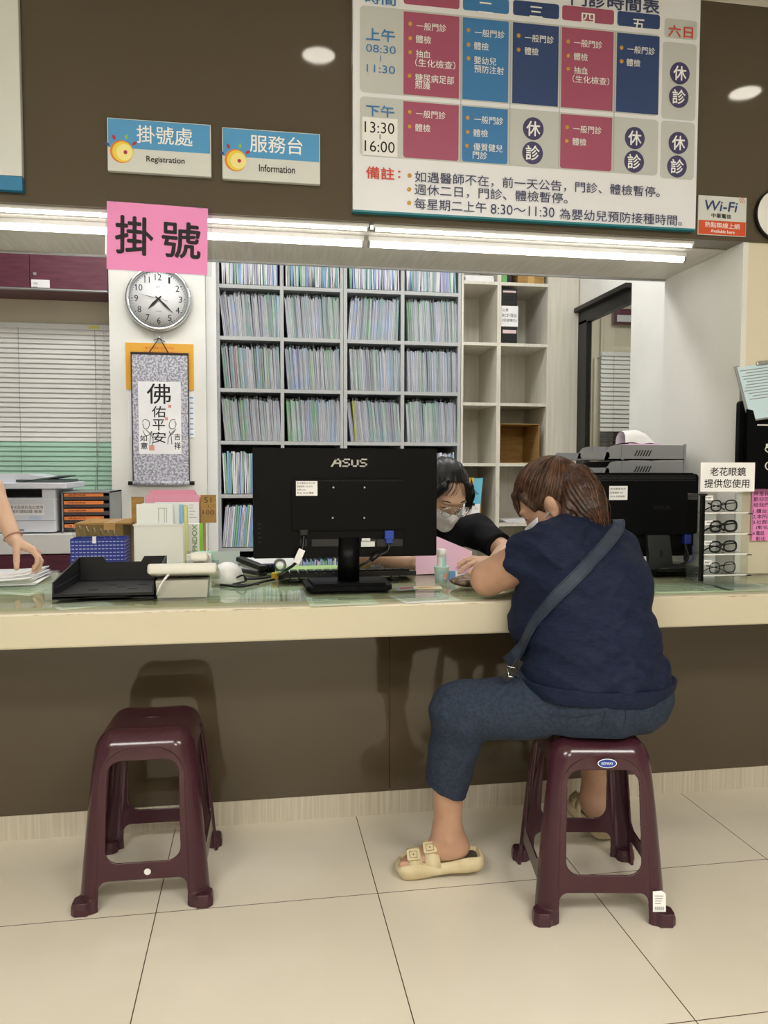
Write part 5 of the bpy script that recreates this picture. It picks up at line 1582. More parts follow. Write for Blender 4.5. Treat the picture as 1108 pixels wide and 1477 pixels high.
# neck and foot
n0, n1 = mp(488, 800, ym - 0.01).x, mp(520, 800, ym - 0.01).x
b = MB(); b.cyl(((n0 + n1) / 2, ym + 0.012, CT + 0.018), ((n0 + n1) / 2, ym + 0.012, mp(500, 776, ym).z), (n1 - n0) / 2, seg=28)
for v in b.bm.verts: v.co.y = ym + 0.012 + (v.co.y - ym - 0.012) * 0.75
b.build('neck', M['mon'], t)
fx0, fx1 = bc[0][0], bc[1][0]; fy0 = bc[0][1] + 0.005
b = MB(); b.prism([(fx0 + 0.012, fy0), (fx1 - 0.012, fy0), (fx1, fy0 + 0.016), (fx1 + 0.004, fy0 + 0.15), (fx1 - 0.02, fy0 + 0.19), (fx0 + 0.02, fy0 + 0.19), (fx0 - 0.004, fy0 + 0.15), (fx0, fy0 + 0.016)], 0.014, Matrix.Translation((0, 0, CT + 0.001))); b.prism([(fx0 + 0.02, fy0 + 0.012), (fx1 - 0.02, fy0 + 0.012), (fx1 - 0.012, fy0 + 0.15), (fx0 + 0.012, fy0 + 0.15)], 0.008, Matrix.Translation((0, 0, CT + 0.0145))); b.build('foot', M['mon_matt'], t)
# plugs and cables
q = mp(561, 773, ym); b = MB(); b.box((q.x, ym - 0.004, q.z + 0.004), (0.028, 0.016, 0.026), bev=0.002); b.box((q.x, ym - 0.004, q.z - 0.014), (0.020, 0.014, 0.016), bev=0.002); b.build('video_plug', mat('blue_plug', '#1f3f9e', 0.4), t)
def ctube(pts, r, seg=8): 
    b = MB(); b.tube(catmull(pts), r, seg=seg); return b
q2 = mp(541, 804, ym - 0.012); q3 = mp(518, 817, ym)
ctube([(q.x, ym - 0.004, q.z - 0.02), (q.x - 0.006, ym - 0.012, q.z - 0.045), (q2.x, ym - 0.012, q2.z), (q3.x, ym + 0.0, q3.z), (q3.x - 0.03, ym + 0.10, CT + 0.03)], 0.0036).build('video_cable', M['black'], t)
b = MB(); b.cyl((q2.x + 0.012, ym - 0.012, q2.z + 0.010), (q2.x - 0.014, ym - 0.011, q2.z - 0.008), 0.008, seg=14); b.build('ferrite', M['black'], t)
q = mp(438.5, 768, ym); b = MB(); b.box((q.x, ym - 0.003, q.z), (0.026, 0.014, 0.018), bev=0.003); b.build('power_plug', M['black'], t)
q1_ = mp(436, 792, ym - 0.01); q2 = mp(428, 806, ym - 0.015); yz_ = cnt(395, 838)
ctube([(q.x, ym - 0.003, q.z - 0.008), (q1_.x, ym - 0.012, q1_.z), (q2.x - 0.004, ym - 0.02, q2.z - 0.012), (mp(410, 824, ym).x, ym - 0.03, mp(410, 824, ym).z + 0.005), (yz_[0] + 0.01, yz_[1] + 0.03, CT + 0.014), (yz_[0] - 0.06, yz_[1] + 0.02, CT + 0.006), (yz_[0] - 0.14, yz_[1] + 0.02, CT + 0.006)], 0.0045).build('power_cable', M['black'], t)
b = MB(); b.box((mp(431, 801, ym).x, ym - 0.026, mp(431, 801, ym).z), (0.020, 0.0012, 0.044), rot=(0, R_(24), 0)); b.build('cable_tag', M['white_paper'], t)
b = MB(); b.box((yz_[0] + 0.004, yz_[1] + 0.012, CT + 0.014), (0.018, 0.024, 0.024), bev=0.004, rz=0.4); b.build('yellow_tape', mat('yellow_tape', '#d6b02c', 0.5), t)
t2 = ctube([cnt(318, 846) + (CT + 0.005,), cnt(350, 848) + (CT + 0.005,), cnt(385, 840) + (CT + 0.005,), cnt(420, 833) + (CT + 0.005,), cnt(450, 826) + (CT + 0.005,)], 0.0042).build('black_cable', M['black'])
tag(t2, 'black cable lying on the counter between the domed device and the monitor', 'cable')

# keyboard behind the monitor
k0 = cnt(402, 838); k1 = cnt(594, 831)
kx0, kx1, ky = k0[0], k1[0], 2.47
t = thing('keyboard', 'black keyboard on its flip feet behind the front monitor', 'keyboard', ((kx0 + kx1) / 2, ky + 0.07, CT))
b = MB(); b.prism([(0, CT + 0.014), (0.004, CT + 0.027), (0.15, CT + 0.012), (0.15, CT + 0.002), (0.02, CT + 0.010)], kx1 - kx0, Matrix.Translation((kx0, ky, 0)) @ YZ); b.build('case', M['black_matt'], t)
for r_i in range(5):
    b = MB()
    for k in range(15):
        xx = kx0 + 0.012 + k * (kx1 - kx0 - 0.024) / 15
        b.box2((xx, ky + 0.02 + r_i * 0.024, CT + 0.024 - r_i * 0.0024), (xx + 0.021, ky + 0.04 + r_i * 0.024, CT + 0.032 - r_i * 0.0024))
    b.build('key_row', M['black'], t)
for px_ in (425, 571):
    xx = YP(px_, 838, ky).x
    b = MB(); b.tube([(xx - 0.014, ky + 0.006, CT + 0.014), (xx - 0.014, ky, CT + 0.003), (xx + 0.014, ky, CT + 0.003), (xx + 0.014, ky + 0.006, CT + 0.014)], 0.003, seg=6); b.build('flip_foot', M['black'], t)

# small dark desk tools left of the monitor
xs_, ys_ = cnt(362, 832)
t = thing('stapler', 'black stapler lying beside the white domed device', 'stapler', (xs_, ys_ + 0.08, CT), rz=2.2)
b = MB(); b.box((0, 0, 0.006), (0.14, 0.034, 0.010), bev=0.003); b.build('base', M['black'], t, local=True)
b = MB(); b.box((0, 0, 0.036), (0.145, 0.030, 0.018), rot=(0, -0.14, 0), bev=0.005); b.build('arm', M['black'], t, local=True)
b = MB(); b.box((0.01, 0, 0.022), (0.12, 0.016, 0.008), rot=(0, -0.08, 0)); b.build('magazine', M['steel'], t, local=True)
xs_, ys_ = cnt(385, 832)
t = thing('number_stamp', 'navy blue number stamp beside the yellow taped cable', 'stamp', (xs_, ys_ + 0.08, CT), rz=0.15)
b = MB(); b.box((0, 0, 0.017), (0.055, 0.03, 0.034), bev=0.003); b.build('body', mat('navy_plastic', '#1c2746', 0.4), t, local=True)
for k in range(4):
    b = MB(); b.cyl((-0.02 + 0.013 * k, -0.016, 0.018), (-0.014 + 0.013 * k, -0.016, 0.018), 0.012, seg=16); b.build('wheel', mat('navy_wheel', '#2b3d6b', 0.35) if k == 0 else M['mon'], t, local=True)
xs_, ys_ = cnt(405, 830)
t = thing('tape_roll', 'small roll of clear tape standing by the number stamp', 'tape', (xs_, ys_ + 0.1, CT))
b = MB(); b.lathe([(0.016, -0.009), (0.023, -0.009), (0.023, 0.009), (0.016, 0.009), (0.016, -0.009)], M=Matrix.Rotation(R_(90), 4, 'X') , c=(xs_, ys_ + 0.1, CT + 0.0235)); b.build('roll', M['grey_plastic'], t)
b = MB(); b.lathe([(0.012, -0.010), (0.016, -0.010), (0.016, 0.010), (0.012, 0.010), (0.012, -0.010)], M=Matrix.Rotation(R_(90), 4, 'X') , c=(xs_, ys_ + 0.1, CT + 0.0235)); b.build('core', M['white_plastic'], t)
xs_, ys_ = cnt(420, 818)
t = thing('green_mat', 'flat pale green mat behind the keyboard', 'mat', (0.15, 2.78, CT))
b = MB(); b.box2((xs_ - 0.12, 2.66, CT), (xs_ + 0.26, 2.86, CT + 0.003)); b.build('sheet', mat('pale_lime_sheet', '#a9cf86', 0.6), t)

# plastic bag scrap, banknotes, cup, glue stick, eraser, papers, purse
xs_, ys_ = cnt(603, 849)
for k, (dx, dy, rz_, c_, lab) in enumerate(((-0.03, 0.012, 0.25, '#8c8f96', 'grey plastic pouch with small print beside the monitor base'), (0.03, 0.0, -0.12, '#ded7bd', 'folded cream receipt on the counter in front of the paper cup'))):
    t = thing('paper_slip', lab, 'paper', (xs_ + dx, ys_ + dy, CT), rz=rz_)
    b = MB(); b.box((0, 0, 0.001 + 0.0015 * k), (0.085, 0.05, 0.0014)); b.build('slip', mat('slip_paper_%d' % k, c_, 0.5), t, local=True)
    b = MB(); b.box((0, 0.004, 0.0021 + 0.0015 * k), (0.05, 0.008, 0.0004)); b.box((-0.01, -0.010, 0.0021 + 0.0015 * k), (0.04, 0.006, 0.0004)); b.build('print', M['crimson'] if k == 0 else M['gold'], t, local=True)
xs_, ys_ = cnt(639, 842); ys_ += 0.02
t = thing('paper_cup', 'small pale blue cup with an animal print right of the front monitor', 'cup', (xs_, ys_, CT))
b = MB(); b.lathe([(0, 0.0005), (0.0195, 0.0005), (0.0245, 0.050), (0.0258, 0.0515), (0.0258, 0.054), (0.0235, 0.054), (0.0188, 0.004), (0, 0.004)], (xs_, ys_, CT), seg=32); b.build('cup_body', mat('pale_aqua_cup', '#bcd8d6', 0.5), t)
def on_cup(u, v, rr=0.0): 
    a = R_(-90) + u / 0.0225; r2 = 0.0196 + (v / 0.05) * 0.005 + rr
    return Vector((xs_ + r2 * math.cos(a), ys_ + r2 * math.sin(a), CT + v))
def cup_blob(uc, vc, ru, rv, m_, nm, off):
    b = MB(); b.face([on_cup(uc + ru * math.cos(2 * math.pi * k / 16), vc + rv * math.sin(2 * math.pi * k / 16), off) for k in range(16)]); b.build(nm, m_, t)
cup_blob(-0.006, 0.026, 0.009, 0.013, mat('print_blue_grey', '#8fb2bf', 0.5), 'grey_blue_print', 0.0010)
cup_blob(0.006, 0.024, 0.007, 0.010, mat('print_salmon', '#d99083', 0.5), 'pink_print', 0.0015)
zc_ = CT + 0.0445
t = thing('glue_stick', 'white and aqua glue stick standing in the pale blue cup', 'glue stick', (xs_, ys_, CT + 0.005))
b = MB(); b.lathe([(0, 0.005), (0.0150, 0.005), (0.0152, 0.082), (0.0150, 0.084), (0, 0.084)], (xs_, ys_, CT)); b.build('barrel', M['white_plastic'], t)
b = MB(); b.lathe([(0.01, 0.0845), (0.0153, 0.0845), (0.0150, 0.106), (0.012, 0.109), (0, 0.109)], (xs_, ys_, CT)); b.build('cap', M['white_plastic'], t)
b = MB()
for k in range(8):
    aa = [R_(-95 + 12 * (k + e_)) for e_ in (0, 1)]
    b.face([(xs_ + 0.0155 * math.cos(aa[0]), ys_ + 0.0155 * math.sin(aa[0]), CT + 0.050), (xs_ + 0.0155 * math.cos(aa[1]), ys_ + 0.0155 * math.sin(aa[1]), CT + 0.050), (xs_ + 0.0155 * math.cos(aa[1]), ys_ + 0.0155 * math.sin(aa[1]), CT + 0.083), (xs_ + 0.0155 * math.cos(aa[0]), ys_ + 0.0155 * math.sin(aa[0]), CT + 0.083)])
b.build('aqua_label', mat('aqua_label', '#9fd0d0', 0.5), t)
xs_, ys_ = cnt(655, 838); ys_ += 0.02
t = thing('eraser', 'small blue and white eraser standing right of the pale blue cup', 'eraser', (xs_, ys_, CT))
b = MB(); b.box((xs_ - 0.002, ys_, CT + 0.016), (0.022, 0.014, 0.030), bev=0.002); b.build('sleeve', mat('eraser_blue', '#6f9acb', 0.5), t)
b = MB(); b.box((xs_ + 0.012, ys_, CT + 0.016), (0.008, 0.013, 0.029), bev=0.002); b.build('rubber', M['white_plastic'], t)
xs_, ys_ = cnt(690, 832)
t = thing('form_sheet', 'white form lying on the counter under the pink sheet', 'paper', (xs_, ys_, CT), rz=0.1)
b = MB(); b.box((0, 0, 0.001), (0.21, 0.15, 0.0014)); b.build('sheet', M['white_paper'], t, local=True)
b = MB(); b.box((-0.09, -0.03, 0.0019), (0.02, 0.07, 0.0003)); b.build('blue_print', mat('form_blue', '#5f8fc4', 0.6), t, local=True)
# purse
xs_, ys_ = cnt(668, 848); ys_ += 0.02
purse = union([(ell((xs_ + 0.02, ys_ + 0.0, CT + 0.0185), (0.055, 0.032, 0.017)), 0.0), (ell((xs_ + 0.045, ys_ + 0.01, CT + 0.02), (0.04, 0.03, 0.018)), 0.02)])
t = thing('purse', 'small brown patterned purse under the seated woman\'s forearm', 'purse', (xs_ + 0.02, ys_, CT))
sdf_mesh('pouch', purse, 0.004, noisy(mat('brown_patterned_cloth', '#6b5548', 0.7), '#3f342d', '#8f7a68', ns=60, detail=3, lo=0.4, hi=0.6), t)
b = MB(); b.tube(catmull([(xs_ - 0.028, ys_ - 0.006, CT + 0.022), (xs_ + 0.0, ys_ - 0.030, CT + 0.026), (xs_ + 0.04, ys_ - 0.028, CT + 0.028)]), 0.0015, seg=6); b.build('zip', M['steel'], t)
# crumpled clear wrapper under the front monitor
xs_, ys_ = cnt(545, 826)
wr = union([(ell((xs_ + random.uniform(-0.012, 0.012), ys_ + 0.02 + random.uniform(-0.01, 0.01), CT + 0.012 + random.uniform(0, 0.012)), (0.014, 0.006, 0.016), np.array(Euler((random.random() * 3, random.random() * 3, random.random() * 3)).to_matrix())), 0.004) for _ in range(6)])
tag(sdf_mesh('plastic_wrapper', wr, 0.0035, mat('cloudy_clear_plastic', '#dfe3e6', 0.15, trans=0.75), None), 'crumpled clear plastic wrapper behind the front monitor neck', 'wrapper')

# second monitor at the right
ym2 = 2.50
r_top, r_bot = YP(1009.5, 682, ym2), YP(1009, 806, ym2)
l_top = YP(848, 681, ym2)
mx0, mx1, mz1, mz0 = l_top.x, r_top.x, r_top.z, YP(930, 804, ym2).z
t = thing('computer_monitor', 'black square monitor seen from behind at the right, by the eyeglasses stand', 'monitor', ((mx0 + mx1) / 2, ym2 + 0.04, CT))
b = MB(); b.prism(rrect(mx0, mz0, mx1, mz1, 0.012, 4), 0.03, stand(ym2 + 0.06)); b.build('front_bezel', M['mon_matt'], t)
zmid = YP(930, 771, ym2).z
b = MB(); b.prism(rrect(mx0 + 0.004, zmid, mx1 - 0.004, mz1 - 0.004, 0.012, 4), 0.03, stand(ym2 + 0.03)); b.build('back_shell', M['mon'], t)
b = MB(); b.prism(rrect(mx0 + 0.012, zmid - 0.055, mx1 - 0.012, zmid + 0.002, 0.006, 3), 0.02, stand(ym2 + 0.04)); b.build('lower_recess', M['mon_matt'], t)
b = MB()
for rr in range(4):
    for k in range(56): b.box((mx0 + 0.02 + k * (mx1 - mx0 - 0.04) / 55 + (rr % 2) * 0.003, ym2 - 0.0004, mz1 - 0.010 - rr * 0.0055), (0.0036, 0.0016, 0.0032))
b.build('vent_grille', mat('grille_grey', '#2e3033', 0.5), t)
q0, q1 = YP(879, 701, ym2), YP(905, 721, ym2)
b = MB(); b.box2((q0.x, ym2 - 0.0008, q1.z), (q1.x, ym2 - 0.0002, q0.z)); sl = b.build('inventory_label', M['white_paper'], t)
b = MB()
for k, f in enumerate((0.9, 0.75, 0.85)):
    zz = q0.z - 0.010 - 0.013 * k; b.text(('彰化縣衛生所', '財產編號 306', '2014 液晶螢幕')[k], (q0.x + 0.004, zz), (q0.x + (q1.x - q0.x) * f, zz), 0.007, ym2 - 0.0012)
b.build('label_lettering', M['ink'], sl)
q = YP(955, 732, ym2); b = MB(); b.text('ASUS', (q.x - 0.033, q.z), (q.x + 0.033, q.z), 0.013, ym2 - 0.0006, 0.03); b.build('dark_logo', M['black_matt'], t)
q0, q1 = YP(934, 776, ym2), YP(966, 776, ym2); q2, q3 = YP(942, 836, ym2 - 0.02), YP(976, 834, ym2 - 0.02)
M['stand_grey'] = mat('dark_grey_stand', '#2b2d30', 0.45)
b = MB(); b.prism([(q2.x, CT + 0.01), (q3.x, CT + 0.01), (q1.x, q1.z + 0.01), (q0.x, q0.z + 0.01)], 0.022, stand(ym2 + 0.022)); b.build('stand_leg', M['stand_grey'], t)
b = MB(); b.prism(rrect((q2.x + q3.x) / 2 - 0.006 - 0.004, CT + 0.055, (q2.x + q3.x) / 2 + 0.002, CT + 0.080, 0.004, 4), 0.001, stand(ym2 + 0.0006)); b.build('cable_hole', M['black_matt'], t)
b = MB(); b.prism(rrect(q2.x - 0.08, ym2 - 0.06, q3.x + 0.08, ym2 + 0.14, 0.02, 5), 0.012, Matrix.Translation((0, 0, CT + 0.0005))); b.build('foot', M['mon_matt'], t)
q = YP(993, 776, ym2)
b = MB(); b.box((q.x, ym2 + 0.012, q.z - 0.004), (0.026, 0.022, 0.034), bev=0.002); b.build('video_plug', mat('blue_plug_dark', '#23348f', 0.4), t)
zc2 = CT + 0.016
for k in range(3):
    x_a = q3.x + 0.0
    ctube([(q.x - 0.004 * k, ym2 + 0.01, q.z - 0.02), (q.x - 0.012, ym2 - 0.01 * k, q.z - 0.07), (q.x - 0.045 - 0.01 * k, ym2 - 0.05, CT + 0.03), (x_a - 0.10, ym2 - 0.075 - 0.006 * k, zc2 + 0.003 + 0.004 * k), (x_a - 0.02, ym2 - 0.085 - 0.004 * k, zc2 + 0.003 + 0.004 * k), (x_a + 0.05, ym2 - 0.07, zc2 + 0.003 + 0.003 * k), (x_a + 0.03, ym2 - 0.03, zc2 + 0.006)], 0.0042).build('cable', M['black'], t)
ctube([(q.x + 0.03, ym2 + 0.02, q.z - 0.03), (q.x + 0.012, ym2 - 0.01, q.z - 0.075), (q.x - 0.03, ym2 - 0.01, CT + 0.03)], 0.0035).build('violet_cable', mat('violet_cable', '#57508f', 0.4), t)

# stacked grey letter trays behind the right monitor
yg = 2.66
g1, g0, gm = YP(989, 660, yg), YP(838, 660, yg), YP(876, 660, yg)
M['tray_grey'] = mat('grey_tray_plastic', '#85888b', 0.45)
ztop = YP(950, 640.5, yg).z; pit = YP(950, 640.5, yg).z - YP(950, 663.5, yg).z
tiers = int((ztop - CT) / pit)
assert tiers <= 7, tiers
names = ['topmost', 'second from the top', 'third from the top', 'fourth from the top', 'fifth from the top', 'sixth from the top', 'lowest', 'lowest', 'lowest']
def slots(mb, xm, z0, z1, y):
    for k in range(6): mb.prism([(xm + k * 0.011, z0), (xm + k * 0.011 + 0.005, z0), (xm + k * 0.011 + 0.016, z1), (xm + k * 0.011 + 0.011, z1)], 0.0006, stand(y))
for k in range(tiers):
    zb = ztop - pit * (k + 1); zt_ = zb + pit * 0.93
    t = thing('letter_tray', f'grey plastic letter tray, {names[k]} of the stack behind the right monitor', 'tray', ((g0.x + g1.x) / 2, yg + 0.12, zb), group='stacked grey letter trays')
    b = MB(); b.box2((g0.x + 0.01, yg, zb), (g1.x, yg + 0.25, zb + 0.004)); b.build('base', M['tray_grey'], t)
    side = [(gm.x - 0.012, zb), (g1.x, zb), (g1.x, zt_), (gm.x + 0.035, zt_), (gm.x + 0.012, zt_ - 0.006), (gm.x - 0.004, zb + 0.026)]
    for yy, inn in ((yg, yg + 0.004), (yg + 0.246, yg + 0.25)):
        b = MB(); b.prism(side, 0.004, stand(inn)); b.prism(rrect(g0.x, zb + 0.003, gm.x + 0.01, zb + 0.030, 0.012, 4), 0.004, stand(inn)); b.box2((g1.x - 0.008, yy - 0.004, zb), (g1.x, yy + 0.004, zt_ + 0.004)); b.box2((gm.x + 0.055, yy - 0.003, zb), (gm.x + 0.063, yy + 0.003, zt_)); b.build('side_wall', M['tray_grey'], t)
    b = MB(); slots(b, gm.x + 0.105, zb + 0.014, zb + 0.036, yg - 0.0002); b.build('slots', M['black_matt'], t)
    b = MB(); b.box2((g1.x - 0.004, yg, zb), (g1.x, yg + 0.25, zt_)); b.build('back_wall', M['tray_grey'], t)
zb = ztop - pit
qa, qb = YP(902, 638, yg + 0.1), YP(944, 638, yg + 0.1)
t = thing('tissue_pack', 'pink tissue pack with a white tissue sticking out, in the topmost grey tray', 'tissues', ((qa.x + qb.x) / 2, yg + 0.12, zb + 0.004))
b = MB(); b.box2((qa.x + 0.01, yg + 0.08, zb + 0.004), (qb.x + 0.02, yg + 0.18, ztop + 0.004), bev=0.006); b.build('pack', mat('pink_pack', '#d9b3d3', 0.45), t)
V0 = YP(902, 631, yg + 0.1)
tis = MB(); tis.smooth = True
grid = []
zt2 = YP(925, 620, yg + 0.1).z
for i in range(15):
    row = []
    for j in range(7):
        u, v = i / 14, j / 6
        xx = qa.x - 0.004 + (qb.x - qa.x + 0.006) * u
        hgt = (zt2 - ztop) * math.sin(math.pi * min(1, 0.28 + 0.72 * u)) ** 0.6
        zz = ztop + 0.002 + max(0.004, hgt) * (1 - (2 * v - 1) ** 2 * 0.9) + 0.003 * math.sin(9 * u + 5 * v)
        row.append(tis.bm.verts.new((xx + 0.006 * math.sin(6 * v), yg + 0.09 + 0.08 * v, zz)))
    grid.append(row)
for i in range(14):
    for j in range(6):
        f = tis.bm.faces.new((grid[i][j], grid[i + 1][j], grid[i + 1][j + 1], grid[i][j + 1])); f.smooth = True
tis.build('tissue', M['white_paper'], t)

# eyeglasses stand
ye = 2.215
q0 = YP(1008, 790, ye); q1 = YP(1082, 790, ye)
ex0, ex1 = q0.x, q1.x
ztop_e = YP(1012, 712, ye).z
t = thing('eyeglasses_stand', 'clear acrylic eyeglasses stand at the right end of the counter', 'display stand', ((ex0 + ex1) / 2, ye + 0.03, CT))
ba = cnt(994, 836); bb_ = cnt(1066, 848)
b = MB(); b.box2((ex0 - 0.012, 2.145, CT + 0.0005), (ex1 + 0.02, 2.305, CT + 0.012), bev=0.002); b.build('base', M['acrylic'], t)
b = MB(); b.box2((ex0, ye - 0.004, CT + 0.012), (ex0 + 0.007, ye + 0.07, ztop_e), bev=0.001); b.build('edge_plate', M['acrylic'], t)
b = MB(); b.box2((ex0 + 0.008, ye - 0.003, CT + 0.012), (ex0 + 0.017, ye + 0.012, ztop_e)); b.build('black_post', M['mon'], t)
b = MB(); b.box2((ex1 - 0.012, ye - 0.004, CT + 0.012), (ex1 - 0.008, ye + 0.07, ztop_e)); b.build('side_plate', M['acrylic'], t)
b = MB(); b.box2((ex0 + 0.055, ye + 0.066, CT + 0.012), (ex0 + 0.100, ye + 0.069, ztop_e)); b.build('back_strip', mat('frosted_strip', '#d6d9d8', 0.4), t)
b = MB(); b.box2((ex0 - 0.004, ye - 0.006, ztop_e - 0.006), (ex0 + 0.022, ye + 0.002, ztop_e), bev=0.001); b.build('top_clip', M['black'], t)
M['frame_black'] = mat('eyeglass_black', '#0e0e10', 0.25)
gl_z = [YP(1045, yy, ye).z for yy in (738.5, 769, 798, 828)]
for i, z in enumerate(gl_z):
    b = MB(); b.box2((ex0 + 0.014, ye - 0.006, z - 0.005), (ex1 - 0.014, ye + 0.066, z), bev=0.001); sh_ = b.build('shelf', M['acrylic'], t)
    b = MB(); b.box2((ex0 + 0.014, ye - 0.0078, z - 0.0045), (ex1 - 0.014, ye - 0.0062, z - 0.0005)); b.build('polished_edge', M['white_plastic'], sh_)
    b = MB(); b.box2((ex1 - 0.014, ye - 0.008, z - 0.007), (ex1 + 0.002, ye - 0.002, z - 0.004)); b.build('shelf_pin', M['stand_grey'], t)
    qq0, qq1 = YP(1017, 0, ye), YP(1030, 0, ye)
    zz = YP(1024, (717, 753, 782, 810)[i], ye).z
    b = MB(); b.box2((ex0 + 0.016, ye - 0.002, zz - 0.009), (ex0 + 0.044, ye - 0.001, zz + 0.005)); lb_ = b.build('strength_label', M['white_paper'], t)
    b = MB(); b.text(('100°', '150°', '200°', '300°')[i], (ex0 + 0.020, zz - 0.002), (ex0 + 0.040, zz - 0.002), 0.006, ye - 0.0026, 0.03); b.build('label_lettering', M['ink'], lb_)
q0, q1 = YP(1011, 667, ye - 0.004), YP(1088, 709, ye - 0.004)
b = MB(); b.box2((q0.x, ye - 0.005, q1.z), (q1.x, ye - 0.004, q0.z)); sg = b.build('paper_sign', M['white_paper'], t)
b = MB(); zz = q0.z - (q0.z - q1.z) * 0.31; w = q1.x - q0.x
b.text('老花眼鏡', (q0.x + w * 0.17, zz), (q0.x + w * 0.83, zz), 0.027, ye - 0.0056, 0.02); zz = q0.z - (q0.z - q1.z) * 0.72
b.text('提供您使用', (q0.x + w * 0.07, zz), (q0.x + w * 0.90, zz), 0.028, ye - 0.0056, 0.02); b.build('sign_lettering', M['ink'], sg)
gx = ex0 + 0.088
M['lens'] = glass_mat('eyeglass_lens', '#f7fafa', 0.01, 1.5)
for i, (z, rr, ww, lab) in enumerate(zip(gl_z, (0.0022, 0.0034, 0.0028, 0.0017), (0.020, 0.021, 0.022, 0.020), ('top', 'second', 'third', 'bottom'))):
    t = thing('eyeglasses', f'{"thick" if i == 1 else "thin" if i in (0, 3) else "medium"} black framed eyeglasses on the {lab} shelf of the acrylic stand', 'eyeglasses', (gx, ye + 0.02, z), rz=0.22, group='reading glasses on the stand')
    b = MB()
    zc_ = 0.0175 + rr
    for s in (-1, 1):
        loop = []
        for k in range(28):
            a = 2 * math.pi * k / 28
            cxs, szs = math.cos(a), math.sin(a)
            sg_ = lambda v: math.copysign(abs(v) ** 0.72, v)
            loop.append((s * 0.031 + ww * 1.1 * sg_(cxs), -0.006 - 0.004 * abs(s * 0.031 + ww * cxs) / 0.05, zc_ + 0.0165 * sg_(szs)))
        b.tube(loop, rr, seg=7, closed=True)
    b.tube(catmull([(-0.011, -0.007, zc_ + 0.004), (0, -0.009, zc_ + 0.008), (0.011, -0.007, zc_ + 0.004)]), rr, seg=7)
    b.build('frame', M['frame_black'], t, local=True)
    for s in (-1, 1):
        b = MB(); b.face([(s * 0.031 + ww * 1.08 * math.cos(2 * math.pi * k / 24), -0.007, zc_ + 0.0158 * math.sin(2 * math.pi * k / 24)) for k in range(24)]); b.build('lens', M['lens'], t, local=True)
        b = MB(); b.tube(catmull([(s * 0.054, -0.008, zc_ + 0.008), (s * 0.057, 0.0, zc_ + 0.008), (s * 0.03, 0.012 + 0.006 * (s > 0), zc_ + 0.002), (-s * 0.015, 0.022 + 0.006 * (s > 0), zc_ - 0.006), (-s * 0.04, 0.026 + 0.006 * (s > 0), 0.0035)]), rr * 0.85, seg=6); b.build('temple', M['frame_black'], t, local=True)

# pink notice and black wall device at the right edge
yn = PW - 0.006
q0, q1 = YP(1085.5, 696, yn), YP(1086, 780, yn)
nw = 0.15
t = thing('pink_notice', 'pink notice with black writing on the beige wall below the black machine', 'notice', (q0.x + nw / 2, yn, q1.z))
b = MB(); b.box2((q0.x, yn - 0.001, q1.z), (q0.x + nw, yn, q0.z)); b.build('paper', M['pink_paper'], t)
b = MB()
def nline(s, x0_, x1_, py, h=0.0155):
    z = YP(1090, py, yn).z; b.text(s, (q0.x + x0_, z), (q0.x + x1_, z), h, yn - 0.0016, 0.015)
nline('您的寶貴意見', 0.006, 0.125, 703); nline('將是我們改進的', 0.006, 0.142, 712); nline('歡迎您留下建議', 0.006, 0.142, 720); nline('給我們鼓勵', 0.006, 0.105, 728)
nline('1.櫃台意見箱', 0.005, 0.12, 737); nline('2.本所網站', 0.005, 0.10, 745); nline('3.社群專頁', 0.005, 0.10, 753); nline('(彰化)', 0.018, 0.07, 761); nline('4.電話', 0.005, 0.05, 769); nline('彰化', 0.018, 0.055, 777)
b.build('lettering', mat('dark_plum_ink', '#4a2450', 0.6), t)
b = MB(); b.tube([(q0.x + 0.003, yn - 0.0014, q0.z - 0.003), (q0.x + 0.003, yn - 0.0014, q1.z + 0.003)], 0.0007, seg=4); b.build('border_line', mat('plum_line', '#8a4a86', 0.6), t)

yv = PW - 0.045
q0, q1 = YP(1074, 577, yv), YP(1074, 705, yv)
t = thing('wall_machine', 'black glossy wall machine above the pink notice at the right edge', 'machine', (q0.x + 0.12, PW - 0.02, q1.z))
b = MB(); b.prism(rrect(q0.x, q1.z, q0.x + 0.24, q0.z, 0.012, 4), 0.02, stand(PW - 0.001)); b.build('back_plate', M['mon'], t)
b = MB(); zA = YP(1090, 592, yv).z; zB = YP(1090, 612, yv).z
b.prism([(q0.x + 0.016, q1.z), (q0.x + 0.235, q1.z), (q0.x + 0.235, zB), (q0.x + 0.048, zB), (q0.x + 0.034, zA), (q0.x + 0.016, zA + 0.004)], 0.024, stand(PW - 0.021)); b.build('front_case', M['mon'], t)
b = MB(); b.box2((q0.x + 0.05, yv - 0.0015, zB - 0.004), (q0.x + 0.235, yv - 0.0002, zB)); b.build('white_line', M['white_plastic'], t)
b = MB()
for py, h in ((648, 0.02), (672, 0.026)):
    z = YP(1104, py, yv).z; x = YP(1104, py, yv).x; b.tube([(x + 0.014 + 0.014 * math.cos(2 * math.pi * k / 20), yv - 0.001, z + h / 2 * math.sin(2 * math.pi * k / 20)) for k in range(20)], 0.0022, seg=5, closed=True)
z = YP(1104, 640, yv).z; b.box2((x, yv - 0.0015, z - 0.014), (x + 0.03, yv - 0.0002, z)); b.build('white_marks', M['white_plastic'], t)
q = YP(1081, 582, yv); b = MB(); b.cyl((q.x, PW - 0.021, q.z), (q.x, PW - 0.024, q.z), 0.003, seg=10); b.build('screw', M['steel'], t)
q0, q1 = YP(1085, 518, PW - 0.06), YP(1098, 600, PW - 0.06)
t = thing('clipboard', 'pale blue printed sheet on a tilted board above the black machine', 'clipboard', (q0.x + 0.1, PW - 0.04, q1.z), rot=(R_(-14), R_(-8), 0))
hh_ = q0.z - q1.z
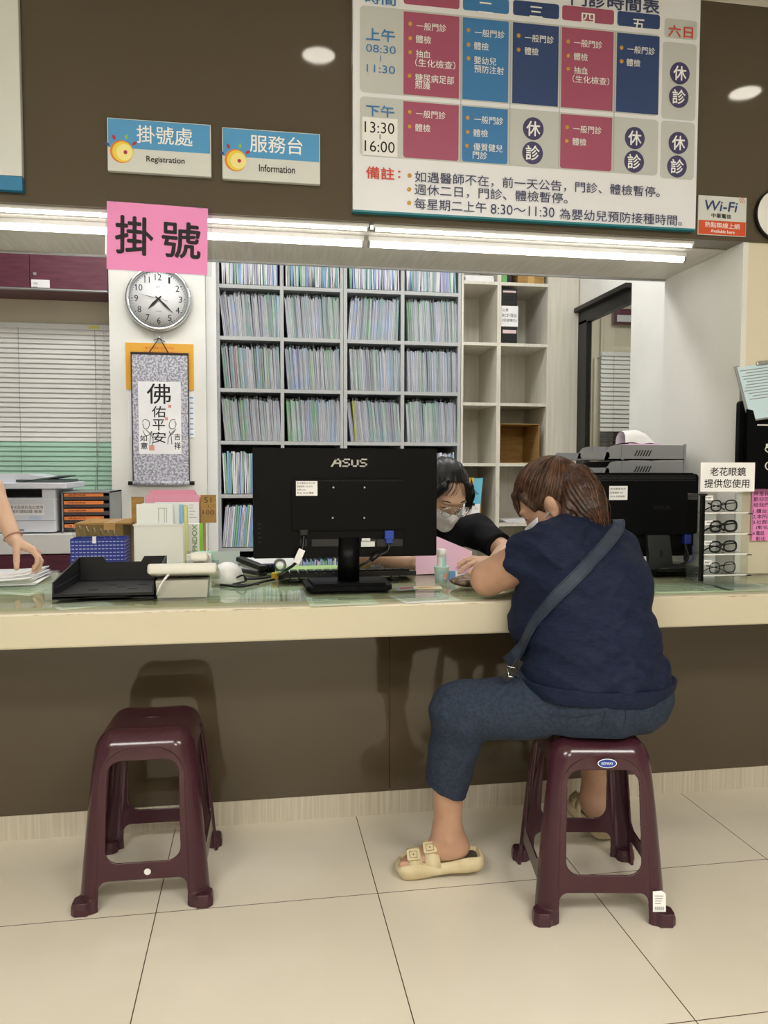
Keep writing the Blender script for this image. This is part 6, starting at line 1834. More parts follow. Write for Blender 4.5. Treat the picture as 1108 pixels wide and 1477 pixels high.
b = MB(); b.box((0.0, 0.002, hh_ / 2), (0.19, 0.004, hh_ + 0.01), bev=0.001); b.build('board', M['grey_plastic'], t, local=True)
b = MB(); b.box((0.003, -0.002, hh_ / 2), (0.18, 0.002, hh_)); b.build('blue_sheet', mat('pale_aqua_paper', '#c9e2ee', 0.6), t, local=True)
b = MB()
for k in range(11): b.box((-0.02 + 0.02 * random.random(), -0.0034, hh_ * (0.92 - 0.055 * k)), (0.11 + 0.03 * random.random(), 0.0004, 0.003))
b.build('print_lines', M['sheet_grey'], t, local=True)
b = MB(); b.box((0.02, -0.005, hh_ + 0.002), (0.07, 0.010, 0.014), bev=0.003); b.build('clip', M['steel'], t, local=True)
# ------------------------------------------------------------------ plastic stools
M['plum'] = mat('dark_plum_plastic', '#40202a', 0.16, spec=0.55)
M['plum_dark'] = mat('dark_plum_plastic_worn', '#43262f', 0.3)
def stool_sdf():
    zs = 0.452
    def f(P):
        x, y, z = np.abs(P[:, 0]), np.abs(P[:, 1]), P[:, 2]
        k = z / 0.44
        hx = 0.166 - 0.036 * k - 0.006 * np.maximum(k, 0) ** 4
        hy = 0.174 - 0.034 * k - 0.006 * np.maximum(k, 0) ** 4
        def rb(hx, hy, r):
            qx, qy = x - hx + r, y - hy + r
            return np.hypot(np.maximum(qx, 0), np.maximum(qy, 0)) + np.minimum(np.maximum(qx, qy), 0) - r
        d2 = rb(hx, hy, 0.050)
        # raised arch border round each face opening
        def arch(u, zlo, zhi, w0, w1, r):
            zc, zh = (zlo + zhi) / 2, (zhi - zlo) / 2
            w = w0 + (w1 - w0) * np.clip((z - zlo) / (zhi - zlo), 0, 1)
            qx, qz = u - w + r, np.abs(z - zc) - zh + r
            return np.hypot(np.maximum(qx, 0), np.maximum(qz, 0)) + np.minimum(np.maximum(qx, qz), 0) - r
        face_x = y / np.maximum(hy, 1e-3) > x / np.maximum(hx, 1e-3)
        u = np.where(face_x, x, y)
        rec = arch(u, -0.2, 0.412, 0.128, 0.104, 0.075)
        d2 = d2 + 0.0045 * np.clip(-rec / 0.004, 0, 1)
        dish = 0.006 * np.clip(1 - (x / 0.115) ** 2 - (y / 0.125) ** 2, 0, 1)
        top = z - zs + dish
        outer = smax(d2, top, 0.062)
        shell = np.maximum(outer, -(smax(rb(hx, hy, 0.050), top, 0.062) + 0.0095))
        ox = arch(x, 0.122, 0.378, 0.094, 0.088, 0.034)
        oy = arch(y, 0.122, 0.378, 0.100, 0.092, 0.034)
        lx = arch(x, -0.2, 0.076, 0.115, 0.110, 0.022)
        ly = arch(y, -0.2, 0.076, 0.120, 0.115, 0.022)
        cut = np.minimum(np.minimum(ox, lx) + np.where(y < 0.07, 1, 0), np.minimum(oy, ly) + np.where(x < 0.07, 1, 0))
        shell = smax(shell, -cut, 0.004)
        hole = np.hypot(x / 1.9, y) - 0.012
        shell = np.maximum(shell, -np.maximum(hole, -(z - 0.40)))
        shell = np.maximum(shell, -z)
        # chunky feet
        qx, qy, qz = np.abs(x - 0.151) - 0.025, np.abs(y - 0.159) - 0.025, np.abs(z - 0.018) - 0.018
        ch = (np.abs(x - 0.151) + np.abs(y - 0.159)) * 0.7071 - 0.0275
        ft = np.maximum(np.maximum(np.maximum(qx, qy), qz), ch) + np.maximum(z - 0.02, 0) * 0.25
        return smin(shell, ft, 0.006)
    f.lo = np.array([-0.19, -0.2, 0.0]); f.hi = np.array([0.19, 0.2, 0.46])
    return f
def stool_cut(C):
    x, y, z = np.abs(C[:, 0]), np.abs(C[:, 1]), C[:, 2]
    part = np.zeros(len(C), int)                                       # seat
    quad = (C[:, 0] > 0).astype(int) + 2 * (C[:, 1] > 0).astype(int)
    leg = z < 0.375
    part = np.where(leg, 1 + quad, part)
    bar_x = leg & (z > 0.062) & (z < 0.135) & (x < 0.094) & (y > 0.09)
    bar_y = leg & (z > 0.062) & (z < 0.135) & (y < 0.100) & (x > 0.09)
    part = np.where(bar_x, 5 + (C[:, 1] > 0), part); part = np.where(bar_y, 7 + (C[:, 0] > 0), part)
    foot = (z < 0.037) & (x > 0.115) & (y > 0.12)
    part = np.where(foot, 9 + quad, part)
    return part
S1 = (-0.296, 2.155, 0)
st = thing('plastic_stool', 'empty dark plum plastic stool at the left in front of the counter', 'stool', S1, rz=R_(-1.5), group='dark plum plastic stools')
split_sdf(stool_sdf(), 0.0032, stool_cut, [('seat', M['plum'], None)] + [('leg', M['plum'], None)] * 4 + [('stretcher', M['plum'], None)] * 4 + [('foot', M['plum_dark'], None)] * 4, st)
S2 = (0.868, 1.905, 0)
st2 = dup(st, S2, R_(-9.5), 'dark plum plastic stool carrying the seated woman')
# stickers
def face_pt(x, z): return -(0.174 - 0.034 * z / 0.44) + 0.0028
zc_ = 0.098
b = MB(); disc(b, (0.012, zc_), 0.0085, face_pt(0, zc_) - 0.0022); o_ = b.build('round_sticker', M['white_plastic'], st, local=True); o_['label'] = 'round white sticker'
zc_ = 0.399
ang = math.atan2(0.034, 0.44)
Mk = Matrix.Translation((0.008, face_pt(0, zc_) - 0.0030, zc_)) @ Matrix.Rotation(-ang, 4, 'X')
b = MB(); b.mi = 0
b.face([Mk @ Vector((0.024 * math.cos(2 * math.pi * k / 32), 0.0, 0.0115 * math.sin(2 * math.pi * k / 32))) for k in range(32)]); b.mi = 1
b.face([Mk @ Vector((0.022 * math.cos(2 * math.pi * k / 32), -0.0005, 0.0098 * math.sin(2 * math.pi * k / 32))) for k in range(32)]); b.mi = 0
b.text('KEYWAY', (-0.0145, 0.0), (0.0145, 0.0), 0.0065, -0.0010, 0.03, M=Mk); o_ = b.build('oval_label', [M['letter_white'], mat('label_royal_blue', '#1f3c98', 0.4)], st2, local=True); o_['label'] = 'blue and white oval label'
zc_ = 0.062
Mk = Matrix.Translation((0.135, face_pt(0, zc_) - 0.0048, zc_)) @ Matrix.Rotation(-ang, 4, 'X')
b = MB(); b.mi = 0
b.face([Mk @ Vector(p) for p in ((-0.016, 0, -0.026), (0.016, 0, -0.026), (0.016, 0, 0.018), (0.006, 0, 0.026), (-0.016, 0, 0.024))]); b.mi = 1
for k in range(9): b.face([Mk @ Vector((-0.011 + 0.0026 * k + dx, -0.0006, dz)) for dx, dz in ((0, -0.022), (0.0013, -0.022), (0.0013, -0.013), (0, -0.013))])
for k in range(4): b.face([Mk @ Vector(p) for p in ((-0.011, -0.0006, -0.006 + 0.006 * k), (0.004 + 0.002 * k, -0.0006, -0.006 + 0.006 * k), (0.004 + 0.002 * k, -0.0006, -0.004 + 0.006 * k), (-0.011, -0.0006, -0.004 + 0.006 * k))])
o_ = b.build('price_tag', [M['white_paper'], M['sheet_grey']], st2, local=True); o_['label'] = 'torn white price tag'
# ------------------------------------------------------------------ people
def V3(*a): return np.array(a, float)
def nrm(v): v = np.array(v, float); return v / np.linalg.norm(v)
def skin_mat(name, c1, c2):
    m = mat(name, c1, 0.5, sss=0.12)
    return noisy(m, c1, c2, ns=16, detail=4, lo=0.35, hi=0.7, bump=0.08, dist=0.001)
M['skin_a'] = skin_mat('warm_skin', '#b58e76', '#c19a82')
M['skin_foot'] = M['skin_a']
M['skin_b'] = skin_mat('pale_skin', '#cba68e', '#d5b29b')

def frame(F, up=(0, 0, 1)):
    """forward, left, up axes of a head"""
    F = nrm(F); Lf = nrm(np.cross(up, F)); U = np.cross(F, Lf)
    return F, Lf, U
def head_prims(c, F, s=1.0):
    F, Lf, U = frame(F)
    Rm = np.stack([F, Lf, U], 1)
    p = lambda f, l, u: c + (F * f + Lf * l + U * u) * s
    out = [(ell(p(-0.008, 0, 0.02), V3(0.096, 0.075, 0.092) * s, Rm), 0.0),
           (ell(p(0.030, 0, -0.035), V3(0.062, 0.062, 0.078) * s, Rm), 0.03),
           (rc(p(0.045, 0, -0.07), p(0.062, 0, -0.100), 0.040 * s, 0.024 * s), 0.025),
           (rc(p(0.086, 0, -0.005), p(0.100, 0, -0.040), 0.008 * s, 0.013 * s), 0.012),          # nose
           (ell(p(0.094, 0, -0.072), V3(0.010, 0.024, 0.006) * s, Rm), 0.006),                    # lips
           (ell(p(0.092, 0, -0.082), V3(0.009, 0.019, 0.005) * s, Rm), 0.006),
           (ell(p(0.083, 0, 0.018), V3(0.014, 0.050, 0.010) * s, Rm), 0.015)]                      # brow
    for sd in (-1, 1):
        out.append((ell(p(0.074, sd * 0.032, -0.004), V3(0.014, 0.016, 0.011) * s, Rm), 0.004))    # eyelids
        out.append((ell(p(-0.006, sd * 0.077, -0.022), V3(0.017, 0.007, 0.030) * s, Rm), 0.006))   # ear
        out.append((ell(p(-0.012, sd * 0.083, -0.012), V3(0.014, 0.005, 0.022) * s, Rm), 0.004))
        out.append((ell(p(0.002, sd * 0.080, -0.044), V3(0.007, 0.005, 0.010) * s, Rm), 0.004))
    return out, p, Rm
def hand_prims(w, d, n, thumb, curls=(20, 25, 25, 30), s=1.0, spread=4, tcurl=15, tout=40, tn=0.25):
    """w wrist, d towards the fingers, n out of the palm, thumb = +1 / -1 side; curls in degrees per joint"""
    w = np.array(w, float); d = nrm(d); n = nrm(np.array(n) - d * (np.array(n) @ d)); t = np.cross(d, n) * thumb
    Rm = np.stack([d, t, n], 1)
    out = [(rbox(w + d * 0.046 * s, V3(0.044, 0.036, 0.0125) * s, 0.012 * s, Rm), 0.015), (ell(w + d * 0.030 * s + t * 0.022 * s + n * 0.008 * s, V3(0.030, 0.018, 0.014) * s, Rm), 0.012)]
    for i, (off, ln, r) in enumerate(((0.028, 0.072, 0.0086), (0.0095, 0.080, 0.0088), (-0.0095, 0.074, 0.0084), (-0.027, 0.058, 0.0074))):
        p = w + d * (0.084 - 0.006 * abs(i - 1)) * s + t * off * s
        a = R_(spread * (1.5 - i))
        dd = nrm(d * math.cos(a) + t * math.sin(a)); ax = np.cross(n, dd)
        ang = 0.0
        for q, fr in enumerate((0.45, 0.30, 0.25)):
            ang += R_(curls[i]) * (0.8 if q == 0 else 1.1)
            v = dd * math.cos(ang) + n * math.sin(ang)
            e = p + v * ln * fr * s
            out.append((rc(p, e, (r - 0.0006 * q) * s, (r - 0.0006 * (q + 1)) * s), 0.0035 if q else 0.008))
            p = e
    p = w + d * 0.022 * s + t * 0.030 * s + n * 0.004 * s
    ang = R_(tout)
    for q, (ln, r) in enumerate(((0.040, 0.0125), (0.032, 0.0105), (0.026, 0.0092))):
        v = nrm(d * math.cos(ang) + t * math.sin(ang) + n * (tn + 0.02 * tcurl * q))
        e = p + v * ln * s
        out.append((rc(p, e, r * s, (r - 0.0012) * s), 0.008 if q == 0 else 0.004))
        p = e; ang -= R_(tcurl)
    return out
def wrinkle(f, amp, ks):
    def g(P):
        d = f(P)
        w = np.zeros(len(P))
        for (kx, ky, kz, ph, a) in ks:
            s = np.sin(0.5 * (P[:, 0] * kx + P[:, 1] * ky + P[:, 2] * kz) + ph + 1.3 * np.sin(P[:, 0] * kz * 0.30 + P[:, 2] * kx * 0.25 + ph))
            w += a * (1.3 - 2.0 * np.sqrt(s * s + 0.01))
        return d - amp * w
    g.lo, g.hi = f.lo - 0.01, f.hi + 0.01
    return g
def cutplane(f, p, n, k=0.004):
    """keep the side the normal points away from"""
    p = np.array(p, float); n = nrm(n)
    def g(P): return smax(f(P), (P - p) @ n, k)
    g.lo, g.hi = f.lo, f.hi
    return g

# ---------------- the seated woman
PA = thing('person', 'woman with brown ponytail and navy top seated on the right stool', 'person', (0.9, 1.9, 0))
hipL, hipR = V3(0.845, 1.865, 0.535), V3(0.985, 1.945, 0.535)
kneeL, ankL = V3(0.525, 1.945, 0.488), V3(0.513, 2.035, 0.125)
kneeR, ankR = V3(1.02, 2.21, 0.500), V3(1.035, 2.225, 0.115)
pelv, waist, chest, nb = V3(0.905, 1.905, 0.575), V3(0.865, 1.905, 0.70), V3(0.895, 1.965, 0.83), V3(0.865, 2.045, 0.965)
shL, elL, wrL = V3(0.768, 1.950, 0.918), V3(0.645, 2.105, 0.819), V3(0.80, 2.28, 0.805)
shR, elR, wrR = V3(1.00, 2.06, 0.890), V3(1.06, 2.22, 0.815), V3(0.91, 2.38, 0.800)
hc = V3(0.838, 2.118, 1.040)
HF = nrm((-0.66, 0.46, -0.60))
hp, hpt, hR = head_prims(hc, HF)
footF = nrm((-1.0, 0.10, -0.10))
FS = 0.82
def foot_prims(ank, F, toe_z, heel):
    """heel, sole and five toes; F = forward along the sole"""
    F = nrm(F); S = nrm(np.cross((0, 0, 1), F)); U = np.cross(F, S)
    Rm = np.stack([F, S, U], 1); h = np.array(heel, float)
    q = lambda f, s, u: h + (F * f + S * s + U * u) * FS
    e_ = lambda *v: V3(*v) * FS
    out = [(ell(q(0.022, 0, 0.030), e_(0.034, 0.031, 0.033), Rm), 0.02), (rc(q(0.045, 0, 0.05), q(0.10, 0.002, 0.035), 0.038 * FS, 0.032 * FS), 0.03), (rc(q(0.09, 0, 0.032), q(0.165, 0, 0.018), 0.032 * FS, 0.018 * FS), 0.03),
           (ell(q(0.150, 0, 0.019), e_(0.045, 0.043, 0.016), Rm), 0.02), (rc(q(0.048, 0, 0.045), ank, 0.034, 0.036), 0.03), (ell(np.array(ank) + S * 0.034 - U * 0.012, (0.012, 0.010, 0.012), Rm), 0.012), (ell(np.array(ank) - S * 0.034 - U * 0.016, (0.012, 0.010, 0.012), Rm), 0.012)]
    return out, q, Rm, S, U
heelL = V3(0.566, 2.030, 0.052)
fL, qL, RL, SL, UL = foot_prims(ankL, footF, 0.03, heelL)
for i, (s, ln, r) in enumerate(((0.030, 0.052, 0.0105), (0.012, 0.050, 0.0085), (-0.004, 0.045, 0.0080), (-0.019, 0.038, 0.0076), (-0.033, 0.028, 0.0074))):
    # S points to the far (inner) side for this foot: the big toe comes first
    fL.append((rc(qL(0.172 - 0.004 * i, -s * -1.0, 0.016), qL(0.172 - 0.004 * i + ln, -s * -1.0, 0.012), r * FS, r * 0.95 * FS), 0.004))
heelR = V3(1.035, 2.165, 0.045)
footFR = nrm((0.0, 1.0, -0.06))
fR, qR, RR, SR, UR = foot_prims(ankR, footFR, 0.03, heelR)
for i, (s, ln, r) in enumerate(((0.030, 0.052, 0.0105), (0.012, 0.050, 0.0085), (-0.004, 0.045, 0.0080), (-0.019, 0.038, 0.0076), (-0.033, 0.028, 0.0074))):
    fR.append((rc(qR(0.172 - 0.004 * i, s, 0.016), qR(0.172 - 0.004 * i + ln, s, 0.012), r * FS, r * 0.95 * FS), 0.004))
body = hp + [(rc(nb + V3(0, 0, -0.02), hc + V3(0.012, -0.015, -0.05), 0.052, 0.050), 0.02),
    (rc(pelv, waist, 0.12, 0.110), 0.05), (rc(waist, chest, 0.110, 0.110), 0.05), (rc(chest, nb + V3(0.01, 0.0, -0.06), 0.10, 0.05), 0.04), (rc(shL, shR, 0.045, 0.045), 0.03),
    (rc(shL, elL, 0.062, 0.050), 0.03), (rc(elL, wrL, 0.046, 0.027), 0.012), (rc(shR, elR, 0.056, 0.044), 0.03), (rc(elR, wrR, 0.044, 0.027), 0.012),
    (rc(hipL, kneeL, 0.080, 0.058), 0.04), (rc(kneeL, kneeL * 0.55 + ankL * 0.45 + V3(-0.015, 0, 0), 0.050, 0.045), 0.02), (rc(kneeL * 0.55 + ankL * 0.45 + V3(-0.015, 0, 0), ankL, 0.045, 0.036), 0.02),
    (rc(hipR, kneeR, 0.080, 0.058), 0.04), (rc(kneeR, kneeR * 0.55 + ankR * 0.45, 0.056, 0.052), 0.02), (rc(kneeR * 0.55 + ankR * 0.45, ankR, 0.050, 0.037), 0.02)] + fL + fR
body += hand_prims(wrL, (0.55, 0.80, -0.12), (0, 0, -1), 1, (12, 14, 16, 20))
body += hand_prims(wrR, (-0.75, 0.62, -0.12), (0, 0, -1), -1, (28, 30, 30, 34))
sdf_mesh('body', union(body), 0.0045, M['skin_a'], PA)

# navy top
top_core = [(ell((0.880, 1.893, 0.580), (0.202, 0.162, 0.115)), 0.0), (ell((0.870, 1.895, 0.690), (0.172, 0.148, 0.130)), 0.06), (ell((0.880, 1.945, 0.815), (0.172, 0.142, 0.120)), 0.06),
            (rc((0.800, 1.975, 0.912), (0.985, 2.030, 0.895), 0.078, 0.078), 0.06), (rc((0.835, 1.995, 0.940), (0.905, 2.015, 0.940), 0.066, 0.062), 0.03), (ell((0.82, 2.01, 0.72), (0.14, 0.12, 0.16)), 0.05)]
slv_end = shL * 0.50 + elL * 0.50
sleeveL = rc(shL + V3(0.01, 0, 0.0), slv_end, 0.078, 0.077)
sleeveR = rc(shR, shR * 0.45 + elR * 0.55, 0.072, 0.066)
nL = nrm(elL - shL)
sleeveL = cutplane(sleeveL, slv_end - nL * 0.012, nL, 0.006)
sleeveR = cutplane(sleeveR, shR * 0.45 + elR * 0.55, elR - shR, 0.006)
top0 = union(top_core + [(sleeveL, 0.025), (sleeveR, 0.03)])
top1 = wrinkle(top0, 0.0052, [(30, 0, 52, 0.3, 0.6), (-42, 10, 46, 1.7, 0.45), (12, 20, 95, 2.2, 0.4), (66, 0, -40, 0.9, 0.35), (6, 8, 150, 0.4, 0.22)])
top1 = cutplane(top1, (0.87, 1.74, 0.546), (-0.02, 0.0, -1.0), 0.008)
M['navy_cloth'] = noisy(mat('navy_crepe', '#1a2340', 0.75, spec=0.25), '#11182e', '#18213c', scale=(1, 1, 4), ns=60, detail=4, bump=0.25, dist=0.0012)
sdf_mesh('navy_top', top1, 0.005, M['navy_cloth'], PA)
# hem band
hemf = wrinkle(union([(ell((0.880, 1.893, 0.580), (0.2035, 0.1635, 0.116)), 0.0), (ell((0.870, 1.895, 0.690), (0.172, 0.148, 0.130)), 0.06), (ell((0.82, 2.01, 0.72), (0.14, 0.12, 0.16)), 0.05)]), 0.0035, [(22, 0, 46, 0.3, 0.6), (-35, 10, 40, 1.7, 0.5)])
def band(P):
    d = np.abs(hemf(P) - 0.000) - 0.0045
    s = (P - V3(0.87, 1.74, 0.546)) @ nrm((-0.02, 0.0, -1.0))
    return np.maximum(d, np.abs(s + 0.018) - 0.021)
band.lo, band.hi = hemf.lo, hemf.hi
sdf_mesh('hem_band', band, 0.004, M['navy_cloth'], PA)

# slate trousers, cropped above the ankle
def leg_cloth(hip, knee, ank, hem_t, r0, r1, r2, r3, off=0.0):
    hem = knee * (1 - hem_t) + ank * hem_t + V3(off, 0, 0)
    f = union([(rc(hip, knee, r0, r1), 0.0), (rc(knee, hem, r1 * 0.985, r3), 0.03), (ell(knee + V3(-0.004, 0, 0.006), (r1 * 1.02,) * 3), 0.02)])
    return f, hem
lgL, hemL = leg_cloth(hipL + V3(0.015, 0, -0.005), kneeL, ankL, 0.66, 0.096, 0.074, 0.066, 0.060, -0.020)
lgR, hemR = leg_cloth(hipR, kneeR, ankR, 0.66, 0.096, 0.074, 0.066, 0.064)
lgL = cutplane(lgL, hemL + V3(0, 0, 0.008), (-0.42, 0.0, -1.0)); lgR = cutplane(lgR, hemR, (0, 0, -1.0))
seat_f = union([(ell((0.893, 1.905, 0.535), (0.178, 0.148, 0.105)), 0.0), (ell((0.955, 1.885, 0.530), (0.120, 0.135, 0.098)), 0.04), (ell((0.855, 1.865, 0.530), (0.120, 0.125, 0.096)), 0.04), (ell((0.87, 1.92, 0.60), (0.165, 0.125, 0.10)), 0.04)])
pants0 = union([(seat_f, 0.0), (lgL, 0.045), (lgR, 0.045)])
pants1 = wrinkle(pants0, 0.0030, [(38, 20, 52, 0.5, 0.6), (-48, 15, 36, 1.1, 0.5), (70, 0, 25, 2.4, 0.4), (20, 60, -30, 0.2, 0.3)])
def pants2(P):
    d = pants1(P)
    return smax(d, 0.4535 - P[:, 2] - 10.0 * np.maximum(0, np.maximum(np.abs(P[:, 0] - 0.868) - 0.135, np.abs(P[:, 1] - 1.905) - 0.145)), 0.01)   # pressed flat on the seat
pants2.lo, pants2.hi = pants1.lo, pants1.hi
M['slate_cloth'] = noisy(mat('slate_blue_twill', '#323c4e', 0.8, spec=0.2), '#272f3e', '#303a4b', scale=(1, 1, 1), ns=120, detail=3, bump=0.15, dist=0.0008)
sdf_mesh('trousers', pants2, 0.005, M['slate_cloth'], PA)
M['stitch'] = mat('dark_stitching', '#1f2733', 0.8)
def seam_on(f, pix, r, parent, name, m, off=0.0):
    pts = []
    for px_, py_ in pix:
        p, n, ok = cast(px_, py_, f)
        if ok: pts.append(p + n * off)
    if len(pts) > 1:
        b = MB(); b.tube(catmull(pts, 6), r, seg=6); return b.build(name, m, parent)
for pix in ([(794, 1031), (803, 1050), (819, 1070)], [(874, 1026), (868, 1046), (855, 1070)], [(903, 1020), (902, 1040), (896, 1062)], [(943, 1017), (944, 1035), (938, 1056)], [(794, 1031), (830, 1035), (874, 1026)]):
    seam_on(pants2, pix, 0.0010, PA, 'seam', M['stitch'])

# sandals
M['sandal'] = noisy(mat('beige_sandal', '#cdbf9b', 0.6), '#c3b48e', '#d6c9a7', ns=20)
M['footbed'] = mat('dark_footbed', '#4f4638', 0.8)
def sandal(q, Rm, S, U, F, near):
    so = union([(rbox(q(0.09, 0, -0.016), V3(0.140, 0.050, 0.024) * FS, 0.022 * FS, Rm), 0.0), (ell(q(0.175, 0, -0.010), V3(0.070, 0.058, 0.030) * FS, Rm), 0.02), (ell(q(-0.002, 0, -0.012), V3(0.058, 0.052, 0.030) * FS, Rm), 0.02)])
    bed = rbox(q(0.09, 0, 0.018), V3(0.135, 0.0385, 0.021) * FS, 0.016 * FS, Rm)
    def f(P): return smax(so(P), -bed(P), 0.004)
    f.lo, f.hi = so.lo, so.hi
    o = sdf_mesh('sandal', f, 0.003, M['sandal'], PA)
    mb = MB(); mb.prism(rrect(-0.128 * FS, -0.0355 * FS, 0.128 * FS, 0.0355 * FS, 0.030 * FS, 6), 0.003, Matrix.Translation(Vector(q(0.09, 0, -0.0045))) @ Matrix(Rm.tolist()).to_4x4()); mb.build('footbed', M['footbed'], o)
    for u0, u1, hgt, lean in ((0.098, 0.142, 0.068, 0.030), (0.156, 0.198, 0.047, 0.022)):
        mb = MB(); mb.smooth = False
        rows = []
        for k in range(13):
            a = math.pi * k / 12
            s_, h_ = 0.0495 * math.cos(a), -0.012 + (hgt + 0.012) * math.sin(a) ** 0.75
            sh = lean * (1 - math.sin(a)) * 0.9
            rows.append([Vector(q(u + sh_, s_ * sc, h_ + dz)) for (u, sh_, sc, dz) in ((u0, -sh * 0.2, 1.0, 0), (u1, sh * 0.15, 1.0, -0.004), (u1, sh * 0.15, 0.93, -0.0075), (u0, -sh * 0.2, 0.93, -0.0035))])
        vv = [[mb.bm.verts.new(p) for p in r_] for r_ in rows]
        for r0_, r1_ in zip(vv[:-1], vv[1:]):
            for k in range(4):
                fc_ = mb.bm.faces.new((r0_[k], r0_[(k + 1) % 4], r1_[(k + 1) % 4], r1_[k])); fc_.smooth = k in (0, 2)
        for r_ in (vv[0], vv[-1]): mb.bm.faces.new(r_)
        mb.build('strap', M['sandal'], o)
        # buckle on the near side of the strap
        a = math.pi * (0.30 if near > 0 else 0.70)
        s_, h_ = 0.0515 * math.cos(a), -0.012 + (hgt + 0.012) * math.sin(a) ** 0.75
        c_ = q((u0 + u1) / 2 + 0.004, s_ * 1.02, h_ + 0.001)
        nrm_ = nrm(S * math.cos(a) + U * math.sin(a) * 0.9); tt = nrm(np.cross(nrm_, F)); Fx = np.cross(tt, nrm_)
        Bm = Matrix((list(Fx), list(tt), list(nrm_))).transposed().to_4x4(); Bm.translation = Vector(c_)
        mb = MB(); mb.prism(rrect(-0.018, -0.015, 0.018, 0.015, 0.004, 3), 0.0040, Bm); mb.build('buckle', M['sandal'], o)
        mb = MB(); mb.tube([Bm @ Vector(p) for p in ((-0.010, -0.009, 0.0045), (0.010, -0.009, 0.0045), (0.010, 0.009, 0.0045), (-0.010, 0.009, 0.0045))], 0.0008, seg=5, closed=True); mb.box((0, 0, 0), (0.003, 0.003, 0.002)); 
        for v in list(mb.bm.verts)[-8:]: v.co = Bm @ (v.co + Vector((0, 0, 0.0045)))
        mb.build('buckle_outline', M['footbed'], o)
sandal(qL, RL, SL, UL, nrm(footF), 1)
sandal(qR, RR, SR, UR, nrm(footFR), 1)

# face mask with its ear loop
def mask_for(p, Rm, parent, full, name='face_mask', s=1.0):
    sh = union([(ell(p(0.030, 0, -0.040), V3(0.074, 0.068, 0.075) * s, Rm), 0.0), (rc(p(0.06, 0, -0.075), p(0.075, 0, -0.095), 0.040 * s, 0.030 * s), 0.03), (rc(p(0.09, 0, -0.02), p(0.105, 0, -0.045), 0.010 * s, 0.016 * s), 0.03)])
    A = np.linalg.inv(Rm)
    o0 = p(0, 0, 0)
    def f(P):
        q = (P - o0) @ Rm / s
        d = np.abs(sh(P)) - 0.0014
        pl = 0.0
        reg = np.maximum(np.maximum(q[:, 2] - (-0.022 + 0.10 * 0), -0.118 - q[:, 2]), 0.030 - q[:, 0])
        reg = np.maximum(reg, np.abs(q[:, 1]) - 0.064)
        return smax(d, reg * 0.9, 0.001)
    f.lo, f.hi = sh.lo, sh.hi
    o = sdf_mesh(name, f, 0.0024, M['mask'], parent)
    for sd in (-1, 1):
        for za in (-0.035, -0.085):
            b = MB(); b.tube(catmull([p(0.036, sd * 0.064, za), p(0.015, sd * 0.076, za * 0.6 - 0.012), p(-0.018, sd * 0.084, -0.020)]), 0.0014, seg=5); b.build('ear_loop', M['mask'], o)
    return o
M['mask'] = mat('white_mask_cloth', '#e6e7ec', 0.8)
mask_for(hpt, hR, PA, True)
M['eye_white'] = mat('eye_white', '#e4ddd6', 0.3); M['eye_dark'] = mat('eye_dark', '#1a110d', 0.2)
def eyes_for(p, Rm, parent):
    for sd in (-1, 1):
        q = p(0.0835, sd * 0.032, -0.006)
        b = MB(); s_ = bmesh.ops.create_uvsphere(b.bm, u_segments=14, v_segments=8, radius=1.0)
        for v in s_['verts']: v.co = Vector(q + Rm @ (np.array(v.co) * V3(0.006, 0.013, 0.0035)))
        for f_ in b.bm.faces: f_.smooth = True
        e_ = b.build('eye', M['eye_dark'], parent)
eyes_for(hpt, hR, PA)

# hair: swept back to a ponytail, strands laid over the mass
def hair_mat(name, c1, c2, rough=0.38):
    m = mat(name, c1, rough, spec=0.4)
    return noisy(m, c1, c2, ns=70, scale=(1, 1, 1), detail=3, lo=0.35, hi=0.7)
M['hair_brown'] = hair_mat('dark_brown_hair', '#2b1b12', '#4b3122')
M['hair_light'] = mat('chestnut_hair', '#6d4a34', 0.35)
hF, hL_, hU = frame(HF)
cr = hpt(-0.010, 0, 0.022)
er = V3(0.107, 0.085, 0.103)
def on_cap(dirv, k=1.0):
    """dirv in head axes (forward, left, up)"""
    d = nrm(dirv); t = 1.0 / math.sqrt(((d / er) ** 2).sum())
    return cr + hR @ (d * t * k)
root_d = nrm((-0.72, 0.0, 0.66))
rootp = on_cap(root_d, 1.03)
cap = ell(cr, er, hR)
def capf(P):
    q = (P - cr) @ hR
    face = smax(q[:, 0] - 0.052 - 0.35 * q[:, 2], q[:, 2] - 0.055, 0.01)        # cut away the face
    cutf = np.maximum(0.060 - q[:, 0] + 0.60 * np.minimum(q[:, 2], 0.05), q[:, 2] - 0.052)
    low = -0.062 - q[:, 2] - 0.30 * q[:, 0]
    ear = np.linalg.norm((q - V3(0.004, 0.0, -0.046)) / V3(1.0, 9.0, 1.25), axis=1) - 0.024
    d = cap(P)
    w = q / np.maximum(np.linalg.norm(q, axis=1), 1e-6)[:, None]
    u1 = nrm(np.cross(root_d, (0, 1, 0))); u2 = np.cross(root_d, u1)
    phi = np.arctan2(w @ u1, w @ u2)
    d = d - 0.0011 * np.sin(46 * phi + 2 * np.sin(7 * phi)) - 0.0007 * np.sin(97 * phi)
    d = smax(d, -cutf, 0.006)
    d = smax(d, low, 0.008)
    return smax(d, -ear, 0.004)
capf.lo, capf.hi = cap.lo, cap.hi
pyy = 2.075
pts_pony = [V3(*YP(816, 682, 2.085)), V3(*YP(834, 688, 2.055)), V3(*YP(846, 712, 2.03)), V3(*YP(853, 735, 2.01)), V3(*YP(862, 755, 2.00))]
pony_r = [0.020, 0.033, 0.040, 0.038, 0.020]
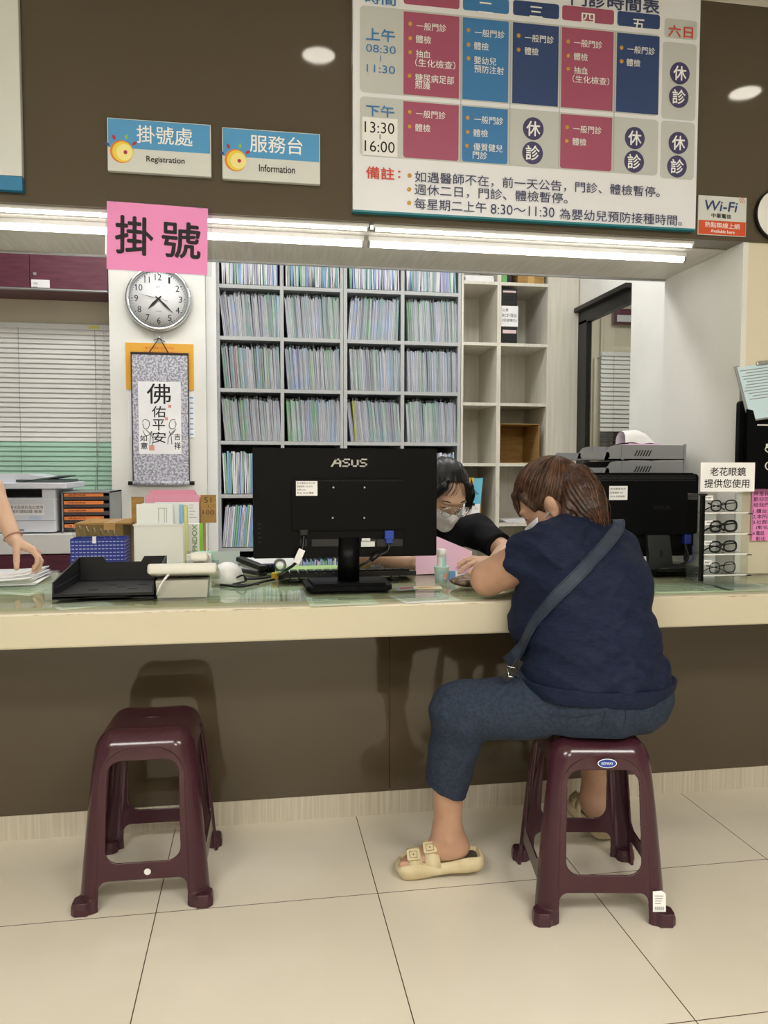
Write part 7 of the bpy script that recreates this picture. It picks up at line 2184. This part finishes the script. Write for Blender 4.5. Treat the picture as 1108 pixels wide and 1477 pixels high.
pony = union([(rc(pts_pony[i], pts_pony[i + 1], pony_r[i], pony_r[i + 1]), 0.02) for i in range(4)] + [(rc(V3(*YP(826, 700, 2.03)), V3(*YP(818, 742, 2.01)), 0.028, 0.016), 0.02), (rc(V3(*YP(838, 705, 2.01)), V3(*YP(840, 752, 1.99)), 0.026, 0.012), 0.02)])
def ponyf(P):
    d = pony(P)
    c_ = V3(*YP(838, 700, 2.04)); ax = nrm(pts_pony[4] - pts_pony[0]); u1 = nrm(np.cross(ax, (0, 1, 0))); u2 = np.cross(ax, u1)
    q = P - c_; phi = np.arctan2(q @ u1, q @ u2); s = q @ ax
    return d - 0.0012 * np.sin(34 * phi + 3 * np.sin(7 * s)) - 0.0006 * np.sin(81 * phi + 6 * s)
ponyf.lo, ponyf.hi = pony.lo - 0.005, pony.hi + 0.005
bang = union([(rc(on_cap((0.86, 0.36 - 0.2 * i, 0.50), 0.99), on_cap((0.98, 0.44 - 0.24 * i, 0.02 + 0.03 * (i % 2)), 1.03), 0.010, 0.003), 0.008) for i in range(5)] + [(rc(on_cap((0.62, 0.76, 0.25), 0.98), on_cap((0.60, 0.84, -0.30), 1.0), 0.012, 0.005), 0.01)])
hair = union([(capf, 0.0), (ponyf, 0.012), (bang, 0.010)])
HA = sdf_mesh('hair', hair, 0.0032, M['hair_brown'], PA)
random.seed(21)
sA, sB = MB(), MB()
u1 = nrm(np.cross(root_d, (0, 1, 0))); u2 = np.cross(root_d, u1)
for i in range(620):
    phi = random.uniform(-math.pi, math.pi)
    far = random.uniform(0.9, 1.75)
    pts = []
    for k in range(9):
        th = far * (1 - k / 8.0)
        dv = root_d * math.cos(th) + (u1 * math.cos(phi) + u2 * math.sin(phi)) * math.sin(th)
        pts.append(on_cap(dv, 1.010 + random.uniform(0, 0.012)))
    arr = np.array(pts); ok = capf(arr) < 0.006
    if ok[:6].sum() < 5: continue
    pts = [p for p, o_ in zip(pts, ok) if o_]
    if len(pts) > 3: (sA if random.random() < 0.65 else sB).tube(catmull(pts, 2), 0.00075, seg=4)
for i in range(300):
    off = np.array([random.gauss(0, 1) for _ in range(3)]); off /= np.linalg.norm(off)
    wv = random.uniform(0.9, 1.10); ph = random.uniform(0, 6)
    pts = [V3(*(p + off * r * wv * (0.6 if j == 0 else 1.0) * (1.35 if j == 4 else 1.0))) + V3(0.004 * math.sin(ph + j * 2), 0, 0.002 * math.sin(ph * 2 + j)) for j, (p, r) in enumerate(zip(pts_pony, pony_r))]
    if i % 4 == 0: pts = [p + V3(*(off * r * 0.35 * j / 4.0)) for j, (p, r) in enumerate(zip(pts, pony_r))]
    e = pts[-1] + nrm(pts[-1] - pts[-2]) * random.uniform(0.0, 0.045)
    (sA if random.random() < 0.5 else sB).tube(catmull(pts + [e], 3), 0.0008, seg=4)
for i in range(60):
    a_ = random.uniform(-0.45, 0.5)
    pts = [on_cap((0.80, 0.5 * a_, 0.62), 1.02), on_cap((0.95, 0.8 * a_, 0.28), 1.06), on_cap((0.99, a_, random.uniform(-0.12, 0.05)), 1.06)]
    (sA if random.random() < 0.6 else sB).tube(catmull(pts, 4), 0.0007, seg=4)
sA.build('dark_strands', M['hair_brown'], HA); sB.build('light_strands', M['hair_light'], HA)

# shoulder bag: strap over the back, buckle and a pouch on the lap
pix = [(889, 764), (881, 777), (870, 792), (855, 809), (840, 825), (823, 842), (806, 859), (790, 878), (775, 897), (765, 915), (757, 932), (750, 950)]
pts, nn = [], []
for px_, py_ in pix:
    p, n, ok = cast(px_, py_, top0)
    if not ok: continue
    pts.append(p + n * 0.008); nn.append(n)
BAG = thing('shoulder_bag', 'dark blue crossbody bag strapped over the seated woman\'s back', 'bag', tuple(pts[-1]))
M['strap'] = noisy(mat('dark_blue_strap', '#2f3c52', 0.55), '#242e3f', '#2d384b', ns=30)
# continue over the shoulder to the front and down to the pouch
over = [pts[0] + Vector((0.015, 0.035, 0.018)), pts[0] + Vector((0.010, 0.10, 0.0))]
lap = [pts[-1] + Vector((-0.012, 0.02, -0.03)), pts[-1] + Vector((-0.025, 0.05, -0.055))]
full = over[::-1] + pts + lap
nfull = [Vector((0, 1, 0.3)), Vector((0, 0.2, 1))] + nn + [Vector((-0.8, -0.6, 0))] * 2
dense = catmull(full, 6)
nd = []
for i in range(len(dense)):
    f_ = i / 6.0; k = min(int(f_), len(nfull) - 2); nd.append(nfull[k].lerp(nfull[k + 1], min(1, f_ - k)).normalized())
b = MB(); b.tube(dense, 0, flat=(0.034, 0.005, nd)); b.build('strap', M['strap'], BAG)
for s_ in (-1, 1):
    b = MB(); line = []
    for i, p in enumerate(dense):
        t_ = (dense[min(i + 1, len(dense) - 1)] - dense[max(i - 1, 0)]).normalized(); sd = t_.cross(nd[i]).normalized(); line.append(p + sd * s_ * 0.0135 + nd[i] * 0.0028)
    b.tube(line, 0.0008, seg=5); b.build('stitching', M['stitch'], BAG)
bp = YP(740, 970, 1.86)
b = MB(); b.tube([bp + Vector(v) for v in ((-0.014, 0, 0.016), (0.012, 0, 0.012), (0.014, 0, -0.014), (-0.012, 0, -0.010))], 0.0025, seg=8, closed=True); b.build('buckle', M['chrome'], BAG)
b = MB(); b.tube([bp + Vector((0.02, 0.004, 0.03)), bp, bp + Vector((-0.02, 0.01, -0.02))], 0, flat=(0.02, 0.004, (0, -1, 0))); b.build('buckle_tab', M['black'], BAG)
b = MB(); b.box((0.85, 2.105, 0.670), (0.17, 0.05, 0.09), bev=0.015, rz=-0.1); b.build('pouch', M['strap'], BAG)
# ---------------- the clerk behind the counter
PB = thing('person', 'clerk in a black T-shirt, white mask and round glasses behind the front monitor', 'person', (0.66, 3.0, 0))
hcB = V3(*YP(641, 709, 2.80)); HFB = nrm((0.20, -0.80, -0.60))
hpB, ptB, RB = head_prims(hcB, HFB)
shlB, elbB, wrsB = V3(0.855, 2.93, 0.885), V3(0.905, 2.735, 0.825), V3(*YP(711, 812, 2.575))
shrB, elrB, wrrB = V3(0.475, 2.98, 0.895), V3(0.315, 2.72, 0.813), V3(*YP(596, 812, 2.66))
chB, wB, pB, nkB = V3(0.665, 2.99, 0.80), V3(0.665, 3.10, 0.66), V3(0.665, 3.15, 0.53), V3(0.655, 2.90, 0.935)
bodyB = hpB + [(rc(nkB, hcB + V3(0.0, 0.03, -0.05), 0.050, 0.046), 0.02), (rc(pB, wB, 0.115, 0.10), 0.04), (rc(wB, chB, 0.10, 0.105), 0.04), (rc(chB, nkB, 0.10, 0.055), 0.04), (rc(shlB, shrB, 0.045, 0.045), 0.03),
    (rc(shlB, elbB, 0.044, 0.036), 0.02), (rc(elbB, wrsB, 0.037, 0.023), 0.01), (rc(shrB, elrB, 0.044, 0.036), 0.02), (rc(elrB, wrrB, 0.037, 0.023), 0.01),
    (rc(pB, (0.56, 2.80, 0.50), 0.09, 0.06), 0.04), (rc(pB, (0.77, 2.80, 0.50), 0.09, 0.06), 0.04), (rc((0.56, 2.80, 0.50), (0.56, 2.86, 0.06), 0.055, 0.035), 0.02), (rc((0.77, 2.80, 0.50), (0.77, 2.86, 0.06), 0.055, 0.035), 0.02),
    (rc((0.56, 2.87, 0.04), (0.56, 2.68, 0.03), 0.035, 0.026), 0.02), (rc((0.77, 2.87, 0.04), (0.77, 2.68, 0.03), 0.035, 0.026), 0.02)]
dl = nrm(V3(*YP(672, 822, 2.50)) - wrsB)
bodyB += hand_prims(wrsB, dl + V3(0, 0, 0.12), (-0.15, 0.45, -0.85), -1, (18, 20, 22, 26), s=0.93, spread=6)
bodyB += hand_prims(wrrB, (0.90, -0.35, 0.10), (0.25, 0.5, -0.80), 1, (34, 38, 40, 44), s=0.93, tout=25)
sdf_mesh('body', union(bodyB), 0.0036, M['skin_b'], PB)
M['black_cloth'] = noisy(mat('black_tshirt', '#121317', 0.85, spec=0.2), '#0f1013', '#17181d', ns=80, bump=0.15, dist=0.0008)
teeB = union([(rc(pB, wB, 0.125, 0.112), 0.0), (rc(wB, chB, 0.112, 0.122), 0.04), (rc(chB, nkB + V3(0, 0.01, -0.03), 0.115, 0.066), 0.04), (rc(shlB + V3(-0.01, 0, 0), shrB + V3(0.01, 0, 0), 0.062, 0.062), 0.04),
    (cutplane(rc(shlB, elbB, 0.062, 0.052), shlB * 0.22 + elbB * 0.78, elbB - shlB), 0.03), (cutplane(rc(shrB, elrB, 0.062, 0.052), shrB * 0.4 + elrB * 0.6, elrB - shrB), 0.03)])
sdf_mesh('t_shirt', wrinkle(teeB, 0.003, [(40, 20, 45, 0.4, 0.6), (-50, 15, 30, 1.2, 0.5), (15, 30, 80, 0.2, 0.4)]), 0.0045, M['black_cloth'], PB)
trB = union([(rc(pB + V3(0, 0, -0.01), (0.56, 2.80, 0.50), 0.105, 0.072), 0.0), (rc(pB + V3(0, 0, -0.01), (0.77, 2.80, 0.50), 0.105, 0.072), 0.04), (rc((0.56, 2.80, 0.50), (0.56, 2.86, 0.13), 0.070, 0.055), 0.02), (rc((0.77, 2.80, 0.50), (0.77, 2.86, 0.13), 0.070, 0.055), 0.02)])
sdf_mesh('trousers', trB, 0.008, M['slate_cloth'], PB)
mask_for(ptB, RB, PB, True)
eyes_for(ptB, RB, PB)
M['hair_black'] = hair_mat('black_hair', '#0c0b0d', '#1c1a1c')
crB = ptB(-0.012, 0, 0.022); erB = V3(0.108, 0.087, 0.105)
capB0 = ell(crB, erB, RB)
def capB(P):
    q = (P - crB) @ RB
    cutf = np.maximum(0.046 - q[:, 0] + 0.45 * np.minimum(q[:, 2], 0.05), q[:, 2] - 0.068)
    low = -0.070 - q[:, 2] - 0.30 * q[:, 0]
    ear = np.linalg.norm((q - V3(0.004, 0.0, -0.046)) / V3(1.0, 9.0, 1.25), axis=1) - 0.022
    d = capB0(P) - 0.0012 * np.sin(190 * q[:, 1] + 3 * np.sin(30 * q[:, 0])) - 0.0006 * np.sin(420 * q[:, 1])
    d = smax(d, -cutf, 0.006); d = smax(d, low, 0.008)
    return smax(d, -ear, 0.004)
capB.lo, capB.hi = capB0.lo, capB0.hi
lock = []
for sd in (1, -1):
    lock += [(rc(ptB(0.068, sd * 0.052, 0.075), ptB(0.056, sd * 0.078, 0.010), 0.016, 0.013), 0.01), (rc(ptB(0.056, sd * 0.078, 0.010), ptB(0.040, sd * 0.090, -0.045), 0.013, 0.005), 0.008)]
lock += [(rc(ptB(-0.11, 0, -0.01), ptB(-0.13, 0.0, -0.12), 0.03, 0.022), 0.02)]
HB = sdf_mesh('hair', union([(capB, 0.0)] + lock), 0.0033, M['hair_black'], PB)
sA = MB()
for i in range(34):
    a_ = random.uniform(-0.065, 0.065)
    pts = [ptB(0.030, a_ * 0.3, 0.128), ptB(0.082, a_ * 0.75, 0.088), ptB(0.098, a_ * 1.1 + (0.012 if a_ > 0 else -0.012), random.uniform(0.040, 0.066))]
    sA.tube(catmull(pts, 4), 0.0006, seg=4)
for i in range(70):
    sd = 1 if i % 3 else -1
    o1, o2 = random.uniform(-0.006, 0.006), random.uniform(-0.008, 0.010)
    sA.tube(catmull([ptB(0.05, sd * 0.055, 0.105), ptB(0.070 + o1, sd * (0.073 + o2), 0.045), ptB(0.062 + o1, sd * (0.085 + o2), -0.010), ptB(0.045 + o2, sd * (0.094 + o2 * 1.5), -0.055 + o1 * 2)], 4), 0.0006, seg=4)
sA.build('strands', M['hair_black'], HB)
# round glasses
gb = MB()
for sd in (-1, 1):
    cgl = ptB(0.114, sd * 0.031, -0.008)
    gb.tube([Vector(cgl + RB @ V3(-0.10 * 0.021 * abs(math.cos(t_)), 0.0235 * math.cos(t_), 0.0215 * math.sin(t_))) for t_ in [2 * math.pi * k / 28 for k in range(28)]], 0.0021, seg=6, closed=True)
gb.tube(catmull([ptB(0.112, -0.009, -0.004), ptB(0.116, 0, -0.001), ptB(0.112, 0.009, -0.004)]), 0.0012, seg=6)
GL = gb.build('eyeglass_frame', M['chrome'], PB)
for sd in (-1, 1):
    b = MB(); b.tube(catmull([ptB(0.110, sd * 0.054, -0.014), ptB(0.07, sd * 0.077, -0.010), ptB(0.0, sd * 0.086, -0.008)]), 0.0012, seg=6); b.build('temple', M['chrome'], GL)
    cgl = ptB(0.1115, sd * 0.031, -0.008)
    b = MB(); b.face([Vector(cgl + RB @ V3(0, 0.0225 * math.cos(2 * math.pi * k / 24), 0.0205 * math.sin(2 * math.pi * k / 24))) for k in range(24)]); b.build('lens', M['lens'], GL)
# brows
for sd in (-1, 1):
    b = MB(); b.tube(catmull([ptB(0.094, sd * 0.016, 0.020), ptB(0.093, sd * 0.034, 0.026), ptB(0.082, sd * 0.050, 0.021)]), 0.0020, seg=6); b.build('eyebrow', M['hair_black'], PB)

# her chair
t = thing('office_chair', 'black office chair under the clerk behind the front monitor', 'chair', (0.665, 3.17, 0))
b = MB(); b.box((0.665, 3.13, 0.395), (0.46, 0.44, 0.06), bev=0.02); b.build('seat', M['black_matt'], t)
b = MB(); b.box((0.665, 3.38, 0.66), (0.42, 0.05, 0.38), bev=0.02); b.build('backrest', M['black_matt'], t)
b = MB(); b.cyl((0.665, 3.13, 0.07), (0.665, 3.13, 0.37), 0.028); b.build('column', M['black'], t)
b = MB()
for k in range(5):
    a_ = 2 * math.pi * k / 5 + 0.3; b.tube([(0.665, 3.13, 0.09), (0.665 + 0.26 * math.cos(a_), 3.13 + 0.26 * math.sin(a_), 0.05)], 0.018)
    b.cyl((0.665 + 0.26 * math.cos(a_) - 0.01, 3.13 + 0.26 * math.sin(a_), 0.025), (0.665 + 0.26 * math.cos(a_) + 0.01, 3.13 + 0.26 * math.sin(a_), 0.025), 0.025)
b.build('base', M['black'], t)

# pink sheet in her hands
tl, tr, br_, bl_ = YP(600, 761, 2.62), YP(681, 795, 2.62), ZP(680, 827, CT + 0.002), ZP(600, 829, CT + 0.002)
bl_ = Vector((bl_.x, br_.y, CT + 0.002)); br_ = Vector((br_.x, br_.y, CT + 0.002))
t = thing('pink_sheet', 'pink sheet of paper held up by the clerk beside the front monitor', 'paper', tuple((bl_ + br_) / 2))
b = MB(); n_ = 6
gridp = [[bl_.lerp(br_, u / n_).lerp(tl.lerp(tr, u / n_), v / n_) + Vector((0, 0.010 * math.sin(math.pi * u / n_), 0)) for v in range(n_ + 1)] for u in range(n_ + 1)]
b.smooth = True
for u in range(n_):
    for v in range(n_): b.face([gridp[u][v], gridp[u + 1][v], gridp[u + 1][v + 1], gridp[u][v + 1]])
bmesh.ops.remove_doubles(b.bm, verts=b.bm.verts[:], dist=1e-5)
b.build('sheet', mat('light_pink_paper', '#fad2ee', 0.6), t)

# ---------------- the worker reaching in from the left
PC = thing('person', 'standing worker at the left edge reaching for the stack of papers', 'person', (-1.36, 3.12, 0))
wrC = V3(*YP(21, 779, 2.62)); elC = V3(*YP(-34, 660, 2.74)); shC = V3(-1.17, 3.00, 1.31); shC2 = V3(-1.52, 3.15, 1.30)
hcC = V3(-1.34, 3.02, 1.53); HFC = nrm((0.45, -0.75, -0.5))
hpC, ptC, RC = head_prims(hcC, HFC)
bodyC = hpC + [(rc((-1.355, 3.08, 1.36), hcC + V3(0, 0, -0.05), 0.05, 0.047), 0.02), (rc((-1.36, 3.12, 0.88), (-1.36, 3.10, 1.20), 0.115, 0.12), 0.04), (rc((-1.36, 3.10, 1.20), (-1.355, 3.08, 1.36), 0.11, 0.055), 0.04), (rc(shC, shC2, 0.05, 0.05), 0.03),
    (rc(shC, elC, 0.046, 0.038), 0.02), (rc(elC, elC * 0.6 + wrC * 0.4, 0.038, 0.037), 0.015), (rc(elC * 0.6 + wrC * 0.4, wrC, 0.037, 0.0235), 0.015), (rc(shC2, (-1.62, 3.12, 1.04), 0.046, 0.038), 0.02), (rc((-1.62, 3.12, 1.04), (-1.56, 2.95, 0.86), 0.038, 0.024), 0.01),
    (rc((-1.44, 3.12, 0.86), (-1.44, 3.12, 0.45), 0.085, 0.055), 0.03), (rc((-1.28, 3.12, 0.86), (-1.28, 3.12, 0.45), 0.085, 0.055), 0.03), (rc((-1.44, 3.12, 0.45), (-1.44, 3.13, 0.06), 0.05, 0.035), 0.02), (rc((-1.28, 3.12, 0.45), (-1.28, 3.13, 0.06), 0.05, 0.035), 0.02),
    (rc((-1.44, 3.14, 0.035), (-1.44, 2.95, 0.03), 0.034, 0.026), 0.02), (rc((-1.28, 3.14, 0.035), (-1.28, 2.95, 0.03), 0.034, 0.026), 0.02)]
dC = nrm(V3(*YP(62, 802, 2.60)) - wrC)
bodyC += hand_prims(wrC, dC, (-0.55, -0.25, -0.80), -1, (30, 36, 38, 40), s=0.98, tcurl=4, tout=30, tn=0.95)
bodyC += hand_prims((-1.56, 2.95, 0.86), (0.1, -0.5, -0.85), (0.2, 0.6, -0.2), 1, (15, 18, 20, 22))
fC = union(bodyC)
sdf_mesh('body', fC, 0.0042, M['skin_b'], PC)
shirtC = union([(rc((-1.36, 3.12, 0.86), (-1.36, 3.10, 1.20), 0.128, 0.132), 0.0), (rc((-1.36, 3.10, 1.20), (-1.355, 3.08, 1.33), 0.122, 0.07), 0.04), (rc(shC, shC2, 0.062, 0.062), 0.04), (cutplane(rc(shC, elC, 0.062, 0.056), shC * 0.5 + elC * 0.5, elC - shC), 0.03), (cutplane(rc(shC2, (-1.62, 3.12, 1.04), 0.062, 0.056), (-1.57, 3.13, 1.17), (-0.1, 0, -0.26)), 0.03)])
sdf_mesh('shirt', shirtC, 0.007, M['white_paper'], PC)
trC = union([(rc((-1.44, 3.12, 0.86), (-1.44, 3.12, 0.45), 0.098, 0.068), 0.0), (rc((-1.28, 3.12, 0.86), (-1.28, 3.12, 0.45), 0.098, 0.068), 0.04), (rc((-1.44, 3.12, 0.45), (-1.44, 3.13, 0.10), 0.066, 0.055), 0.02), (rc((-1.28, 3.12, 0.45), (-1.28, 3.13, 0.10), 0.066, 0.055), 0.02)])
sdf_mesh('trousers', trC, 0.009, M['slate_cloth'], PC)
hairC = ell(ptC(-0.016, 0, 0.030), (0.104, 0.086, 0.096), RC)
def hC(P):
    q = (P - ptC(0, 0, 0)) @ RC
    return smax(hairC(P), np.minimum(q[:, 0] - 0.045, 0.0) * 0 + np.maximum(q[:, 0] - 0.05 - 0.5 * np.maximum(q[:, 2] - 0.03, 0), -0.05 - q[:, 2]), 0.01)
hC.lo, hC.hi = hairC.lo, hairC.hi
sdf_mesh('hair', hC, 0.006, M['hair_black'], PC)
mask_for(ptC, RC, PC, True)
eyes_for(ptC, RC, PC)
axw = nrm(wrC - elC); s1 = nrm(np.cross(axw, (0, 0, 1))); s2 = np.cross(axw, s1)
cb = wrC - axw * 0.012
b = MB(); b.tube([Vector(cb + (s1 * math.cos(2 * math.pi * k / 24) + s2 * math.sin(2 * math.pi * k / 24)) * 0.0285) for k in range(24)], 0.0020, seg=6, closed=True); b.build('bracelet', mat('dusty_pink_band', '#b08078', 0.5), PC)

# the papers under that hand
xr = YP(60, 832, 2.60).x
t = thing('paper_stack', 'loose stack of white papers under the worker\'s hand at the left end', 'paper', (xr - 0.16, 2.62, CT))
b = MB(); random.seed(5)
for k in range(8):
    z = CT + 0.001 + 0.0034 * k
    dx, dy, rz_ = random.uniform(-0.012, 0.006), random.uniform(-0.012, 0.012), random.uniform(-0.05, 0.05)
    nx = 14
    for i in range(nx):
        def hgt(u): return 0.012 * max(0, (u - 0.62) / 0.38) ** 2 * (k / 8.0)
        def P_(u, v): 
            x_, y_ = (u - 0.5) * 0.30, (v - 0.5) * 0.21
            return (xr - 0.155 + dx + x_ * math.cos(rz_) - y_ * math.sin(rz_), 2.63 + dy + x_ * math.sin(rz_) + y_ * math.cos(rz_), z + hgt(u))
        u0, u1 = i / nx, (i + 1) / nx
        b.smooth = True; b.face([P_(u0, 0), P_(u1, 0), P_(u1, 1), P_(u0, 1)])
bmesh.ops.remove_doubles(b.bm, verts=b.bm.verts[:], dist=2e-4)
bmesh.ops.solidify(b.bm, geom=b.bm.faces[:], thickness=0.0028)
b.build('sheets', M['white_paper'], t)
